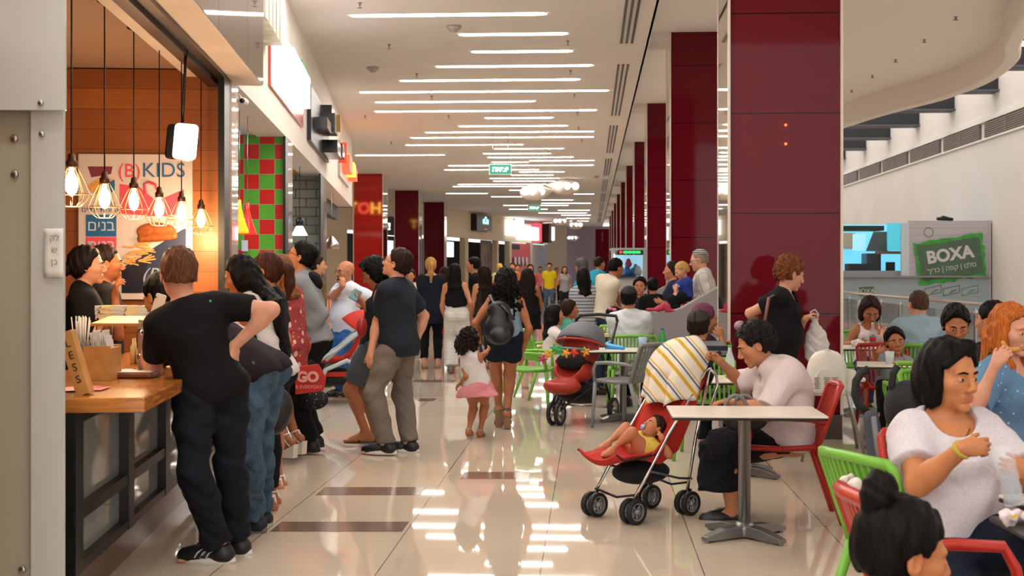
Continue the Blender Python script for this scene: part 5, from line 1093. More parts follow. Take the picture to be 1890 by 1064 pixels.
# ---- wheels
tyre = M('black rubber', '#141416', .6); rimm = M('grey wheel plastic', '#85878a', .4); redf = M('red stroller fabric', '#b32418', .8, bump=.2, scale=60, noise=.06); blkf = M('black stroller fabric', '#121318', .85, bump=.2, scale=80); foam = M('black foam grip', '#0e0e10', .7)
def wheel(t, pos, r, ax=(1, 0, 0), w_=.032, spokes=5, name='wheel', rim=None):
    pos = np.array(pos, float); ax = np.array(ax, float); o = MB().lathe([(r*.72, -w_*.5), (r*.95, -w_*.5), (r, -w_*.3), (r, w_*.3), (r*.95, w_*.5), (r*.72, w_*.5), (r*.72, -w_*.5)], pos, ax, 26).build(name, tyre, t)
    m = MB(); m.lathe([(r*.62, -w_*.42), (r*.74, -w_*.42), (r*.74, w_*.42), (r*.62, w_*.42), (r*.62, -w_*.42)], pos, ax, 26); m.lathe([(r*.2, -w_*.55), (r*.2, w_*.55)], pos, ax, 12)
    u = nrm(np.cross(ax, (0, 0, 1))); v = np.cross(ax, u)
    for k in range(spokes): a = 2*math.pi*k/spokes+.3; dr = u*math.cos(a)+v*math.sin(a); m.tube([pos+dr*r*.1, pos+dr*r*.68], r*.09, 4)
    m.build('rim', rim or rimm, o)
def sling(t, name, prof, hw, mat, th=.01, nu=4, sag=.02):
    P = [np.array((0, y, z), float) for y, z in prof]; n = len(P)-1
    def fn(u, v):
        f = min(v*n, n-1e-6); i = int(f); k = f-i; p = P[i]*(1-k)+P[i+1]*k; x = (u*2-1); return p+np.array((x*hw, 0, sag*(x*x)))
    return MB().grid(fn, nu*2, n*3, th=th).build(name, mat, t)
# umbrella stroller in the foreground
def umbrella_stroller():
    t = empty('stroller', G(1183, 8.27), rz(130), 'red umbrella stroller with a sleeping baby and striped towel', 'stroller')
    for sx in (-1, 1):
        for y, z in ((.235, 0), (-.235, 0)):
            for o in (-.03, .03): wheel(t, (sx*.165+o, y, .075), .075)
            MB().tube([(sx*.165, y, .075), (sx*.165, y-.02, .16)], .015, 6).build('fork', tyre, t)
        MB().tube([(sx*.165, .225, .15), (sx*.17, -.06, .50), (sx*.175, -.42, .91)], .0105, 8).build('frame_tube', chrome, t)
        MB().tube([(sx*.165, -.235, .14), (sx*.17, -.30, .45), (sx*.175, -.43, .90)], .0105, 8).build('frame_tube', chrome, t)
        MB().tube([(sx*.175, -.42, .905), (sx*.175, -.455, .95), (sx*.175, -.52, .985)], .017, 8).build('grip', foam, t)
        MB().tube([(sx*.175, -.41, .90), (sx*.175, -.49, .84), (sx*.175, -.50, .78), (sx*.172, -.42, .62)], .009, 8).build('frame_tube', chrome, t)
        MB().tube([(sx*.168, .10, .30), (sx*.17, -.15, .235), (sx*.168, -.27, .22)], .008, 6).build('brace', M('grey tube', '#55585c', .4, metal=.5), t)
    for y, z in ((.225, .17), (-.25, .2)): MB().tube([(-.165, y, z), (0, y-.02, z-.035), (.165, y, z)], .008, 6).build('brace', tyre, t)
    sling(t, 'seat_fabric', [(.37, .37), (.34, .335), (.24, .345), (.10, .345), (-.02, .37), (-.10, .45), (-.26, .70), (-.37, .92)], .165, redf, .014, sag=.05)
    for sx in (-1, 1):
        P = [(sx*.17, .12, .36), (sx*.17, -.05, .50), (sx*.172, -.22, .69), (sx*.175, -.36, .86), (sx*.168, -.38, .80), (sx*.165, -.28, .60), (sx*.16, -.16, .40), (sx*.16, .0, .33)]
        m = MB(); m.add(P+[(x*.95, y, z) for x, y, z in P], [tuple(range(8)), tuple(range(15, 7, -1))]+[(i, 8+i, 8+(i+1) % 8, (i+1) % 8) for i in range(8)]); m.build('side_panel', redf, t)
        MB().tube([(sx*.166, y, z) for y, z in ((.37, .42), (.30, .375), (.14, .385), (.0, .40))], .006, 5).build('piping', blkf, t)
    F = Fld(); F.ell((0, -.0, .27), (.15, .20, .075), k=.02); blob('storage_bag', F, .012, blkf, None); bpy.data.objects['storage_bag'].parent = t
    MB().grid(lambda u, v: (.15*math.cos(math.pi*u), -.42+.22*math.sin(v*1.45)*math.sin(math.pi*u*.98+.03)**.5, .79+.22*math.cos(v*1.45)*math.sin(math.pi*u)**.7), 16, 8, th=.006).build('hood', redf, t)
    F = Fld(); F.ell((0, -.47, .86), (.17, .05, .13), k=.02); b = blob('hood_pocket', F, .012, blkf, None); b.parent = t
    tw = empty('towel', wm(t) @ Vector((0, -.2, 1.05)), rz(130), 'white towel with yellow and blue stripes draped over the stroller hood', 'towel')
    def tf(u, v):
        a = math.pi*(u*.96+.02); f = .012*math.sin(u*23+v*4)*(.4+v)+.01*math.sin(u*9+1); s = math.sin(a); b_ = min(v, .72)/.72*1.5
        x = .175*math.cos(a)*(1+.06*v); y = -.43+(.29+f)*math.sin(b_)*s**.45; z = .82+(.255+f)*math.cos(b_)*s**.6
        if v > .72: z -= (v-.72)*.42*(1+.5*math.sin(u*3.1)+.12*math.sin(u*21)); y += .022*math.sin(u*19)+(v-.72)*.12
        return (x, y, z+.012)
    m = MB().grid(tf, 46, 22, th=.004); cols = [(0, '#ddd5c5'), (.26, '#c9a02c'), (.42, '#ddd5c5'), (.62, '#4f6d92'), (.70, '#ddd5c5'), (.78, '#c9a02c'), (.83, '#ddd5c5')]
    def tp(nt, b, mp, out, col):
        vm = nt.nodes.new('ShaderNodeVectorMath'); vm.operation = 'DOT_PRODUCT'; nt.links.new(mp.outputs[0], vm.inputs[0]); vm.inputs[1].default_value = (-.50, -.60, .62)
        cm = nt.nodes.new('ShaderNodeCombineXYZ'); nt.links.new(vm.outputs['Value'], cm.inputs[2]); stripes(cols, .135, 2)(nt, b, cm, out, col)
    o = m.build('towel_cloth', M('striped towel', '#ddd5c5', .9, pat=tp), t); o.parent = tw; o.matrix_local = wm(tw).inverted() @ wm(t)
    return t
US = umbrella_stroller()
# jogging stroller
def jogger():
    t = empty('stroller', G(1062, 13.45), rz(152), 'red jogging stroller with grey canopy and toy bar', 'stroller'); gm = M('grey canopy', '#5c5e66', .7, bump=.1)
    for o in (-.04, .04): wheel(t, (o, .43, .115), .115, spokes=3, rim=steel)
    for sx in (-1, 1):
        wheel(t, (sx*.30, -.25, .115), .115, spokes=3, w_=.04, rim=steel); MB().tube([(sx*.28, -.25, .13), (sx*.22, -.2, .45), (sx*.24, -.38, .82), (sx*.235, -.50, .98)], .014, 8).build('frame_tube', blackm, t); MB().tube([(sx*.22, -.15, .42), (sx*.08, .36, .20), (sx*.03, .42, .14)], .014, 8).build('frame_tube', blackm, t)
    MB().tube([(-.30, -.25, .13), (.30, -.25, .13)], .012, 6).build('axle', steel, t)
    MB().tube([(-.235, -.50, .98), (-.20, -.55, 1.03), (0, -.57, 1.045), (.20, -.55, 1.03), (.235, -.50, .98)], .017, 8).build('handlebar', foam, t)
    F = Fld(); F.ell((0, .30, .37), (.19, .16, .085), k=.06); F.ell((0, .05, .50), (.20, .20, .13), k=.06); F.ell((0, -.12, .70), (.20, .10, .22), k=.06); F.ell((0, .20, .62), (.155, .17, .17), k=.02, sub=True); F.ell((0, .33, .45), (.15, .12, .06), k=.02, sub=True)
    b = blob('seat_shell', F, .013, M('red seat shell', '#a32a1c', .55, bump=.1, scale=40), None); b.parent = t
    F = Fld(); F.ell((0, .10, .60), (.16, .08, .08), k=.02); F.ell((0, .0, .56), (.17, .17, .06), k=.02); b = blob('seat_liner', F, .013, blkf, None); b.parent = t
    F = Fld(); F.ell((0, -.03, .29), (.18, .28, .11), k=.03); b = blob('cargo_basket', F, .014, blkf, None); b.parent = t
    MB().grid(lambda u, v: (.23*math.cos(math.pi*u), -.20+.34*math.sin(v*1.1)*math.sin(math.pi*u)**.6, .74+.24*math.cos(v*1.1)*math.sin(math.pi*u)**.7), 16, 7, th=.008).build('canopy', gm, t); MB().tube([(.235*math.cos(math.pi*u), -.21+.36*math.sin(1.15)*math.sin(math.pi*u)**.6, .74+.22*math.cos(1.15)*math.sin(math.pi*u)**.7) for u in np.linspace(0, 1, 13)], .012, 6).build('canopy_rim', M('red piping', '#a8281c', .6), t)
    MB().tube([(-.19, .02, .70), (-.15, .20, .73), (0, .25, .74), (.15, .20, .73), (.19, .02, .70)], .011, 8).build('toy_bar', M('toy bar teal', '#3f8f8a', .5), t)
    m = text('logo', 'Jet', M('logo white', '#d8d0cc', .5), wm(t) @ Vector((0, .462, .37)), .07, np.column_stack([-hd(152+90)*-1*-1, UP, hd(152)]), t, .001) if False else None
    for k, (x, y, z, cl_) in enumerate([(-.17, .12, .70, '#e0a030'), (-.10, .23, .70, '#c83a28'), (-.02, .25, .69, '#e0a030'), (.06, .25, .71, '#3aa050'), (.12, .22, .73, '#3aa050'), (.17, .12, .70, '#d8c030'), (.23, .16, .66, '#e0a030'), (.27, .18, .62, '#b83a68')]):
        F = Fld(); F.ell((x, y, z), (.028, .022, .028), k=.01)
        for q in range(5): a = q*1.256+k; F.cap((x, y, z), (x+.04*math.cos(a), y+.01, z+.04*math.sin(a)), .011, k=.008)
        w = empty('hanging_toy', wm(t) @ Vector((x, y, z)), rz(152), ['orange', 'red', 'amber', 'green', 'dark green', 'yellow', 'golden', 'purple'][k]+' soft toy hanging on the stroller toy bar', 'toy', 'toys on the stroller bar'); b = blob('plush', F, .006, M('toy '+cl_, cl_, .7), None); b.parent = w; b.matrix_local = wm(w).inverted() @ wm(t)
    return t
JG = jogger()
# grey framed stroller seen side on
def side_stroller():
    t = empty('stroller', G(632, 15.2), rz(97), 'red stroller with thick grey frame behind the phone woman', 'stroller'); gf = M('pale grey frame', '#a9b4b4', .4); wr_ = M('white rim', '#c9cccc', .4)
    for sx in (-1, 1):
        wheel(t, (sx*.24, -.27, .105), .105, spokes=6, rim=wr_); wheel(t, (sx*.20, .30, .085), .085, spokes=5, rim=wr_)
        MB().tube([(sx*.23, .32, .46), (sx*.24, .05, .62), (sx*.25, -.30, .90), (sx*.25, -.46, .99)], .020, 8, flat=1.5).build('frame_tube', gf, t); MB().tube([(sx*.22, .31, .12), (sx*.23, .18, .40), (sx*.24, -.05, .50), (sx*.24, -.20, .42), (sx*.24, -.26, .14)], .018, 8, flat=1.4).build('frame_tube', gf, t)
        MB().tube([(sx*.25, -.27, .86), (sx*.24, -.12, .78), (sx*.235, .18, .50)], .02, 8, flat=1.5).build('frame_tube', gf, t)
    MB().tube([(-.25, -.46, .99), (0, -.48, 1.0), (.25, -.46, .99)], .017, 8).build('handlebar', foam, t)
    sling(t, 'seat_fabric', [(.42, .40), (.26, .46), (.0, .45), (-.10, .52), (-.26, .80), (-.32, .96)], .20, redf, .03, sag=.05)
    MB().grid(lambda u, v: (.215*math.cos(math.pi*u), -.27+.34*math.sin(v*.9)*math.sin(math.pi*u)**.5, .78+.26*math.cos(v*.9)*math.sin(math.pi*u)**.7), 14, 6, th=.02).build('canopy', redf, t)
    F = Fld(); F.ell((0, .02, .30), (.19, .30, .10), k=.03); b = blob('cargo_basket', F, .016, blkf, None); b.parent = t
    m = MB(); m.box((-.19, .02, .345), (.01, .36, .05)); m.box((.19, .02, .345), (.01, .36, .05)); m.build('basket_band', redf, t)
side_stroller()
# black stroller and rucksack behind the woman in white
def black_stroller():
    t = empty('stroller', G(1662, 6.5), rz(175), 'black stroller with curved foam handles and backpack', 'stroller'); d = 6.3
    MB().tube([T(*q) for q in [(1603, 682, d), (1590, 688, d), (1580, 704, d), (1578, 730, d), (1585, 748, d), (1602, 763, d)]], .019, 10).build('handle', foam, t, True)
    MB().tube([T(*q) for q in [(1657, 676, 6.5), (1648, 690, 6.5), (1646, 712, 6.5), (1655, 740, 6.5)]], .018, 10).build('handle', foam, t, True)
    for a, b in (((1602, 762, d), (1618, 960, 6.6)), ((1655, 740, 6.5), (1690, 940, 6.7)), ((1610, 780, d), (1700, 985, 6.1)), ((1618, 960, 6.6), (1700, 985, 6.1))): MB().tube([T(*a), T(*b)], .013, 8).build('frame_tube', blackm, t, True)
    F = Fld(); F.ell(T(1676, 752, 6.5), (.11, .17, .13), k=.03); F.ell(T(1690, 800, 6.5), (.12, .16, .2), k=.05); blob('hood', F, .012, blkf, t)
    F = Fld(); F.ell(T(1680, 880, 6.4), (.13, .15, .15), k=.05); blob('seat_fabric', F, .012, blkf, t)
    for px, dd in ((1610, 6.75), (1694, 6.2)): wheel(t, wm(t).inverted() @ Vector(G(px, dd, .09)), .09)
    bp = empty('backpack', T(1626, 830, 6.15), 0, 'grey black backpack hanging from the black stroller handle', 'backpack'); F = Fld(); F.ell(T(1626, 880, 6.2), (.055, .09, .15), k=.03); F.cap(T(1607, 772, 6.2), T(1628, 900, 6.15), .035, .05, k=.03); blob('sack', F, .008, M('slate fabric', '#3b414b', .8, bump=.2, scale=50), bp)
    m = MB(); m.tube([T(1612, 770, 6.12), T(1620, 830, 6.08), T(1634, 905, 6.05)], .012, 4, flat=2.5); m.box(T(1632, 885, 6.03), (.05, .01, .035), CR); m.build('strap', M('grey webbing', '#6d7078', .7), bp, True)
black_stroller()
# high chair
def high_chair():
    t = empty('high_chair', G(1532, 10.7), rz(0), 'white plastic high chair with silver legs', 'high chair'); wp = M('white plastic', '#dcd8d0', .35); d = 10.5
    def sh(u, v):      # rounded back plate
        a = v; w_ = .155*math.sqrt(max(0, 1-max(0, (a-.45)/.55)**2.4)) if a > .45 else .155+.0*a
        return T(1526, 730-86*a, d)+RT*(u*2-1)*(w_+.002)+FW*.04*(1-(u*2-1)**2)*-1
    MB().grid(sh, 10, 14, th=.03).build('backrest', wp, t, True)
    MB().grid(lambda u, v: T(1526, 727-48*v, d-.055)+RT*(u*2-1)*.105*math.sqrt(max(0, 1-(max(0, v-.35)/.65)**2.2)), 8, 10, th=.008).build('inner_panel', M('white plastic shade', '#cfcac0', .4), t, True)
    for cx in (1508, 1526, 1541):
        m = MB()
        for k in range(7): m.box(T(cx, 698+3.2*k, d-.061), (.045-.008*(k % 3), .002, .005), CR)
        m.build('printed_text', M('label ink', '#6a6864', .7), t, True)
    MB().rbox(T(1535, 722, 10.75), (.36, .36, .05), .08, CR).build('seat', wp, t, True); MB().rbox(T(1550, 700, 10.9), (.38, .26, .03), .06, CR).build('tray', wp, t, True); MB().box(T(1566, 703, 10.6), (.07, .1, .17), CR @ R3(0, .15, 0)).build('side_wing', wp, t, True)
    for a, b in (((1562, 720, 10.5), (1598, 853, 10.6)), ((1563, 715, 10.9), (1582, 828, 11.4)), ((1500, 722, 10.5), (1480, 853, 10.6)), ((1503, 718, 10.9), (1492, 828, 11.4))): 
        q = T(*b); q[2] = 0; MB().tube([T(*a), q], .0125, 8).build('leg', M('silver leg', '#9c9c9a', .35, metal=.7), t, True)
high_chair()
# ---- glass balustrade
t = empty('balustrade', (5.0, 30, 0), 0, 'glass balustrade with steel handrail along the atrium edge', 'railing')
MB().tube([(5.0, 9, 1.06), (5.0, 62, 1.06)], .028, 10).build('handrail', M('satin rail', '#b9aea6', .3, metal=.6), t, True)
for k in range(36):
    y = 9.3+k*1.45; m = MB(); m.box((5.0, y, .5), (.02, .05, 1.0)); m.lathe([(.02, 0), (.02, .06)], (4.98, y, .95), (1, 0, 0), 8); m.build('post', steel, t, True)
    if k < 35: MB().box((5.0, y+.725, .52), (.012, 1.33, .84)).build('glass_panel', glass, t, True)
# ---- grey planter partition
d = 15.6; t = empty('partition', G(1262, d), rz(0), 'grey partition with sloping top beside the burgundy column', 'partition'); gp = M('grey laminate', '#8d898a', .45)
P = [(1199, 579), (1240, 577), (1256, 572), (1331, 530), (1331, None), (1199, None)]; PP = []
for th in (0, .10):
    for x, y in P: q = T(x, y if y else 600, d)+FW*th; q[2] = q[2] if y else 0; PP.append(q)
MB().add(PP, [(0, 1, 2, 3, 4, 5), (11, 10, 9, 8, 7, 6)]+[(i, 6+i, 6+(i+1) % 6, (i+1) % 6) for i in range(6)]).build('panel', gp, t, True)
m = MB(); m.tube([T(x, y-1.5, d)+FW*.05 for x, y in P[:4]], .018, 4); m.build('top_edge', M('grey edge', '#b0aaa8', .4), t, True); MB().box(T(1205, 640, d)-FW*.005+UP*-.3, (.012, .01, 1.0), CR).build('seam', M('grey seam', '#6f6c6d', .5), t, True)
d = 20.6; t = empty('partition', G(1228, d), rz(0), 'farther grey sloping partition behind the navy top woman', 'partition')
PP = []
for th in (0, .10):
    for x, y in ((1205, 540), (1240, 522), (1240, None), (1205, None)): q = T(x, y or 600, d)+FW*th; q[2] = q[2] if y else 0; PP.append(q)
MB().add(PP, [(0, 1, 2, 3), (7, 6, 5, 4)]+[(i, 4+i, 4+(i+1) % 4, (i+1) % 4) for i in range(4)]).build('panel', gp, t, True)
F = Fld()
for x0, y0, x1, y1, r in ((1195, 572, 1215, 572, .02), (1215, 570, 1232, 566, .035), (1225, 563, 1232, 572, .03), (1232, 574, 1250, 574, .02)): F.cap(T(x0, y0, 15.64), T(x1, y1, 15.66), r, k=.03)
o = blob('cloth', F, .01, M('pink cloth', '#b83a58', .85, bump=.2), empty('pink_cloth', T(1222, 574, 15.65), 0, 'crumpled pink cloth lying on the grey partition', 'cloth'))
# ---- claw machine
t = empty('claw_machine', G(1161, 26.5), rz(0), 'silver claw machine with glass case of toys', 'arcade machine'); d = 26.2; P_ = np.column_stack([RT, FW, UP])
fr_ = M('silver frame', '#b4b8c0', .3, metal=.5); 
def cb(name, x0, x1, y0, y1, d, th, mat, t=t): return cbox(MB(), x0, x1, y0, y1, d, th).build(name, mat, t, True)
for x0, x1 in ((1128, 1136), (1187, 1195)): cb('side_post', x0, x1, 458, 636, d, .08, fr_); cb('side_post', x0, x1, 458, 636, d+.62, .08, fr_)
cb('header', 1130, 1193, 458, 462, d-.01, .7, fr_); cb('header_sign', 1141, 1187, 462, 470, d-.02, .04, M('led panel', '#0e1a14', .4), t)
m = MB()
for k in range(9): m.box(T(1152+3.6*k, 466, d-.045), (.028, .004, .045+.01*(k % 2)), CR)
m.build('led_marks', M('led green', '#30c060', .4, emit='#30c060', es=1.2), t, True); MB().ell(T(1146, 466, d-.04), (.03, .01, .025)).build('lamp', M('led red', '#ff3030', .4, emit='#ff3030', es=1.), t, True)
cb('case_glass', 1136, 1187, 471, 511, d+.02, .008, glass); cb('back_panel', 1136, 1187, 471, 511, d+.6, .02, M('cyan lit back', '#9fd0e8', .5, emit='#9fd0e8', es=.5)); cb('shelf', 1134, 1189, 511, 514, d, .65, M('claw dark', '#3a3c42', .5))
cb('base_cabinet', 1136, 1187, 514, 638, d+.03, .6, M('claw grey', '#a5a3a6', .4)); cb('lit_tube', 1133, 1135, 470, 560, d-.01, .02, M('cool tube', '#fff', .4, emit=(.7, .85, 1, 1), es=3))
for k, (x, y, r, cl_) in enumerate([(1158, 504, .09, '#3a7fd0'), (1168, 506, .08, '#5fa0d8'), (1178, 503, .08, '#d8dce0'), (1148, 506, .08, '#3a68b0'), (1160, 488, .07, '#d84a70'), (1173, 496, .06, '#7fb8e0')]):
    q = T(x, y, d+.3+.1*(k % 2)); F = Fld(); F.ell(q, (r, r*.8, r*.9), k=.02); F.ell(q+UP*r, (r*.6,)*3, k=.02); w = empty('plush_toy', q, 0, ['blue', 'light blue', 'white', 'navy', 'pink', 'pale cyan'][k]+' plush toy inside the claw machine', 'toy', 'plush toys in the claw machine'); blob('plush', F, .015, M('plush '+cl_, cl_, .9), w)
# ---- food kiosk across the atrium
d = 37.5; t = empty('kiosk', G(1690, d), rz(0), 'salad kiosk with green logo board across the atrium', 'kiosk')
def plk(nt, b, mp, out, col):
    f = math_(nt, 'FRACT', math_(nt, 'DIVIDE', sep(nt, mp)[2], .19)); nt.links.new(mixc(nt, math_(nt, 'LESS_THAN', f, .05), col, '#8d8c92'), b.inputs['Base Color'])
pw = M('white painted planks', '#b9b4b6', .7, pat=plk); pg = M('grey blue planks', '#98a5aa', .7, pat=plk)
K_ = lambda name, x0, x1, y0, y1, mat, dd=0, th=.08: cbox(MB(), x0, x1, y0, y1, d+dd, th).build(name, mat, t, True)
K_('front_panel', 1677, 1828, 408, 511, pw); K_('counter_front', 1530, 1828, 511, 598, pg, -.05); K_('side_wall', 1826, 1829, 407, 598, pw, -.06, 3.0); K_('counter_top', 1530, 1828, 509.5, 512.5, M('kiosk top', '#8a8688', .4), -.15, .5)
K_('pillar', 1664, 1678, 412, 511, M('kiosk pillar', '#c4cdd4', .5), -.02, .1); K_('back_wall', 1530, 1828, 415, 511, M('kiosk wall cyan glow', '#7fc8dc', .6, emit='#5fc0e0', es=.55), 2.6); K_('back_beige', 1557, 1578, 430, 460, M('kiosk beige', '#c9bfae', .6), 2.4)  # back wall emits cyan, standing in for the kiosk's lit interior
K_('awning', 1530, 1632, 417, 426, M('dark green awning', '#1c2e2a', .6), -.1, .8); K_('cyan_panel', 1638, 1664, 412, 463, M('cyan glass', '#4fb8c8', .2, emit='#3fa8c0', es=.4), .1, .05)
m = MB(); P = []
for dd in (1.0, 1.9):
    for x, y in ((1598, 464), (1612, 428), (1640, 428), (1640, 464)): P.append(T(x, y, d+dd))
m.add(P, [(0, 1, 2, 3), (7, 6, 5, 4)]+[(i, 4+i, 4+(i+1) % 4, (i+1) % 4) for i in range(4)]).build('range_hood', M('hood steel', '#6f6c68', .4, metal=.4), t, True)
K_('glowing_hood_plate', 1575, 1598, 432, 463, M('pale steel lit', '#a8dcf0', .3, emit='#8fd0f0', es=.5), 1.2); K_('grill', 1567, 1608, 487, 500, M('grill dark', '#2e3238', .5), .8, .5); K_('oven', 1600, 1626, 468, 500, M('oven dark', '#3c4a54', .4), 1.0, .6); K_('shelf', 1622, 1665, 464, 469, M('kiosk shelf', '#8a6248', .5), .4, .4); K_('till', 1640, 1652, 484, 500, dark, .3, .3); K_('inner_counter', 1530, 1678, 500, 511, M('kiosk inner', '#9aa0a4', .5), .3, .4)  # pale plate beside the hood emits; its lit look is put into the steel
lg = empty('logo_board', T(1755, 478, d-.1), rz(0), 'tilted green sprayed logo board on the kiosk front', 'sign'); ang = math.radians(8.5); R0 = facing(180); ri = R0[:, 0]*math.cos(ang)+UP*math.sin(ang); up_ = UP*math.cos(ang)-R0[:, 0]*math.sin(ang); RL = np.column_stack([ri, up_, R0[:, 2]]); cL = T(1754, 479, d-.06)
def rough_quad(w_, h_, n=40, amp=.03, seed=1):
    random.seed(seed); pts = []
    for k in range(n):
        a = k/n*4; s_ = int(a); f = a-s_; x, y = [(-1+2*f, -1), (1, -1+2*f), (1-2*f, 1), (-1, 1-2*f)][s_]; pts.append((x*w_/2+random.uniform(-amp, amp), y*h_/2+random.uniform(-amp, amp)))
    return pts
for (w_, h_, off, mt, am, sd) in ((1.90, 1.18, .0, M('spray green', '#3a9a3e', .7, noise=.2, scale=5), .045, 1), (1.72, .98, .012, M('stamp green', '#4f6650', .7, noise=.12, scale=4), .02, 2)):
    pts = rough_quad(w_, h_, 48, am, sd); V_ = [cL+ri*x+up_*y+R0[:, 2]*(off+.012) for x, y in pts]; V2 = [v-R0[:, 2]*.012 for v in V_]; n = len(V_); MB().add(V_+V2, [tuple(range(n)), tuple(range(2*n-1, n-1, -1))]+[(i, n+i, n+(i+1) % n, (i+1) % n) for i in range(n)]).build('paint_patch', mt, lg, True)
wl = M('logo chalk', '#c9c4c4', .7); text('lettering', 'BOXA', wl, cL+up_*.12+R0[:, 2]*.03, .47, RL, lg, .004, bold=.018, sx=1.0); text('lettering', 'סלט | קפה | כריך', wl, cL-up_*.24+R0[:, 2]*.03, .19, RL, lg, .004)
text('lettering', 'BOXA', wl, T(1598, 538, d-.07), .18, R0, t, .003); MB().box(T(1599, 538, d-.06), (.42, .01, .24), CR @ R3(0, -.06, 0)).build('small_patch', M('stamp green'), t, True)
for x in (1723, 1757, 1791):
    m = MB(); a = T(x-14, 543, d-.055); 
    for q in (((x-16, 533), (x+14, 527)), ((x+14, 527), (x+14, 540)), ((x+14, 540), (x-16, 546)), ((x-16, 546), (x-16, 533))): m.tube([T(*q[0], d-.058), T(*q[1], d-.058)], .008, 4)
    m.tube([T(x-4, 541, d-.058), T(x+2, 537, d-.058), T(x+8, 535, d-.058)], .012, 4); m.build('menu_drawing', M('ink green' if x > 1780 else 'ink dark', '#3f9a7a' if x > 1780 else '#4a5450', .7), t, True)
m = MB(); m.tube([T(1714+8.5*math.cos(a), 429+8.5*math.sin(a), d-.01) for a in np.linspace(0, 6.3, 20)], .007, 4, caps=False); m.build('round_stamp', M('ink dark'), t, True)
F = Fld(); F.cap(T(1731, 404, d+.3), T(1757, 405, d+.3), .05, k=.02); F.cap(T(1740, 401, d+.3), T(1750, 404, d+.3), .05, k=.02); blob('cables', F, .03, blackm, t)
# ================================================================ PEOPLE
BLK = cloth('black cotton', '#0e0e11'); NVY = cloth('navy cotton', '#1b2230'); WHT = cloth('white cotton', '#cfc8c6', bump=.3); JN = cloth('blue denim', '#2b3c52', noise=.25, scale=25); DJN = cloth('dark denim', '#12151f', noise=.2, scale=25); LJN = cloth('mid denim', '#3f5569', noise=.3, scale=18)
WS = M('white sole', '#d0ccc6', .5); BS = M('black shoe', '#101014', .45); TAN = M('tan sole', '#a8805a', .6); GRYT = cloth('stone grey cotton', '#6f6760')
DK, BR, LB = '#070505', '#25150e', '#6b4426'
def zl(z, d): return HZ+(HC-z)*2500/d
def mk(label, *a, hair=None, brow=None, **k):
    p = Person(label, *a, **k); b = brow or (hair[0] if hair else BR)
    if p.d < 24: p.brows(hairm(b))
    if hair: p.hair(*hair[:2], **(hair[2] if len(hair) > 2 else {}))
    return p
# --- man in black at the counter
p = mk('young man in black tee and dark jeans leaning on the burger counter', 6.95, (388, 728), (330, 506), 32, H=1.80, wd=.88, hk=1.06, tone=SK['pink'], hy=-12, hp=-4, hair=('#5a3826', 'buzz'), brow=BR,
       arms=dict(L=dict(w=(262, 640, .30), e=(296, 712, -.02)), R=dict(w=(432, 640, .0), e=(486, 572, .0))), legs=dict(L=dict(f=(405, 1040, -.02), k=(338, 880, -.25)), R=dict(f=(436, 1026, .2), k=(420, 880, 0))), ff=(48, 48), palm=(None, (-1, 0, .4)), fing=(None, (.0, -1, .1)), curl=(.5, .6), twist=-8)
p.top('tshirt', BLK, sleeve=.64, hem=-.10, loose=.012); p.bottoms('jeans', DJN, leg=1.93, loose=.016, flare=.02, wr=.008); p.shoes(BS, WS, stripe=M('white stripe', '#c9c9cc', .5))
MB().ell(T(388, 556, 6.72), (.006, .004, .006)).build('green_clip', M('green dot', '#20c060', .5), p.root, True)
# --- person with phone leaning further in
p = mk('person in black cap and dark purple top leaning low with a phone', 7.75, (478, 718), (296, 548, .1), 74, H=1.78, tone=SK['mid'], hy=-20, hp=-25, hair=(DK, 'short'),
       arms=dict(L=dict(w=(272, 606, .02), e=(286, 700, 0)), R=dict(w=(268, 690, .3), e=(330, 690, .35))), legs=dict(L=dict(f=(468, 983, 0), k=(462, 850, -.1)), R=dict(f=(480, 972, .3), k=(470, 850, .2))), fing=((.25, .95, .1), (-1, .05, .1)), palm=((1, 0, .3), (0, -1, 0)), curl=(.9, .25))
p.top('shirt', cloth('dark purple cotton', '#221820'), sleeve=.6, hem=-.05, loose=.02); p.bottoms('jeans', LJN, leg=1.93, loose=.016, flare=.02, wr=.008); p.shoes(M('navy shoe', '#151a2c', .6), M('grey sole', '#6f6a6a', .6)); p.kippah(M('black cap', '#0c0c0e', .8), .13, 'cap')
ph = empty('phone', T(293, 562, 7.6), 0, 'white smartphone held to the ear of person in cap', 'phone'); MB().rbox(T(293, 562, 7.66), (.062, .12, .009), .01, CR @ R3(math.pi/2, 0, 0) @ R3(0, 0, -.3)).build('body', M('phone white', '#c9bfb8', .25), ph, True)
o = MB().lathe([(.006, 0), (.006, .002)], T(287, 548, 7.645), -FW, 10).build('camera_lens', blackm, ph, True)
wt_ = empty('wristwatch', T(270, 606, 7.75), 0, 'black wristwatch on the wrist below the phone', 'watch'); a = p.E['L']-p.Wr['L']; MB().lathe([(.034, -.012), (.037, -.008), (.037, .012), (.034, .016)], p.Wr['L']+nrm(a)*.04, a, 18).build('strap', blackm, wt_, True); MB().lathe([(.02, 0), (.02, .01)], p.Wr['L']+nrm(a)*.04-FW*.032, -FW, 16).build('dial', blackm, wt_, True)
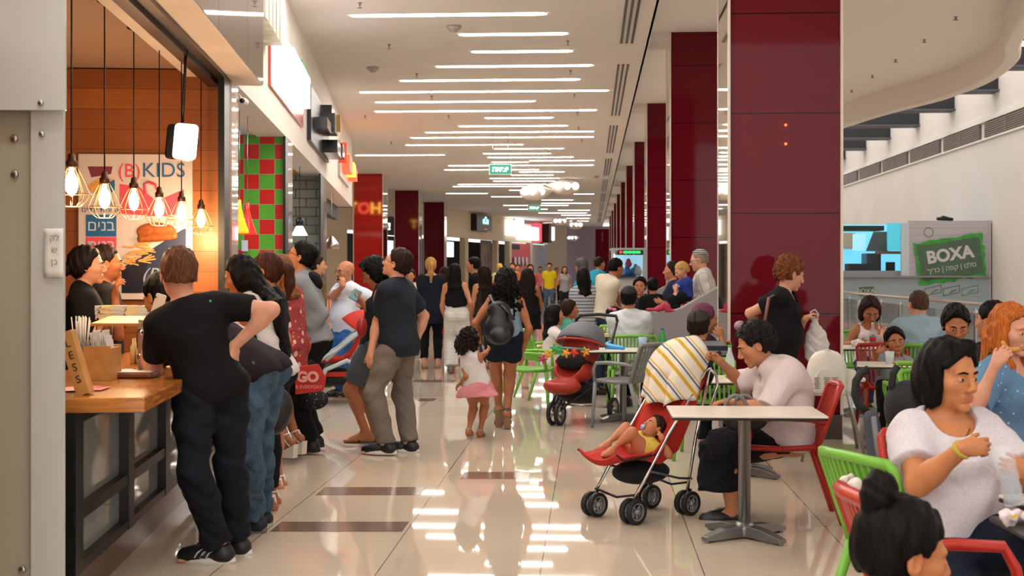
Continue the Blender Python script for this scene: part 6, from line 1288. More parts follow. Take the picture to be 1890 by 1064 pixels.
# --- long haired woman in white tank
p = mk('woman with long black hair in white tank top bending over the counter', 8.5, (503, 718), (444, 510), 82, H=1.68, sex='f', tone=SK['tan'], hp=-22, hair=(DK, 'long', dict(length=.45, vol=1.12, back=.05)),
       arms=dict(L=dict(w=(425, 640, .1), e=(470, 650, -.05)), R=dict(w=(430, 640, .3), e=(460, 650, .3))), legs=dict(L=dict(f=(494, 946, -.05)), R=dict(f=(500, 936, .2))))
p.top('tank_top', WHT, tank=True, hem=-.04, neck='vback', loose=.018); p.bottoms('jeans', DJN, leg=1.85, loose=.008); p.shoes(M('white strap', '#d8d2cc', .5), TAN, kind='sandal')
p.bag_strap(BLK, 'bag_strap', [p.S['L']+UP*.03, p.S['L']*.5+p.P*.5-FW*.12, T(505, 730, 8.3)], .008)
hb = empty('handbag', T(508, 755, 8.3), 0, 'large black handbag with gold clasp by the queue', 'bag'); F = Fld(); F.ell(T(508, 752, 8.35), (.11, .07, .13), k=.03); F.ell(T(503, 780, 8.35), (.09, .06, .08), k=.04); blob('sack', F, .011, M('black leather', '#0b0b10', .4), hb); MB().lathe([(.012, 0), (.014, .006), (.005, .01)], T(497, 770, 8.26), -FW, 14).build('gold_clasp', M('gold', '#b08a30', .3, metal=1.), hb, True)
# --- ponytail woman behind
p = mk('woman with reddish brown ponytail standing in the burger queue', 9.3, (499, 680), (490, 500), 80, H=1.66, sex='f', tone=SK['mid'], hair=('#3c1e14', 'pony', dict(length=.2)), legs=dict(L=dict(f=(507, 912, 0)), R=dict(f=(513, 905, .15))))
p.top('top', BLK, hem=0); p.skirt('skirt', DJN, length=.36, ra=(.14, .11), rb=(.17, .14)); p.shoes(M('white strap'), TAN, kind='sandal')
# --- floral dress
FL = cloth('red floral', '#8e3a3c', pat=spots('#c9b0a4', 13, .26, c3='#c07a4c'), stretch=(1, 1, .8))
p = mk('woman in red floral dress and white wedge sandals seen from behind', 10.6, (533, 648), (516, 500), 62, H=1.66, sex='f', tone=SK['tan'], hy=-20, heel=.07, hair=(LB, 'long', dict(length=.12, vol=.95)),
       arms=dict(R=dict(w=(556, 665, .0), e=(560, 610, .0)), L=dict(w=(500, 600, -.1), e=(500, 620, 0))), legs=dict(L=dict(f=(528, 845, -.1)), R=dict(f=(545, 838, .15))))
p.top('dress_top', FL, sleeve=.95, hem=-.06, loose=.012, wr=.003); p.skirt('dress_skirt', FL, top_=.1, length=.33, ra=(.16, .13), rb=(.165, .145), wr=.004); p.shoes(M('white strap'), M('white wedge', '#d8d2c6', .5), kind='wedge')
# --- man with grey hoodie
p = mk('man with glasses in grey hooded vest looking up at menu', 11.1, (578, 668), (556, 474), 84, H=1.80, tone=SK['mid'], hp=18, hair=(DK, 'short', dict(vol=1.2)), arms=dict(L=dict(w=(556, 630, -.15), e=(585, 610, -.12)), R=dict(w=(556, 640, .25), e=(585, 610, .3))), legs=dict(L=dict(f=(572, 835, -.08)), R=dict(f=(580, 826, .15))))
p.top('vest', cloth('heather grey', '#83868c'), sleeve=1.5, hem=-.02, loose=.022); p.bottoms('trousers', BLK, leg=1.97, loose=.02, flare=.04); p.shoes(BS); p.glasses(); F = Fld(); F.ell(p.nb-p.cf*.08-p.u*.03, (.13, .07, .06), p.cR, k=.03); F.ell(p.nb-p.cf*.10-p.u*.08, (.09, .06, .06), p.cR, k=.03); blob('hood', F, .012, BLK, p.root)
gb = empty('shopping_bag', T(577, 700, 10.25), 0, 'red shopping bag printed GO EVERYDAY', 'bag'); m = MB(); P = []
for dd in (0, .16):
    for x, y in ((545, 678), (588, 672), (602, 697), (598, 722), (545, 729)): P.append(T(x, y, 10.15+dd*.6))
m.add(P, [(0, 1, 2, 3, 4), (9, 8, 7, 6, 5)]+[(i, 5+i, 5+(i+1) % 5, (i+1) % 5) for i in range(5)]); m.build('sack', M('bag red', '#a8241f', .45), gb, True, bevel=.005)
bt = M('bag print', '#c98f8c', .5); text('lettering', 'GO', bt, T(568, 697, 10.14), .105, facing(180), gb, .001, bold=.006); text('lettering', '& EVERYDAY', bt, T(570, 715, 10.14), .035, facing(180), gb, .001)
pb_ = empty('tote_bag', T(578, 730, 10.9), 0, 'black tote bag with small white polka dots', 'bag'); F = Fld(); F.ell(T(578, 738, 10.95), (.125, .06, .085), k=.03); F.ell(T(566, 640, 10.98), (.06, .04, .17), k=.05); F.cap(T(566, 650, 10.98), T(575, 735, 10.95), .06, k=.05); blob('sack', F, .012, M('polka cloth', '#0c0e1a', .8, pat=spots('#b8b4b0', 42, .16)), pb_)
# --- bearded man in white
p = mk('bearded man with black glasses in white tee biting his thumb', 15.9, (638, 600), (637, 502), 128, H=1.66, fat=.35, tone=SK['mid'], hair=None, brow=DK, arms=dict(R=dict(w=(633, 528, -.3), e=(608, 556, -.25)), L=dict(w=(672, 560, -.25), e=(682, 545, 0))), legs=dict(L=dict(f=(648, 732, 0)), R=dict(f=(630, 732, 0))), palm=((0, 0, 1), (0, 0, 1)), fing=(None, (-.1, 1, .1)), curl=(.6, .7))
p.top('tshirt', cloth('pale white tee', '#c9d2dc'), sleeve=.75, hem=-.1, loose=.02); p.bottoms('jeans', cloth('bright denim', '#2f5f9a'), leg=1.95); p.shoes(BS); p.glasses(); p.beard(DK)
# --- woman with phone
p = mk('dark haired woman in grey shorts looking down at her phone', 11.55, (692, 650), (690, 502), 82, H=1.66, sex='f', tone=SK['tan'], hp=-32, hair=(DK, 'bob', dict(vol=1.12, curl=.004)), hunch=.05,
       arms=dict(L=dict(w=(668, 558, -.1), e=(698, 595, -.1)), R=dict(w=(664, 556, .15), e=(690, 590, .2))), legs=dict(L=dict(f=(676, 816, -.05), h=8), R=dict(f=(694, 816, .2))), fing=((-.8, .5, 0), (-.8, .5, 0)), palm=((.3, .5, .6), (.3, .5, -.6)), curl=(.7, .7))
p.fringe(DK); p.top('tank_top', cloth('charcoal rib', '#1c2024'), tank=True, hem=-.05); p.bottoms('shorts', cloth('grey shorts', '#4e5359'), leg=.8, loose=.012); p.shoes(BS, M('brown sole', '#4a3428', .6), kind='flipflop')
ph = empty('phone', T(655, 546, 11.4), 0, 'teal cased phone in the hands of dark haired woman', 'phone'); MB().rbox(T(656, 545, 11.45), (.075, .135, .012), .01, CR @ R3(math.pi/2-.9, .5, 0)).build('body', M('teal case', '#4f8a8e', .4), ph, True)
rb = empty('shoulder_bag', T(668, 600, 11.4), 0, 'small red shoulder bag at the phone woman hip', 'bag'); F = Fld(); F.ell(T(668, 604, 11.3), (.045, .06, .09), k=.02); blob('sack', F, .01, M('bag red'), rb)
# --- man navy tee
p = mk('man in navy tee and grey trousers looking up, side view', 11.06, (735, 662), (733, 487), 72, H=1.78, tone=SK['pink'], hp=20, fat=.12, hair=('#23140e', 'short'), arms=dict(L=dict(w=(684, 652, -.1), e=(700, 592, -.1)), R=dict(w=(765, 640, .25), e=(770, 590, .25))),
       legs=dict(L=dict(f=(714, 839, -.1), k=(712, 750, -.1)), R=dict(f=(756, 836, .08), k=(750, 750, .1))), fing=((-.0, -1, 0), None), palm=((.3, 0, 1), None), curl=(.45, .5))
p.top('tshirt', cloth('dark slate tee', '#1f2631'), sleeve=.72, hem=-.12, loose=.022); p.bottoms('trousers', GRYT, leg=1.96, loose=.014, flare=.025, wr=.007); p.shoes(BS, WS); p.glasses()
# --- man profile with brown hair
p = mk('young man in olive jacket facing right beside the brick shop', 17.5, (586, 590), (586, 490), -75, H=1.74, tone=SK['light'], hair=('#2e1c12', 'short', dict(vol=1.2))); p.top('jacket', cloth('olive jacket', '#6b5a38'), sleeve=1.8, hem=-.1, neck='none'); p.bottoms('trousers', DJN); p.shoes(BS)
p = mk('small smiling woman in white seen beyond the navy tee man', 24, (760, 585), (757, 510), 175, H=1.55, sex='f', tone=SK['mid'], hair=(BR, 'pony', dict(length=.1))); p.top('top', WHT); p.bottoms('trousers', DJN); p.shoes(BS)
# --- blonde ponytail
p = mk('woman with blonde ponytail in loose navy tunic from behind', 20.6, (797, 590), (795, 491), 5, H=1.74, sex='f', tone=SK['light'], hair=('#b08448', 'pony', dict(length=.26, vol=1.1)), legs=dict(L=dict(f=(783, 680, 0)), R=dict(f=(808, 681, 0))), arms=dict(L=dict(w=(775, 580, .1), e=(778, 560, 0)), R=dict(w=(812, 560, .3), e=(820, 555, 0))))
p.top('tunic', cloth('navy tunic', '#171b28'), sleeve=1.2, hem=-.22, loose=.03, flare=.03, neck='boat'); p.bottoms('leggings', BLK, leg=1.8); p.shoes(TAN, kind='flat')
# --- red trousers
p = mk('walking person in bright red trousers behind the tunic woman', 22.3, (822, 588), (822, 506), 0, H=1.66, sex='f', tone=SK['mid'], hair=(BR, 'long', dict(length=.1)), legs=dict(L=dict(f=(810, 655, .2), p=-45), R=dict(f=(836, 669, 0)))); p.top('top', WHT, hem=0); p.bottoms('trousers', cloth('red trousers', '#c9302c'), leg=1.9, loose=.012); p.shoes(M('grey shoe', '#6a6058', .6))
# --- crop top
KN = cloth('white zigzag knit', '#c9c6c0', pat=stripes([(0, '#cfccc6'), (.6, '#bcbab5'), (.75, '#cfccc6')], .05, 2, .05))
p = mk('woman in black crop top and white patterned trousers from behind', 19.7, (843, 592), (839, 503), 2, H=1.66, sex='f', tone=SK['mid'], hair=(DK, 'long', dict(length=.38, vol=1.0)), legs=dict(L=dict(f=(832, 688, 0)), R=dict(f=(854, 686, 0))), arms=dict(L=dict(w=(822, 592, .1), e=(817, 565, 0)), R=dict(w=(868, 575, .1), e=(866, 560, 0))))
p.top('crop_top', BLK, tank=True, hem=.13, neck='none'); p.bottoms('trousers', KN, leg=1.95, loose=.02, flare=.05, waist=.1); p.shoes(M('grey shoe'))
# --- man black tee left
p = mk('man in black tee facing left behind the crop top woman', 22, (884, 592), (873, 490), 80, H=1.74, tone=SK['mid'], hair=(DK, 'short'), legs=dict(L=dict(f=(878, 672)), R=dict(f=(888, 670))), arms=dict(L=dict(w=(866, 560, -.1), e=(875, 575, -.1)))); p.top('tshirt', BLK, sleeve=.7); p.bottoms('jeans', JN); p.shoes(BS)
p = mk('woman with long wavy dark hair in patterned dress between walkers', 20.5, (893, 592), (893, 506), 20, H=1.62, sex='f', tone=SK['mid'], hair=('#1c100c', 'long', dict(length=.42, vol=1.15, curl=.006))); p.top('dress_top', cloth('brown print', '#2e2620', pat=spots('#8a7a5a', 30, .12)), tank=True); p.skirt('dress_skirt', cloth('brown print'), length=.4); p.shoes(BS, kind='sandal')
# --- backpack woman
p = mk('woman in denim shorts with black backpack walking away', 12.8, (930, 640), (934, 519), 3, H=1.60, sex='f', tone=SK['tan'], heel=.06, hair=(DK, 'long', dict(length=.34, vol=1.35, curl=.007, back=.0)), fat=.12, legs=dict(L=dict(f=(921, 783, .18), p=30), R=dict(f=(936, 788, 0))), arms=dict(L=dict(w=(887, 625, .1), e=(888, 598, 0)), R=dict(w=(966, 645, .05), e=(965, 600, 0))))
p.top('vest', cloth('pale denim', '#7f9cae', noise=.2), tank=True, hem=-.02, neck='none'); p.bottoms('shorts', cloth('dark denim shorts', '#141d2c', noise=.2), leg=.55, loose=.02); p.shoes(M('blue strap', '#3c4a66', .6), M('cork heel', '#8a6a4e', .7), kind='heel')
bk = empty('backpack', T(921, 600, 12.5), 0, 'black leather backpack on the back of the shorts woman', 'backpack'); F = Fld(); F.ell(T(921, 608, 12.58), (.145, .075, .15), k=.05); F.ell(T(921, 575, 12.6), (.11, .06, .10), k=.04); F.ell(T(923, 622, 12.5), (.10, .04, .075), k=.03); blob('sack', F, .012, M('black leather'), bk)
m = MB(); m.tube([T(905, 546, 12.72), T(912, 560, 12.6), T(925, 563, 12.55)], .012, 6, flat=2); m.tube([T(948, 590, 12.5), T(940, 578, 12.55), T(925, 563, 12.55)], .012, 6, flat=2); m.build('strap', M('black leather'), bk, True)
# --- toddler
p = mk('little girl in white top and pink skirt with curly dark hair', 12.1, (879, 706), (868, 629), -15, H=1.0, sex='f', hk=.80, tone=SK['tan'], hy=-45, hair=('#1a0f0b', 'bob', dict(vol=1.4, curl=.012)), legs=dict(L=dict(f=(865, 804, -.05)), R=dict(f=(886, 806, .05))), arms=dict(L=dict(w=(846, 712, .02), e=(853, 678, 0)), R=dict(w=(902, 645, .3), e=(900, 672, .1))))
p.top('top', WHT, tank=True, hem=-.02, loose=.02, neck='none', flare=.015); p.skirt('skirt', cloth('pink ruffle', '#c97f86'), top_=.03, length=.20, ra=(.21, .18), rb=(.34, .29), wr=.010); p.shoes(M('silver strap', '#9a9490', .4), M('silver sole', '#7f7570', .5), kind='sandal')
# --- black dress woman
p = mk('woman with long curly dark hair in short black dress', 20.4, (976, 592), (974, 512), -8, H=1.66, sex='f', tone=SK['tan'], hair=('#1c0f0c', 'long', dict(length=.42, vol=1.3, curl=.008)), legs=dict(L=dict(f=(970, 682)), R=dict(f=(962, 684))), arms=dict(R=dict(w=(992, 538, .1), e=(999, 566, 0)))); p.top('dress_top', BLK, tank=True, loose=.02); p.skirt('dress_skirt', BLK, length=.28, ra=(.17, .14), rb=(.2, .16)); p.shoes(TAN, kind='sandal')
# --- far walkers
def far(label, d, x, hy_, H, face, top_, bot, hair, sex='m', tone='mid', **k):
    q = mk(label, d, (x, zl(.53*H, d)), (x, zl(.93*H, d)), face, H=H, sex=sex, tone=SK[tone], hair=hair, **k); q.top('top', top_, tank=(sex == 'f' and k.get('arms') is None and False)); q.bottoms('trousers', bot); q.shoes(BS); return q
far('man in bright yellow tee and jeans walking toward camera', 46, 1014, 0, 1.74, 175, cloth('yellow tee', '#d0b41c'), LJN, (DK, 'short'))
p = far('woman in grey tank and dark jeans beside yellow tee man', 44, 1042, 0, 1.62, 185, cloth('grey tank', '#8f8c8c'), DJN, ('#2a1812', 'long', dict(length=.25)), 'f', arms=dict(R=dict(w=(1032, 512, -.2), e=(1030, 525, 0))))
far('woman with long dark hair far down the corridor, left one', 38, 979, 0, 1.66, 185, cloth('coral top', '#b0504a'), DJN, (DK, 'long', dict(length=.2)), 'f'); far('person in pink shirt far away beside the shutter', 58, 997, 0, 1.64, 180, cloth('pink top', '#d8707a'), JN, (BR, 'short'))
far('person in pink behind the yellow tee man', 62, 1027, 0, 1.6, 180, cloth('pink top'), DJN, (BR, 'short')); far('blond person far away above the curly hair woman', 40, 922, 0, 1.68, 10, cloth('cream top', '#c9b48a'), JN, ('#c9a050', 'short')); far('dark haired man far away between the two long haired women', 42, 946, 0, 1.72, 170, cloth('orange top', '#b86a3c'), JN, (BR, 'short'))
far('distant brown haired shopper just left of the black dress woman', 45, 956, 0, 1.68, 180, cloth('coral top'), JN, (BR, 'short'))
# --- group at the back tables
SG = cloth('grey striped tee', '#8f9298', pat=stripes([(0, '#a4a6aa'), (.72, '#3c414c')], .045))
p = mk('woman with black hair in grey striped tee seen from behind', 18.6, (1080, zl(.86, 18.6)), (1076, 512), 10, H=1.60, sex='f', tone=SK['mid'], hair=(DK, 'long', dict(length=.16, vol=1.05)), arms=dict(R=dict(w=(1108, 590, .2), e=(1107, 572, 0)))); p.top('tshirt', SG, sleeve=.7, hem=-.12, loose=.02); p.bottoms('jeans', JN); p.shoes(BS)
p = mk('grey haired man in cyan tee bending over the children table', 20, (1112, 588), (1073, 493), 25, H=1.76, tone=SK['warm'], hair=('#4c4a4a', 'short'), hunch=.06, arms=dict(R=dict(w=(1131, 572, .1), e=(1127, 545, 0)), L=dict(w=(1095, 570, .3), e=(1100, 545, .2)))); p.top('tshirt', cloth('cyan tee', '#2f9ab8'), sleeve=.7, hem=-.1, loose=.02); p.bottoms('jeans', JN); p.shoes(BS)
p = mk('man in teal shirt with ruddy face near the claw machine', 27, (1104, 575), (1107, 487), -60, H=1.72, tone=SK['warm'], hair=(BR, 'short')); p.top('shirt', cloth('teal shirt', '#1f8a96')); p.bottoms('trousers', DJN); p.shoes(BS)
p = mk('young man in white tee leaning right over the table', 18.6, (1110, 590), (1137, 495), -58, H=1.74, tone=SK['tan'], hp=-15, hair=(DK, 'short'), hunch=.05, arms=dict(R=dict(w=(1142, 570, -.1), e=(1128, 545, -.1)), L=dict(w=(1146, 572, .2), e=(1138, 545, .2)))); p.top('tshirt', cloth('cream tee', '#cfc4b0'), sleeve=.75, loose=.02); p.bottoms('jeans', JN); p.shoes(BS)
def seated(label, d, x, hx, hy_, face, H, sex='m', hair=None, tone='mid', pz=.50, pdx=0, dd=0., **k):
    s_ = zl(pz, d); fd = hd(face); kn = .42*H/1.75
    base = G(x, d); leg = {}
    for sd, sg in (('L', -1), ('R', 1)):
        r_ = np.cross(fd, UP); kp = base+fd*kn+r_*sg*.11; ap = base+fd*(kn*.95)+r_*sg*.11
        leg[sd] = (kp, ap)
    q = Person.__new__(Person)
    def toq(p_, z): v = p_-UP*p_[2]; dep = float(np.dot(v, FW)); px = CX+np.dot(v, RT)/dep*2500; return (px, HZ+(HC-z)*2500/dep, dep-d)
    if 'legs' not in k: k['legs'] = {sd: dict(f=toq(leg[sd][1], .0), k=toq(leg[sd][0]+fd*.3, .75*H/1.75)) for sd in 'LR'}
    if 'arms' not in k:
        k['arms'] = {}
        for sd, sg in (('L', -1), ('R', 1)): r_ = np.cross(fd, UP); k['arms'][sd] = dict(w=toq(base+fd*.33*H/1.7+r_*sg*.12, .74), e=toq(base+fd*.02+r_*sg*.30, .70))
    return mk(label, d, (x, s_), (hx, hy_, dd), face, H=H, sex=sex, sit=True, hair=hair, tone=SK[tone], **k)
p = seated('girl with very long black hair sitting by the jogging stroller', 15.3, 1018, 1024, 583, -78, 1.35, 'f', (DK, 'long', dict(length=.34, vol=1.0)), hk=.9, pz=.48); p.top('tshirt', WHT, sleeve=.7); p.bottoms('trousers', cloth('red trousers'), leg=1.9); p.shoes(BS)
p = seated('girl with tied back hair facing right behind the stroller canopy', 16.3, 1048, 1052, 572, -75, 1.4, 'f', (BR, 'lowbun'), hk=.9, pz=.48, tone='tan'); p.top('tshirt', cloth('green top', '#3f8a7a')); p.bottoms('trousers', JN); p.shoes(BS)
p = seated('pigtailed girl with pink hair bow at the children table', 17.3, 1136, 1131, 584, 60, 1.2, 'f', (DK, 'pony', dict(length=.2)), hk=.88, pz=.48, tone='tan', hp=-20); p.top('tshirt', WHT); p.bottoms('trousers', JN); p.shoes(BS)
bw = empty('hair_bow', T(1131, 571, 17.1), 0, 'pink hair bow on the pigtailed girl', 'bow'); m = MB(); m.ell(T(1127, 570, 17.15), (.03, .015, .02)); m.ell(T(1134, 572, 17.15), (.03, .015, .02)); m.build('ribbon', M('pink ribbon', '#e0708a', .6), bw, True)
p = seated('man in white tee and dark skullcap seated with back to camera', 14.5, 1166, 1161, 552, -12, 1.78, 'm', (DK, 'short'), tone='mid', arms=dict(L=dict(w=(1150, 612, .45), e=(1133, 640, .1)), R=dict(w=(1175, 612, .45), e=(1205, 636, .1)))); p.top('tshirt', cloth('cool white tee', '#c6ccd2'), sleeve=.75, hem=-.1, loose=.022, wr=.006); p.bottoms('trousers', DJN); p.shoes(BS); p.kippah(M('black felt', '#17171c', .8), .085)
p = mk('boy with short black hair seen from behind beside the partition', 19, (1206, zl(.62, 19)), (1205, 529), 0, H=1.45, tone=SK['mid'], hk=.9, hair=(DK, 'short')); p.top('tshirt', BLK, neck='scoop'); p.bottoms('trousers', DJN); p.shoes(BS)
p = mk('youth with tall quiff facing camera behind the seated man', 19.9, (1184, zl(.66, 19.9)), (1181, 529), 170, H=1.5, tone=SK['mid'], hair=(DK, 'short', dict(vol=2.2))); p.top('tshirt', NVY); p.bottoms('trousers', DJN); p.shoes(BS)
p = mk('woman in navy top with hair bun facing left by partition', 18, (1242, zl(.85, 18)), (1240, 500), 82, H=1.64, sex='f', tone=SK['mid'], hair=('#1f1310', 'lowbun'), arms=dict(L=dict(w=(1222, 558, -.1), e=(1244, 556, -.1)), R=dict(w=(1222, 562, .1), e=(1240, 560, .2)))); p.top('top', cloth('deep navy top', '#232a44'), sleeve=.3, hem=-.1); p.bottoms('trousers', DJN); p.shoes(BS)
ST2 = cloth('white pinstripe shirt', '#c9c2c0', pat=stripes([(0, '#d0c9c6'), (.8, '#8a8290')], .03, 1))
p = mk('man with striped skullcap in white pinstripe shirt holding a toddler', 16.9, (1303, zl(.93, 16.9)), (1290, 481), 82, H=1.80, tone=SK['pink'], fat=.2, hp=-12, hair=('#8a7a6a', 'buzz'), brow='#6a5a4a', arms=dict(L=dict(w=(1268, 552, -.12), e=(1300, 562, -.15)), R=dict(w=(1255, 545, .15), e=(1290, 560, .3))), curl=(.8, .8)); p.top('shirt', ST2, sleeve=1.7, hem=-.1, loose=.03); p.bottoms('trousers', DJN); p.shoes(BS); p.glasses(); p.kippah(M('striped felt', '#3a4450', .8, pat=stripes([(0, '#39424f'), (.6, '#c9c9c0')], .022)), .10)
p = mk('blond toddler in blue shirt held by the man', 16.6, (1266, 545), (1258, 500), 100, H=.85, sex='m', hk=.78, tone=SK['pink'], hp=-25, hair=('#b08a50', 'short'), arms=dict(L=dict(w=(1246, 545, -.1), e=(1244, 530, -.05)), R=dict(w=(1250, 545, .1), e=(1256, 530, .1))), legs=dict(L=dict(f=(1250, 585, -.1), k=(1242, 560, -.1)), R=dict(f=(1264, 590, .1), k=(1256, 565, .1)))); p.top('tshirt', cloth('royal blue tee', '#2a3a86', pat=spots('#b8c4c0', 9, .14)), sleeve=.8, hem=-.02); p.bottoms('trousers', DJN)
# --- boy and scarf woman
p = seated('boy in grey and black striped tee with dark skullcap from behind', 10.85, 1308, 1290, 603, -20, 1.55, 'm', ('#1c1310', 'short'), hk=.98, pz=.47, arms=dict(L=dict(w=(1290, 712, .45), e=(1285, 715, .1)), R=dict(w=(1350, 700, .4), e=(1358, 715, .1)))); p.top('tshirt', cloth('boy striped tee', '#55585e', pat=stripes([(0, '#77797d'), (.5, '#2a2c33')], .075)), sleeve=.75, loose=.018); p.bottoms('trousers', DJN); p.shoes(BS); p.kippah(M('brown felt', '#2c2320', .8), .10)
p = seated('woman in plum headscarf eating, facing right behind the boy', 11.75, 1290, 1302, 590, -72, 1.62, 'f', None, tone='mid', brow=BR, hp=-8, arms=dict(R=dict(w=(1331, 622, -.2), e=(1318, 655, -.2)), L=dict(w=(1334, 640, .2), e=(1300, 655, .3))), fing=(None, (-.2, 1, 0)), curl=(.6, .9)); p.top('top', cloth('plum blouse', '#33162c'), sleeve=1.2, loose=.02); p.skirt('skirt', DJN, length=.3); F = Fld(); F.ell(p.h(0, -.03, .045), np.array([.093, .108, .098])*p.hk, p.hR, clip=[(p.h(0, .05, .04), p.hR @ nrm((0, 1, -.5)))]); F.ell(p.h(0, -.09, -.03), (.07, .05, .07), p.hR, k=.04); blob('headscarf', F, .009, cloth('plum scarf', '#6a3550', pat=spots('#9a7a80', 40, .13)), p.root, wrinkle(3, .004, p.Hc, 3))
# --- auburn woman with plastic bag
p = mk('auburn haired woman in black dress holding a white plastic bag', 11.3, (1436, 650), (1459, 506), -112, H=1.68, sex='f', tone=SK['pink'], fat=.6, wd=1.06, hk=1.02, hp=-16, hy=34, hair=('#6a3c20', 'short', dict(vol=2.4, curl=.010)), twist=0,
       arms=dict(R=dict(w=(1408, 612, .12), e=(1368, 588, .02)), L=dict(w=(1487, 588, -.12), e=(1480, 620, .02))), fing=((.75, .5, -.1), (.3, -1, 0)), palm=((0, -1, 0), (0, 0, 1)), curl=(.8, .5))
p.top('dress_top', BLK, sleeve=.55, hem=-.1, neck='scoop', loose=.02); p.skirt('dress_skirt', BLK, top_=.12, length=.55, ra=(.19, .16), rb=(.23, .2)); p.shoes(BS, kind='flat'); p.bag_strap(M('brown strap', '#6a3428', .5), 'bag_strap', [p.S['R']+UP*.06-p.cr*.05, T(1419, 550, 11.03), T(1412, 590, 11.0), T(1402, 622, 11.02)], .007)
p.bag_strap(M('gold'), 'necklace', [p.nb+p.cr*.06, p.nb+p.cf*.10-UP*.08, p.nb+p.cf*.115-UP*.12+p.cr*.005, p.nb+p.cf*.10-UP*.08-p.cr*.01, p.nb-p.cr*.06], .002)
hb = empty('shoulder_bag', T(1365, 600, 11.3), 0, 'mauve shoulder bag behind the auburn woman elbow', 'bag'); F = Fld(); F.ell(T(1366, 602, 11.35), (.05, .06, .045), k=.02); blob('sack', F, .009, M('mauve leather', '#9a7a8a', .5), hb)
pbag = empty('plastic_bag', T(1507, 625, 11.35), 0, 'crinkled white plastic bag hanging from the auburn woman hand', 'bag'); F = Fld(); q = lambda x, y: T(x, y, 11.33); F.ell(q(1507, 636), (.10, .07, .15), k=.04); F.ell(q(1507, 652), (.092, .062, .115), k=.04); F.cap(q(1505, 610), q(1503, 588), .055, .015, k=.03)
blob('sack', F, .006, M('thin plastic', '#e6e2e0', .3, trans=.35, bump=.5, scale=30), pbag, wrinkle(4, .006, q(1507, 630), 2.2)); MB().tube([q(1498, 592), q(1496, 576), q(1504, 572), q(1510, 580), q(1508, 594)], .008, 5, flat=2.5).build('handle', M('thin plastic'), pbag, True)
# --- grandmother
p = seated('grandmother in white blouse and dark patterned skirt holding the stroller', 8.2, 1452, 1394, 637, 88, 1.60, 'f', ('#141010', 'short', dict(vol=1.9, curl=.006)), tone='mid', pz=.50, fat=.35, hp=-24, hunch=.09, hk=.97, brow='#1a1414', legs=dict(L=dict(f=(1352, 968, -.05), k=(1310, 760, -.05)), R=dict(f=(1362, 962, .2), k=(1310, 760, .2))),
           arms=dict(L=dict(w=(1345, 742, -.12), e=(1402, 752, -.22)), R=dict(w=(1326, 664, .12), e=(1392, 705, .22))), fing=((-1, -.05, 0), (-.8, .45, 0)), palm=((0, -1, 0), (0, -.6, -.6)), curl=(.5, 1.1))
p.top('blouse', cloth('white rib blouse', '#cfc2c2', bump=.4), sleeve=.95, hem=-.07, loose=.035, wr=.008); F = Fld(); k_ = (p.kn['L']+p.kn['R'])/2
GS = cloth('dark flecked skirt', '#16171f', pat=spots('#55525a', 60, .13), wr=0) if False else cloth('dark flecked skirt', '#16171f', pat=spots('#55525a', 60, .13))
F.econ(p.P, k_+p.f*.06, (.20, .13), (.19, .12), p.pr, k=.05); a_ = (p.an['L']+p.an['R'])/2; F.econ(k_+UP*.05+p.f*.02, k_+(a_-k_)*.62+p.f*.05-UP*.0, (.17, .12), (.20, .15), p.pr, k=.05); F.ell(k_, (.19, .11, .10), p.pR, k=.04); blob('skirt', F, .011, GS, p.root, wrinkle(5, .007, p.P, 1.4))
p.shoes(BS, BS, kind='flat'); p.bag_strap(M('black cord', '#1a1a1c', .7), 'cord_necklace', [p.nb-p.cf*.04+p.cr*.05*g+UP*.03 for g in (1, 0, -1)]+[p.nb+p.cf*.06-UP*.02-p.cr*.05], .004)
hb = empty('handbag', T(1372, 770, 8.05), 0, 'black handbag with grey ring handles on the grandmother lap', 'bag'); F = Fld(); F.ell(T(1376, 776, 8.0), (.13, .07, .07), k=.03); blob('sack', F, .01, M('black leather'), hb)
for x0, dd in ((1358, -.02), (1374, .04)): MB().tube([T(x0+22*math.cos(a)*.9, 756-26*math.sin(a), 8.0+dd) for a in np.linspace(0, math.pi, 12)], .011, 6, flat=1.4).build('handle', M('grey handle', '#6f6e70', .5), hb, True)
# --- baby
b_ = mk('sleeping baby with blue pacifier lying in the red stroller', 8.28, (1182, 832, .0), (1207, 790, .02), 118, H=.72, hk=.60, tone='#c98a66', hp=38, hroll=0, hair=('#2c1c14', 'short'), legs=dict(L=dict(f=(1128, 842, -.1), k=(1150, 800, -.12)), R=dict(f=(1120, 830, .06), k=(1150, 802, .1))), arms=dict(L=dict(w=(1222, 812, -.1), e=(1218, 830, -.08)), R=dict(w=(1222, 800, .15), e=(1214, 825, .14))))
b_.top('bodysuit', cloth('yellow print bib', '#c9b44a', pat=spots('#2a4a7a', 70, .2)), sleeve=.4, hem=-.0, loose=.008)
pc = empty('pacifier', T(1193, 797, 8.2), 0, 'pale blue pacifier in the baby mouth', 'pacifier'); m = MB(); v = b_.hR[:, 1]; cpt = b_.h(0, .108, -.066); m.lathe([(.018, 0), (.019, .003), (.012, .006), (.009, .012), (.003, .014)], cpt, v, 16); m.build('shield', M('pacifier blue', '#8fb0d0', .3), pc, True)
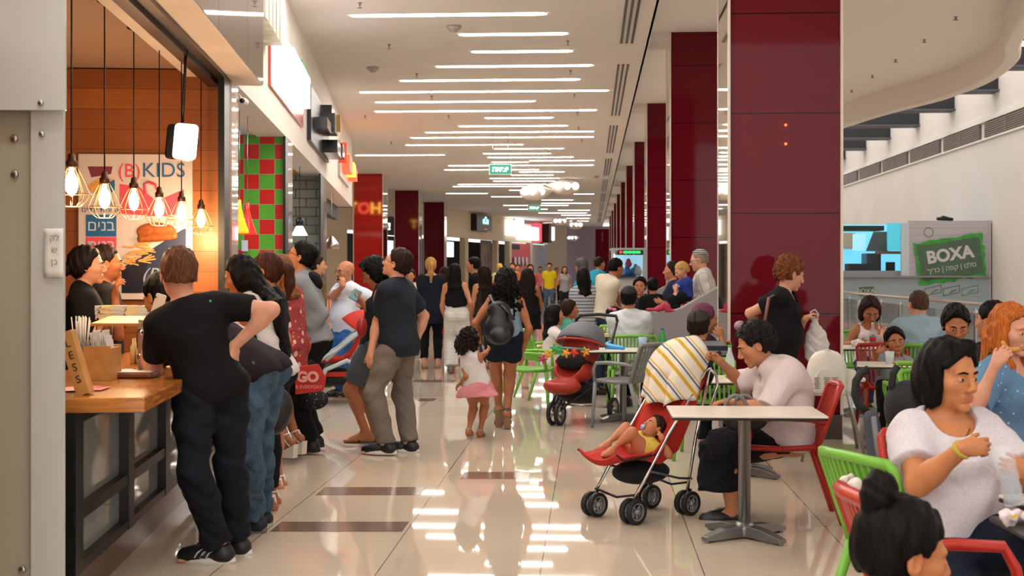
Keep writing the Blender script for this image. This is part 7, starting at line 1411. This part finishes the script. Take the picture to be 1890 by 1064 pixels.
# --- right cluster
p = seated('woman in white tank top looking down, by the glass railing', 14.7, 1606, 1606, 574, 178, 1.66, 'f', ('#24140f', 'bob', dict(vol=1.15)), tone='tan', hk=1.12, hp=-28, arms=dict(R=dict(w=(1585, 634, -.35), e=(1566, 632, -.1)), L=dict(w=(1630, 618, -.35), e=(1645, 630, -.1)))); p.fringe('#24140f'); p.top('tank_top', WHT, tank=True, neck='scoop'); p.bottoms('jeans', JN); p.shoes(BS)
p = seated('broad man in light blue tee seated with back to camera', 12.75, 1690, 1694, 562, 12, 1.84, 'm', ('#4a3426', 'buzz'), tone='pink', fat=.35, arms=dict(L=dict(w=(1632, 622, .4), e=(1650, 655, .15)), R=dict(w=(1720, 640, .4), e=(1742, 655, .1)))); p.top('tshirt', cloth('light blue tee', '#8fa6b4'), sleeve=.8, hem=-.1, loose=.03, wr=.007); p.bottoms('trousers', DJN); p.shoes(BS)
p = seated('boy with black hair eating at the small white table', 12.05, 1645, 1652, 631, 176, 1.22, 'm', (DK, 'short', dict(vol=1.5)), tone='tan', hk=.92, pz=.50, hroll=6, arms=dict(R=dict(w=(1620, 650, -.25), e=(1607, 685, -.15)), L=dict(w=(1668, 672, -.2), e=(1680, 690, 0))), fing=((1, .2, 0), (.9, .4, 0)), palm=((0, -1, 0), (0, 0, 1)), curl=(.5, .6)); p.fringe(DK); p.top('tshirt', cloth('printed boy tee', '#7f8790', pat=spots('#b84038', 14, .18, c3='#c9b040')), sleeve=.7, loose=.016); p.bottoms('trousers', BLK); p.shoes(BS)
p = seated('woman in plum top looking down, behind the woman in white', 8.7, 1757, 1764, 599, 172, 1.66, 'f', (DK, 'lowbun', dict(vol=1.1)), tone='tan', fat=.25, hp=-22, arms=dict(R=dict(w=(1730, 728, -.3), e=(1708, 740, -.05)), L=dict(w=(1800, 720, -.3), e=(1830, 735, -.05)))); p.fringe(DK); p.top('top', cloth('plum knit', '#34202c'), sleeve=1.2, neck='scoop', loose=.018); p.bottoms('trousers', DJN); p.shoes(BS); MB().tube([p.h(-.083, 0, -.045), p.h(-.084, .0, -.06)], .004, 6).build('earring', M('gold'), p.root, True)
p = seated('dark haired person in black behind the red haired woman', 9.4, 1830, 1830, 592, 40, 1.66, 'm', (DK, 'short', dict(vol=1.2)), tone='mid'); p.top('tshirt', BLK); p.bottoms('trousers', DJN); p.shoes(BS)
BF = cloth('blue floral blouse', '#5f86a8', pat=spots('#b8c8d4', 34, .18, c3='#9a4a5a'))
p = seated('red haired woman in blue floral blouse lifting food to her mouth', 6.5, 1862, 1868, 610, -142, 1.68, 'f', ('#a85a24', 'long', dict(length=.28, vol=1.15)), tone='pink', fat=.2, hy=-10, hp=-8, arms=dict(R=dict(w=(1838, 672, -.28), e=(1812, 728, -.25)), L=dict(w=(1925, 720, -.3), e=(1940, 745, .1))), fing=(None, (.6, .75, 0)), palm=(None, (.5, -.2, .8)), curl=(.5, .75))
p.hair('#a85a24', 'bob', vol=1.15, side=.16, name='side_hair'); p.top('blouse', BF, sleeve=.8, neck='scoop', loose=.02); p.bottoms('trousers', BLK); p.shoes(BS)
fd = empty('bitten_bread', T(1858, 622, 6.15), 0, 'piece of pastry held by the red haired woman', 'food'); F = Fld(); F.cap(p.tipR, p.tipR+UP*.04-RT*.02, .014, .010); F.cap(p.tipR, p.tipR+RT*.05+UP*.01, .015, .012, k=.02); blob('pastry', F, .005, M('pastry', '#c08a3a', .7, noise=.2, scale=50), fd)
# --- woman in white tee in the foreground
p = seated('woman in white tee with short black hair holding a water bottle', 5.02, 1758, 1752, 694, 188, 1.66, 'f', (DK, 'bob', dict(vol=1.12)), tone='warm', pz=.50, fat=.85, hy=20, hp=-4, hk=1.0, busty=1.15, bonesc=.97, legs=dict(L=dict(f=(1990, 1250, -.55), k=(1990, 960, -.7)), R=dict(f=(1880, 1300, -.75), k=(1890, 960, -.8))),
           arms=dict(R=dict(w=(1778, 828, -.38), e=(1672, 902, -.16)), L=dict(w=(1897, 868, -.32), e=(1900, 905, .02))), fing=((-.7, .1, -.15), (1, .12, -.1)), palm=((.1, -.1, 1), (0, -.35, 1)), curl=(.9, .75))
p.fringe(DK, -1); p.top('tshirt', cloth('white lace tee', '#cbc5cc', bump=.35), sleeve=.62, hem=.0, neck='scoop', loose=.02, wr=.006); p.bottoms('jeans', cloth('navy jeans', '#131a2a', noise=.2), leg=1.9, loose=.012)
p.bag_strap(M('gold'), 'necklace', [p.nb+p.cr*.075+p.cf*.02+UP*.005, p.nb+p.cr*.055+p.cf*.085-UP*.035, p.nb+p.cr*.02+p.cf*.12-UP*.07, p.nb-p.cr*.02+p.cf*.12-UP*.07, p.nb-p.cr*.055+p.cf*.085-UP*.035, p.nb-p.cr*.075+p.cf*.02+UP*.005], .0022); MB().ell(p.h(-.083, .0, -.05), (.005, .005, .007)).build('earring', M('gold'), p.root, True)
a = p.Wr['R']-p.E['R']; wb_ = empty('wristband', p.Wr['R'], 0, 'thin yellow band on the wrist of woman in white', 'bracelet'); MB().lathe([(.034, -.006), (.036, -.004), (.036, .006), (.034, .008)], p.Wr['R']-nrm(a)*.01, a, 20).build('band', M('yellow band', '#b0a03a', .5), wb_, True)
wbt = empty('water_bottle', T(1858, 885, 4.62), 0, 'clear plastic water bottle held by the woman in white', 'bottle'); q = T(1853, 850, 4.6); ax = nrm(T(1872, 925, 4.6)-q)
PB = M('thin clear plastic', '#dfe6ea', .05, alpha=.28, spec=.6)
MB().lathe([(.036, .15), (.034, .155), (.036, .14), (.031, .12), (.037, .10), (.031, .08), (.037, .06), (.034, .03), (.040, .0), (.041, -.03), (.022, -.055)], q+ax*.0, ax, 22).build('bottle_wall', PB, wbt, True); MB().lathe([(.032, .145), (.030, .12), (.030, .06), (.031, .05)], q, ax, 20).build('water', M('water', '#b8c8d8', .05, alpha=.35), wbt, True)
# --- girl with bun
p = seated('girl with dark hair in a top bun, foreground corner', 3.35, 1640, 1668, 1022, -82, 1.3, 'f', ('#0a0706', 'short', dict(vol=1.35)), tone='warm', hk=.98, pz=.42, hp=-10, vox=.009, arms=dict(L=dict(w=(1900, 1330, .2), e=(1800, 1300, .1)), R=dict(w=(1900, 1330, -.2), e=(1800, 1320, -.2)))); F = Fld(); q = p.h(0, -.085, .135); F.ell(q, (.052, .046, .055), p.hR, k=.03); F.cap(q-p.hR[:, 2]*.03, p.h(0, -.06, .09), .035, k=.03)
def bd(X, Y, Z): return .004*np.sin(120*(X-q[0])+60*(Z-q[2]))*np.sin(90*(Z-q[2])+50*(Y-q[1]))
blob('hair_bun', F, .005, hairm('#0a0706'), p.root, bd); p.top('top', cloth('violet top', '#5a4a6a')); p.bottoms('trousers', DJN, leg=1.9)
# --- shop staff
p = mk('shop girl in black tee with dark hair behind the counter', 8.7, (150, zl(.92, 8.7)), (162, 491), -74, H=1.66, sex='f', tone=SK['pink'], hair=('#140e0e', 'lowbun', dict(vol=1.15)), arms=dict(R=dict(w=(200, 583, -.05), e=(158, 592, -.15)), L=dict(w=(210, 578, .15), e=(170, 590, .2))), fing=((1, -.1, 0), (1, -.1, 0)), palm=((0, -1, 0), (0, -1, 0))); p.top('tshirt', BLK, sleeve=.9, loose=.02); p.bottoms('trousers', BLK); p.shoes(BS)
p = mk('shop man with shaved head in charcoal tee raising one hand', 9.3, (190, zl(.95, 9.3)), (196, 487), -66, H=1.76, tone=SK['tan'], hair=('#1c1412', 'buzz'), brow=DK, arms=dict(R=dict(w=(212, 548, -.22), e=(206, 592, -.2)), L=dict(w=(240, 590, .1), e=(200, 600, .3))), fing=(None, (.1, 1, 0)), palm=(None, (.8, 0, .6)), curl=(.4, .6)); p.top('tshirt', cloth('charcoal tee', '#26282c'), sleeve=.75, loose=.02, neck='scoop'); p.bottoms('trousers', BLK); p.shoes(BS)
# ================================================================ SMALL THINGS ON THE TABLES
def on(px, py, z=.711): return T(px, py, (HC-z)*2500/(py-HZ))
def bottle(p, name, lb, body, cap, h=.23, r=.032, liquid=None, cat='bottle'):
    t = empty(name, p, 0, lb, cat); MB().lathe([(r*.8, 0), (r, .01), (r, h*.5), (r*.9, h*.6), (r*.42, h*.82), (r*.38, h*.93)], p, n=18).build('bottle_wall', body, t, True); MB().lathe([(r*.42, h*.93), (r*.44, h*.94), (r*.44, h), (r*.4, h)], p, n=14).build('cap', cap, t, True)
    if liquid: MB().lathe([(r*.8, .005), (r*.93, .015), (r*.93, h*.45), (r*.85, h*.5)], p, n=16).build('liquid', liquid, t, True)
    return t
def glassy(p, name, lb, mat, h=.10, r=.036): t = empty(name, p, 0, lb, 'cup'); MB().lathe([(r*.75, 0), (r, h), (r*.95, h), (r*.7, .006)], p, n=18).build('wall', mat, t, True); return t
def crumple(p, name, lb, mat, r=.05, cat='napkin', seed=1, fl=.5):
    t = empty(name, p, 0, lb, cat); F = Fld(); random.seed(seed)
    for k in range(6): F.ell(p+np.array([random.uniform(-r, r), random.uniform(-r, r), r*fl*random.uniform(.3, 1)]), (r*random.uniform(.4, .8), r*random.uniform(.3, .7), r*fl*random.uniform(.5, 1)), R3(random.random(), random.random(), random.random()), k=.01)
    blob('paper', F, .006, mat, t, wrinkle(seed, .004, p, 4)); return t
PAP = M('tissue white', '#d8d2ca', .85, bump=.4, scale=60); CUP = M('clear cup', '#dfe8ea', .08, alpha=.45); CG = M('green bottle plastic', '#1f9a4a', .15, alpha=.75); COLA = M('cola', '#1a0806', .15)
bottle(on(1611, 641), 'cola_bottle', 'glass cola bottle with red label before the woman in white tank', M('cola glass', '#c8c4bc', .05, alpha=.45), M('silver cap', '#b0b0b0', .3, metal=1.), .25, .034, COLA)
m = MB(); q = on(1611, 641); m.lathe([(.0345, .06), (.0352, .062), (.0352, .10), (.0345, .102)], q, n=18); o = m.build('label_band', M('cola red', '#a81820', .4)); o.parent = bpy.data.objects['cola_bottle']; o.matrix_local = wm(o.parent).inverted()
crumple(on(1590, 642), 'paper_wrap', 'crumpled white food paper on the table by the cola bottle', PAP, .085, 'paper', 3)
glassy(on(1642, 672), 'plastic_cup', 'clear plastic cup in front of the eating boy', CUP, .105, .04)
t = empty('bread_tray', on(1664, 673), 0, 'flat bread on paper on the small white table', 'food'); F = Fld(); F.ell(on(1666, 672)+UP*.012, (.09, .06, .014), k=.01); blob('bread', F, .007, M('bread tan', '#c9a060', .8, noise=.25, scale=30), t)
bottle(on(1223, 652)+UP*0, 'soda_bottle', 'green soda bottle with blue cap behind the striped towel', CG, M('cap blue', '#1a4aa0', .4), .24, .04)
for _o in [bpy.data.objects['soda_bottle']]:
    pass
glassy(on(1186, 645), 'plastic_cup', 'clear cup with blue and pink print by the grey chair', M('printed cup', '#9fc4dc', .2, alpha=.8, pat=spots('#c85a80', 22, .2)), .12, .045)
t = empty('blue_napkin', on(1132, 645), 0, 'bright blue plastic spoon bag on the white table', 'napkin'); F = Fld(); F.cap(on(1122, 644)+UP*.02, on(1150, 646)+UP*.015, .035, .02, k=.02); F.cap(on(1122, 643)+UP*.03, on(1128, 641)+UP*.04, .035, .03, k=.02); blob('cloth', F, .008, M('sky blue plastic', '#2f9ad8', .35), t)
t = empty('pizza_box', on(1100, 622), 0, 'open pizza box with red slices on the far table', 'food'); q = on(1100, 622); MB().box(q+UP*.02, (.30, .26, .035), CR).build('box', M('carton', '#d0b890', .8), t, True); F = Fld(); F.ell(q+UP*.045, (.11, .10, .014), k=.01); F.ell(q+UP*.05+RT*.05, (.05, .04, .016), k=.01); blob('pizza', F, .009, M('pizza red', '#a83a20', .6, noise=.5, scale=30), t)
bottle(on(1347, 698), 'water_bottle', 'water bottle with green cap beyond the striped tee boy', CUP, M('cap green', '#2aa04a', .4), .24, .035); crumple(on(1352, 699), 'napkin', 'green and white napkin on the table behind the grandmother', M('lime napkin', '#9ac050', .8), .04, 'napkin', 5)
# black boxes on the right table
t = empty('game_box', on(1858, 742), 0, 'black printed box on the table before the red haired woman', 'box'); q = on(1862, 752); MB().box(q+UP*.045+FW*.05, (.20, .26, .085), CR @ R3(0, 0, -.35)).build('carton', M('black carton', '#14120f', .35), t, True); Rb = CR @ R3(0, 0, -.35)
for k, cl_ in enumerate(('#c84a20', '#c02a5a', '#b0a8a0', '#3a4a9a')): MB().box(q+UP*.05+FW*.05+Rb @ np.array([-.101, -.09+.06*k, 0]), (.003, .035, .03), Rb).build('print', M('print '+cl_, cl_, .5), t, True)
hb = crumple(on(1884, 770), 'napkin', 'white napkin in a hand at the right edge table', PAP, .04, 'napkin', 8)
for k, (x, y, cl_) in enumerate([(1868, 945, '#d8d0d4'), (1885, 958, '#d6c84a'), (1880, 935, '#d2ccd2')]): pass
t = empty('food_wrap', T(1878, 950, 4.45), 0, 'pink and yellow crumpled food paper at the right edge', 'paper'); F = Fld(); random.seed(4); q = T(1885, 952, 4.4)
for k in range(9): F.ell(q+np.array([random.uniform(-.07, .07), random.uniform(-.06, .06), random.uniform(-.01, .02)]), (random.uniform(.02, .04), random.uniform(.02, .035), random.uniform(.006, .02)), R3(random.random(), random.random(), random.random()), k=.008)
blob('paper', F, .005, M('food paper', '#d8ccd0', .8, pat=spots('#d6c030', 25, .25)), t, wrinkle(2, .004, q, 5)); q2 = q-UP*.03; MB().rbox(G2(q2+RT*.16, q2[2]-.012), (.42, .34, .02), .02, CR).build('tray', M('dark tray', '#17161a', .4), t, True)
crumple(T(1572, 900, 4.95), 'tissue', 'white tissue resting on the bright green armchair', PAP, .035, 'napkin', 9, .8)
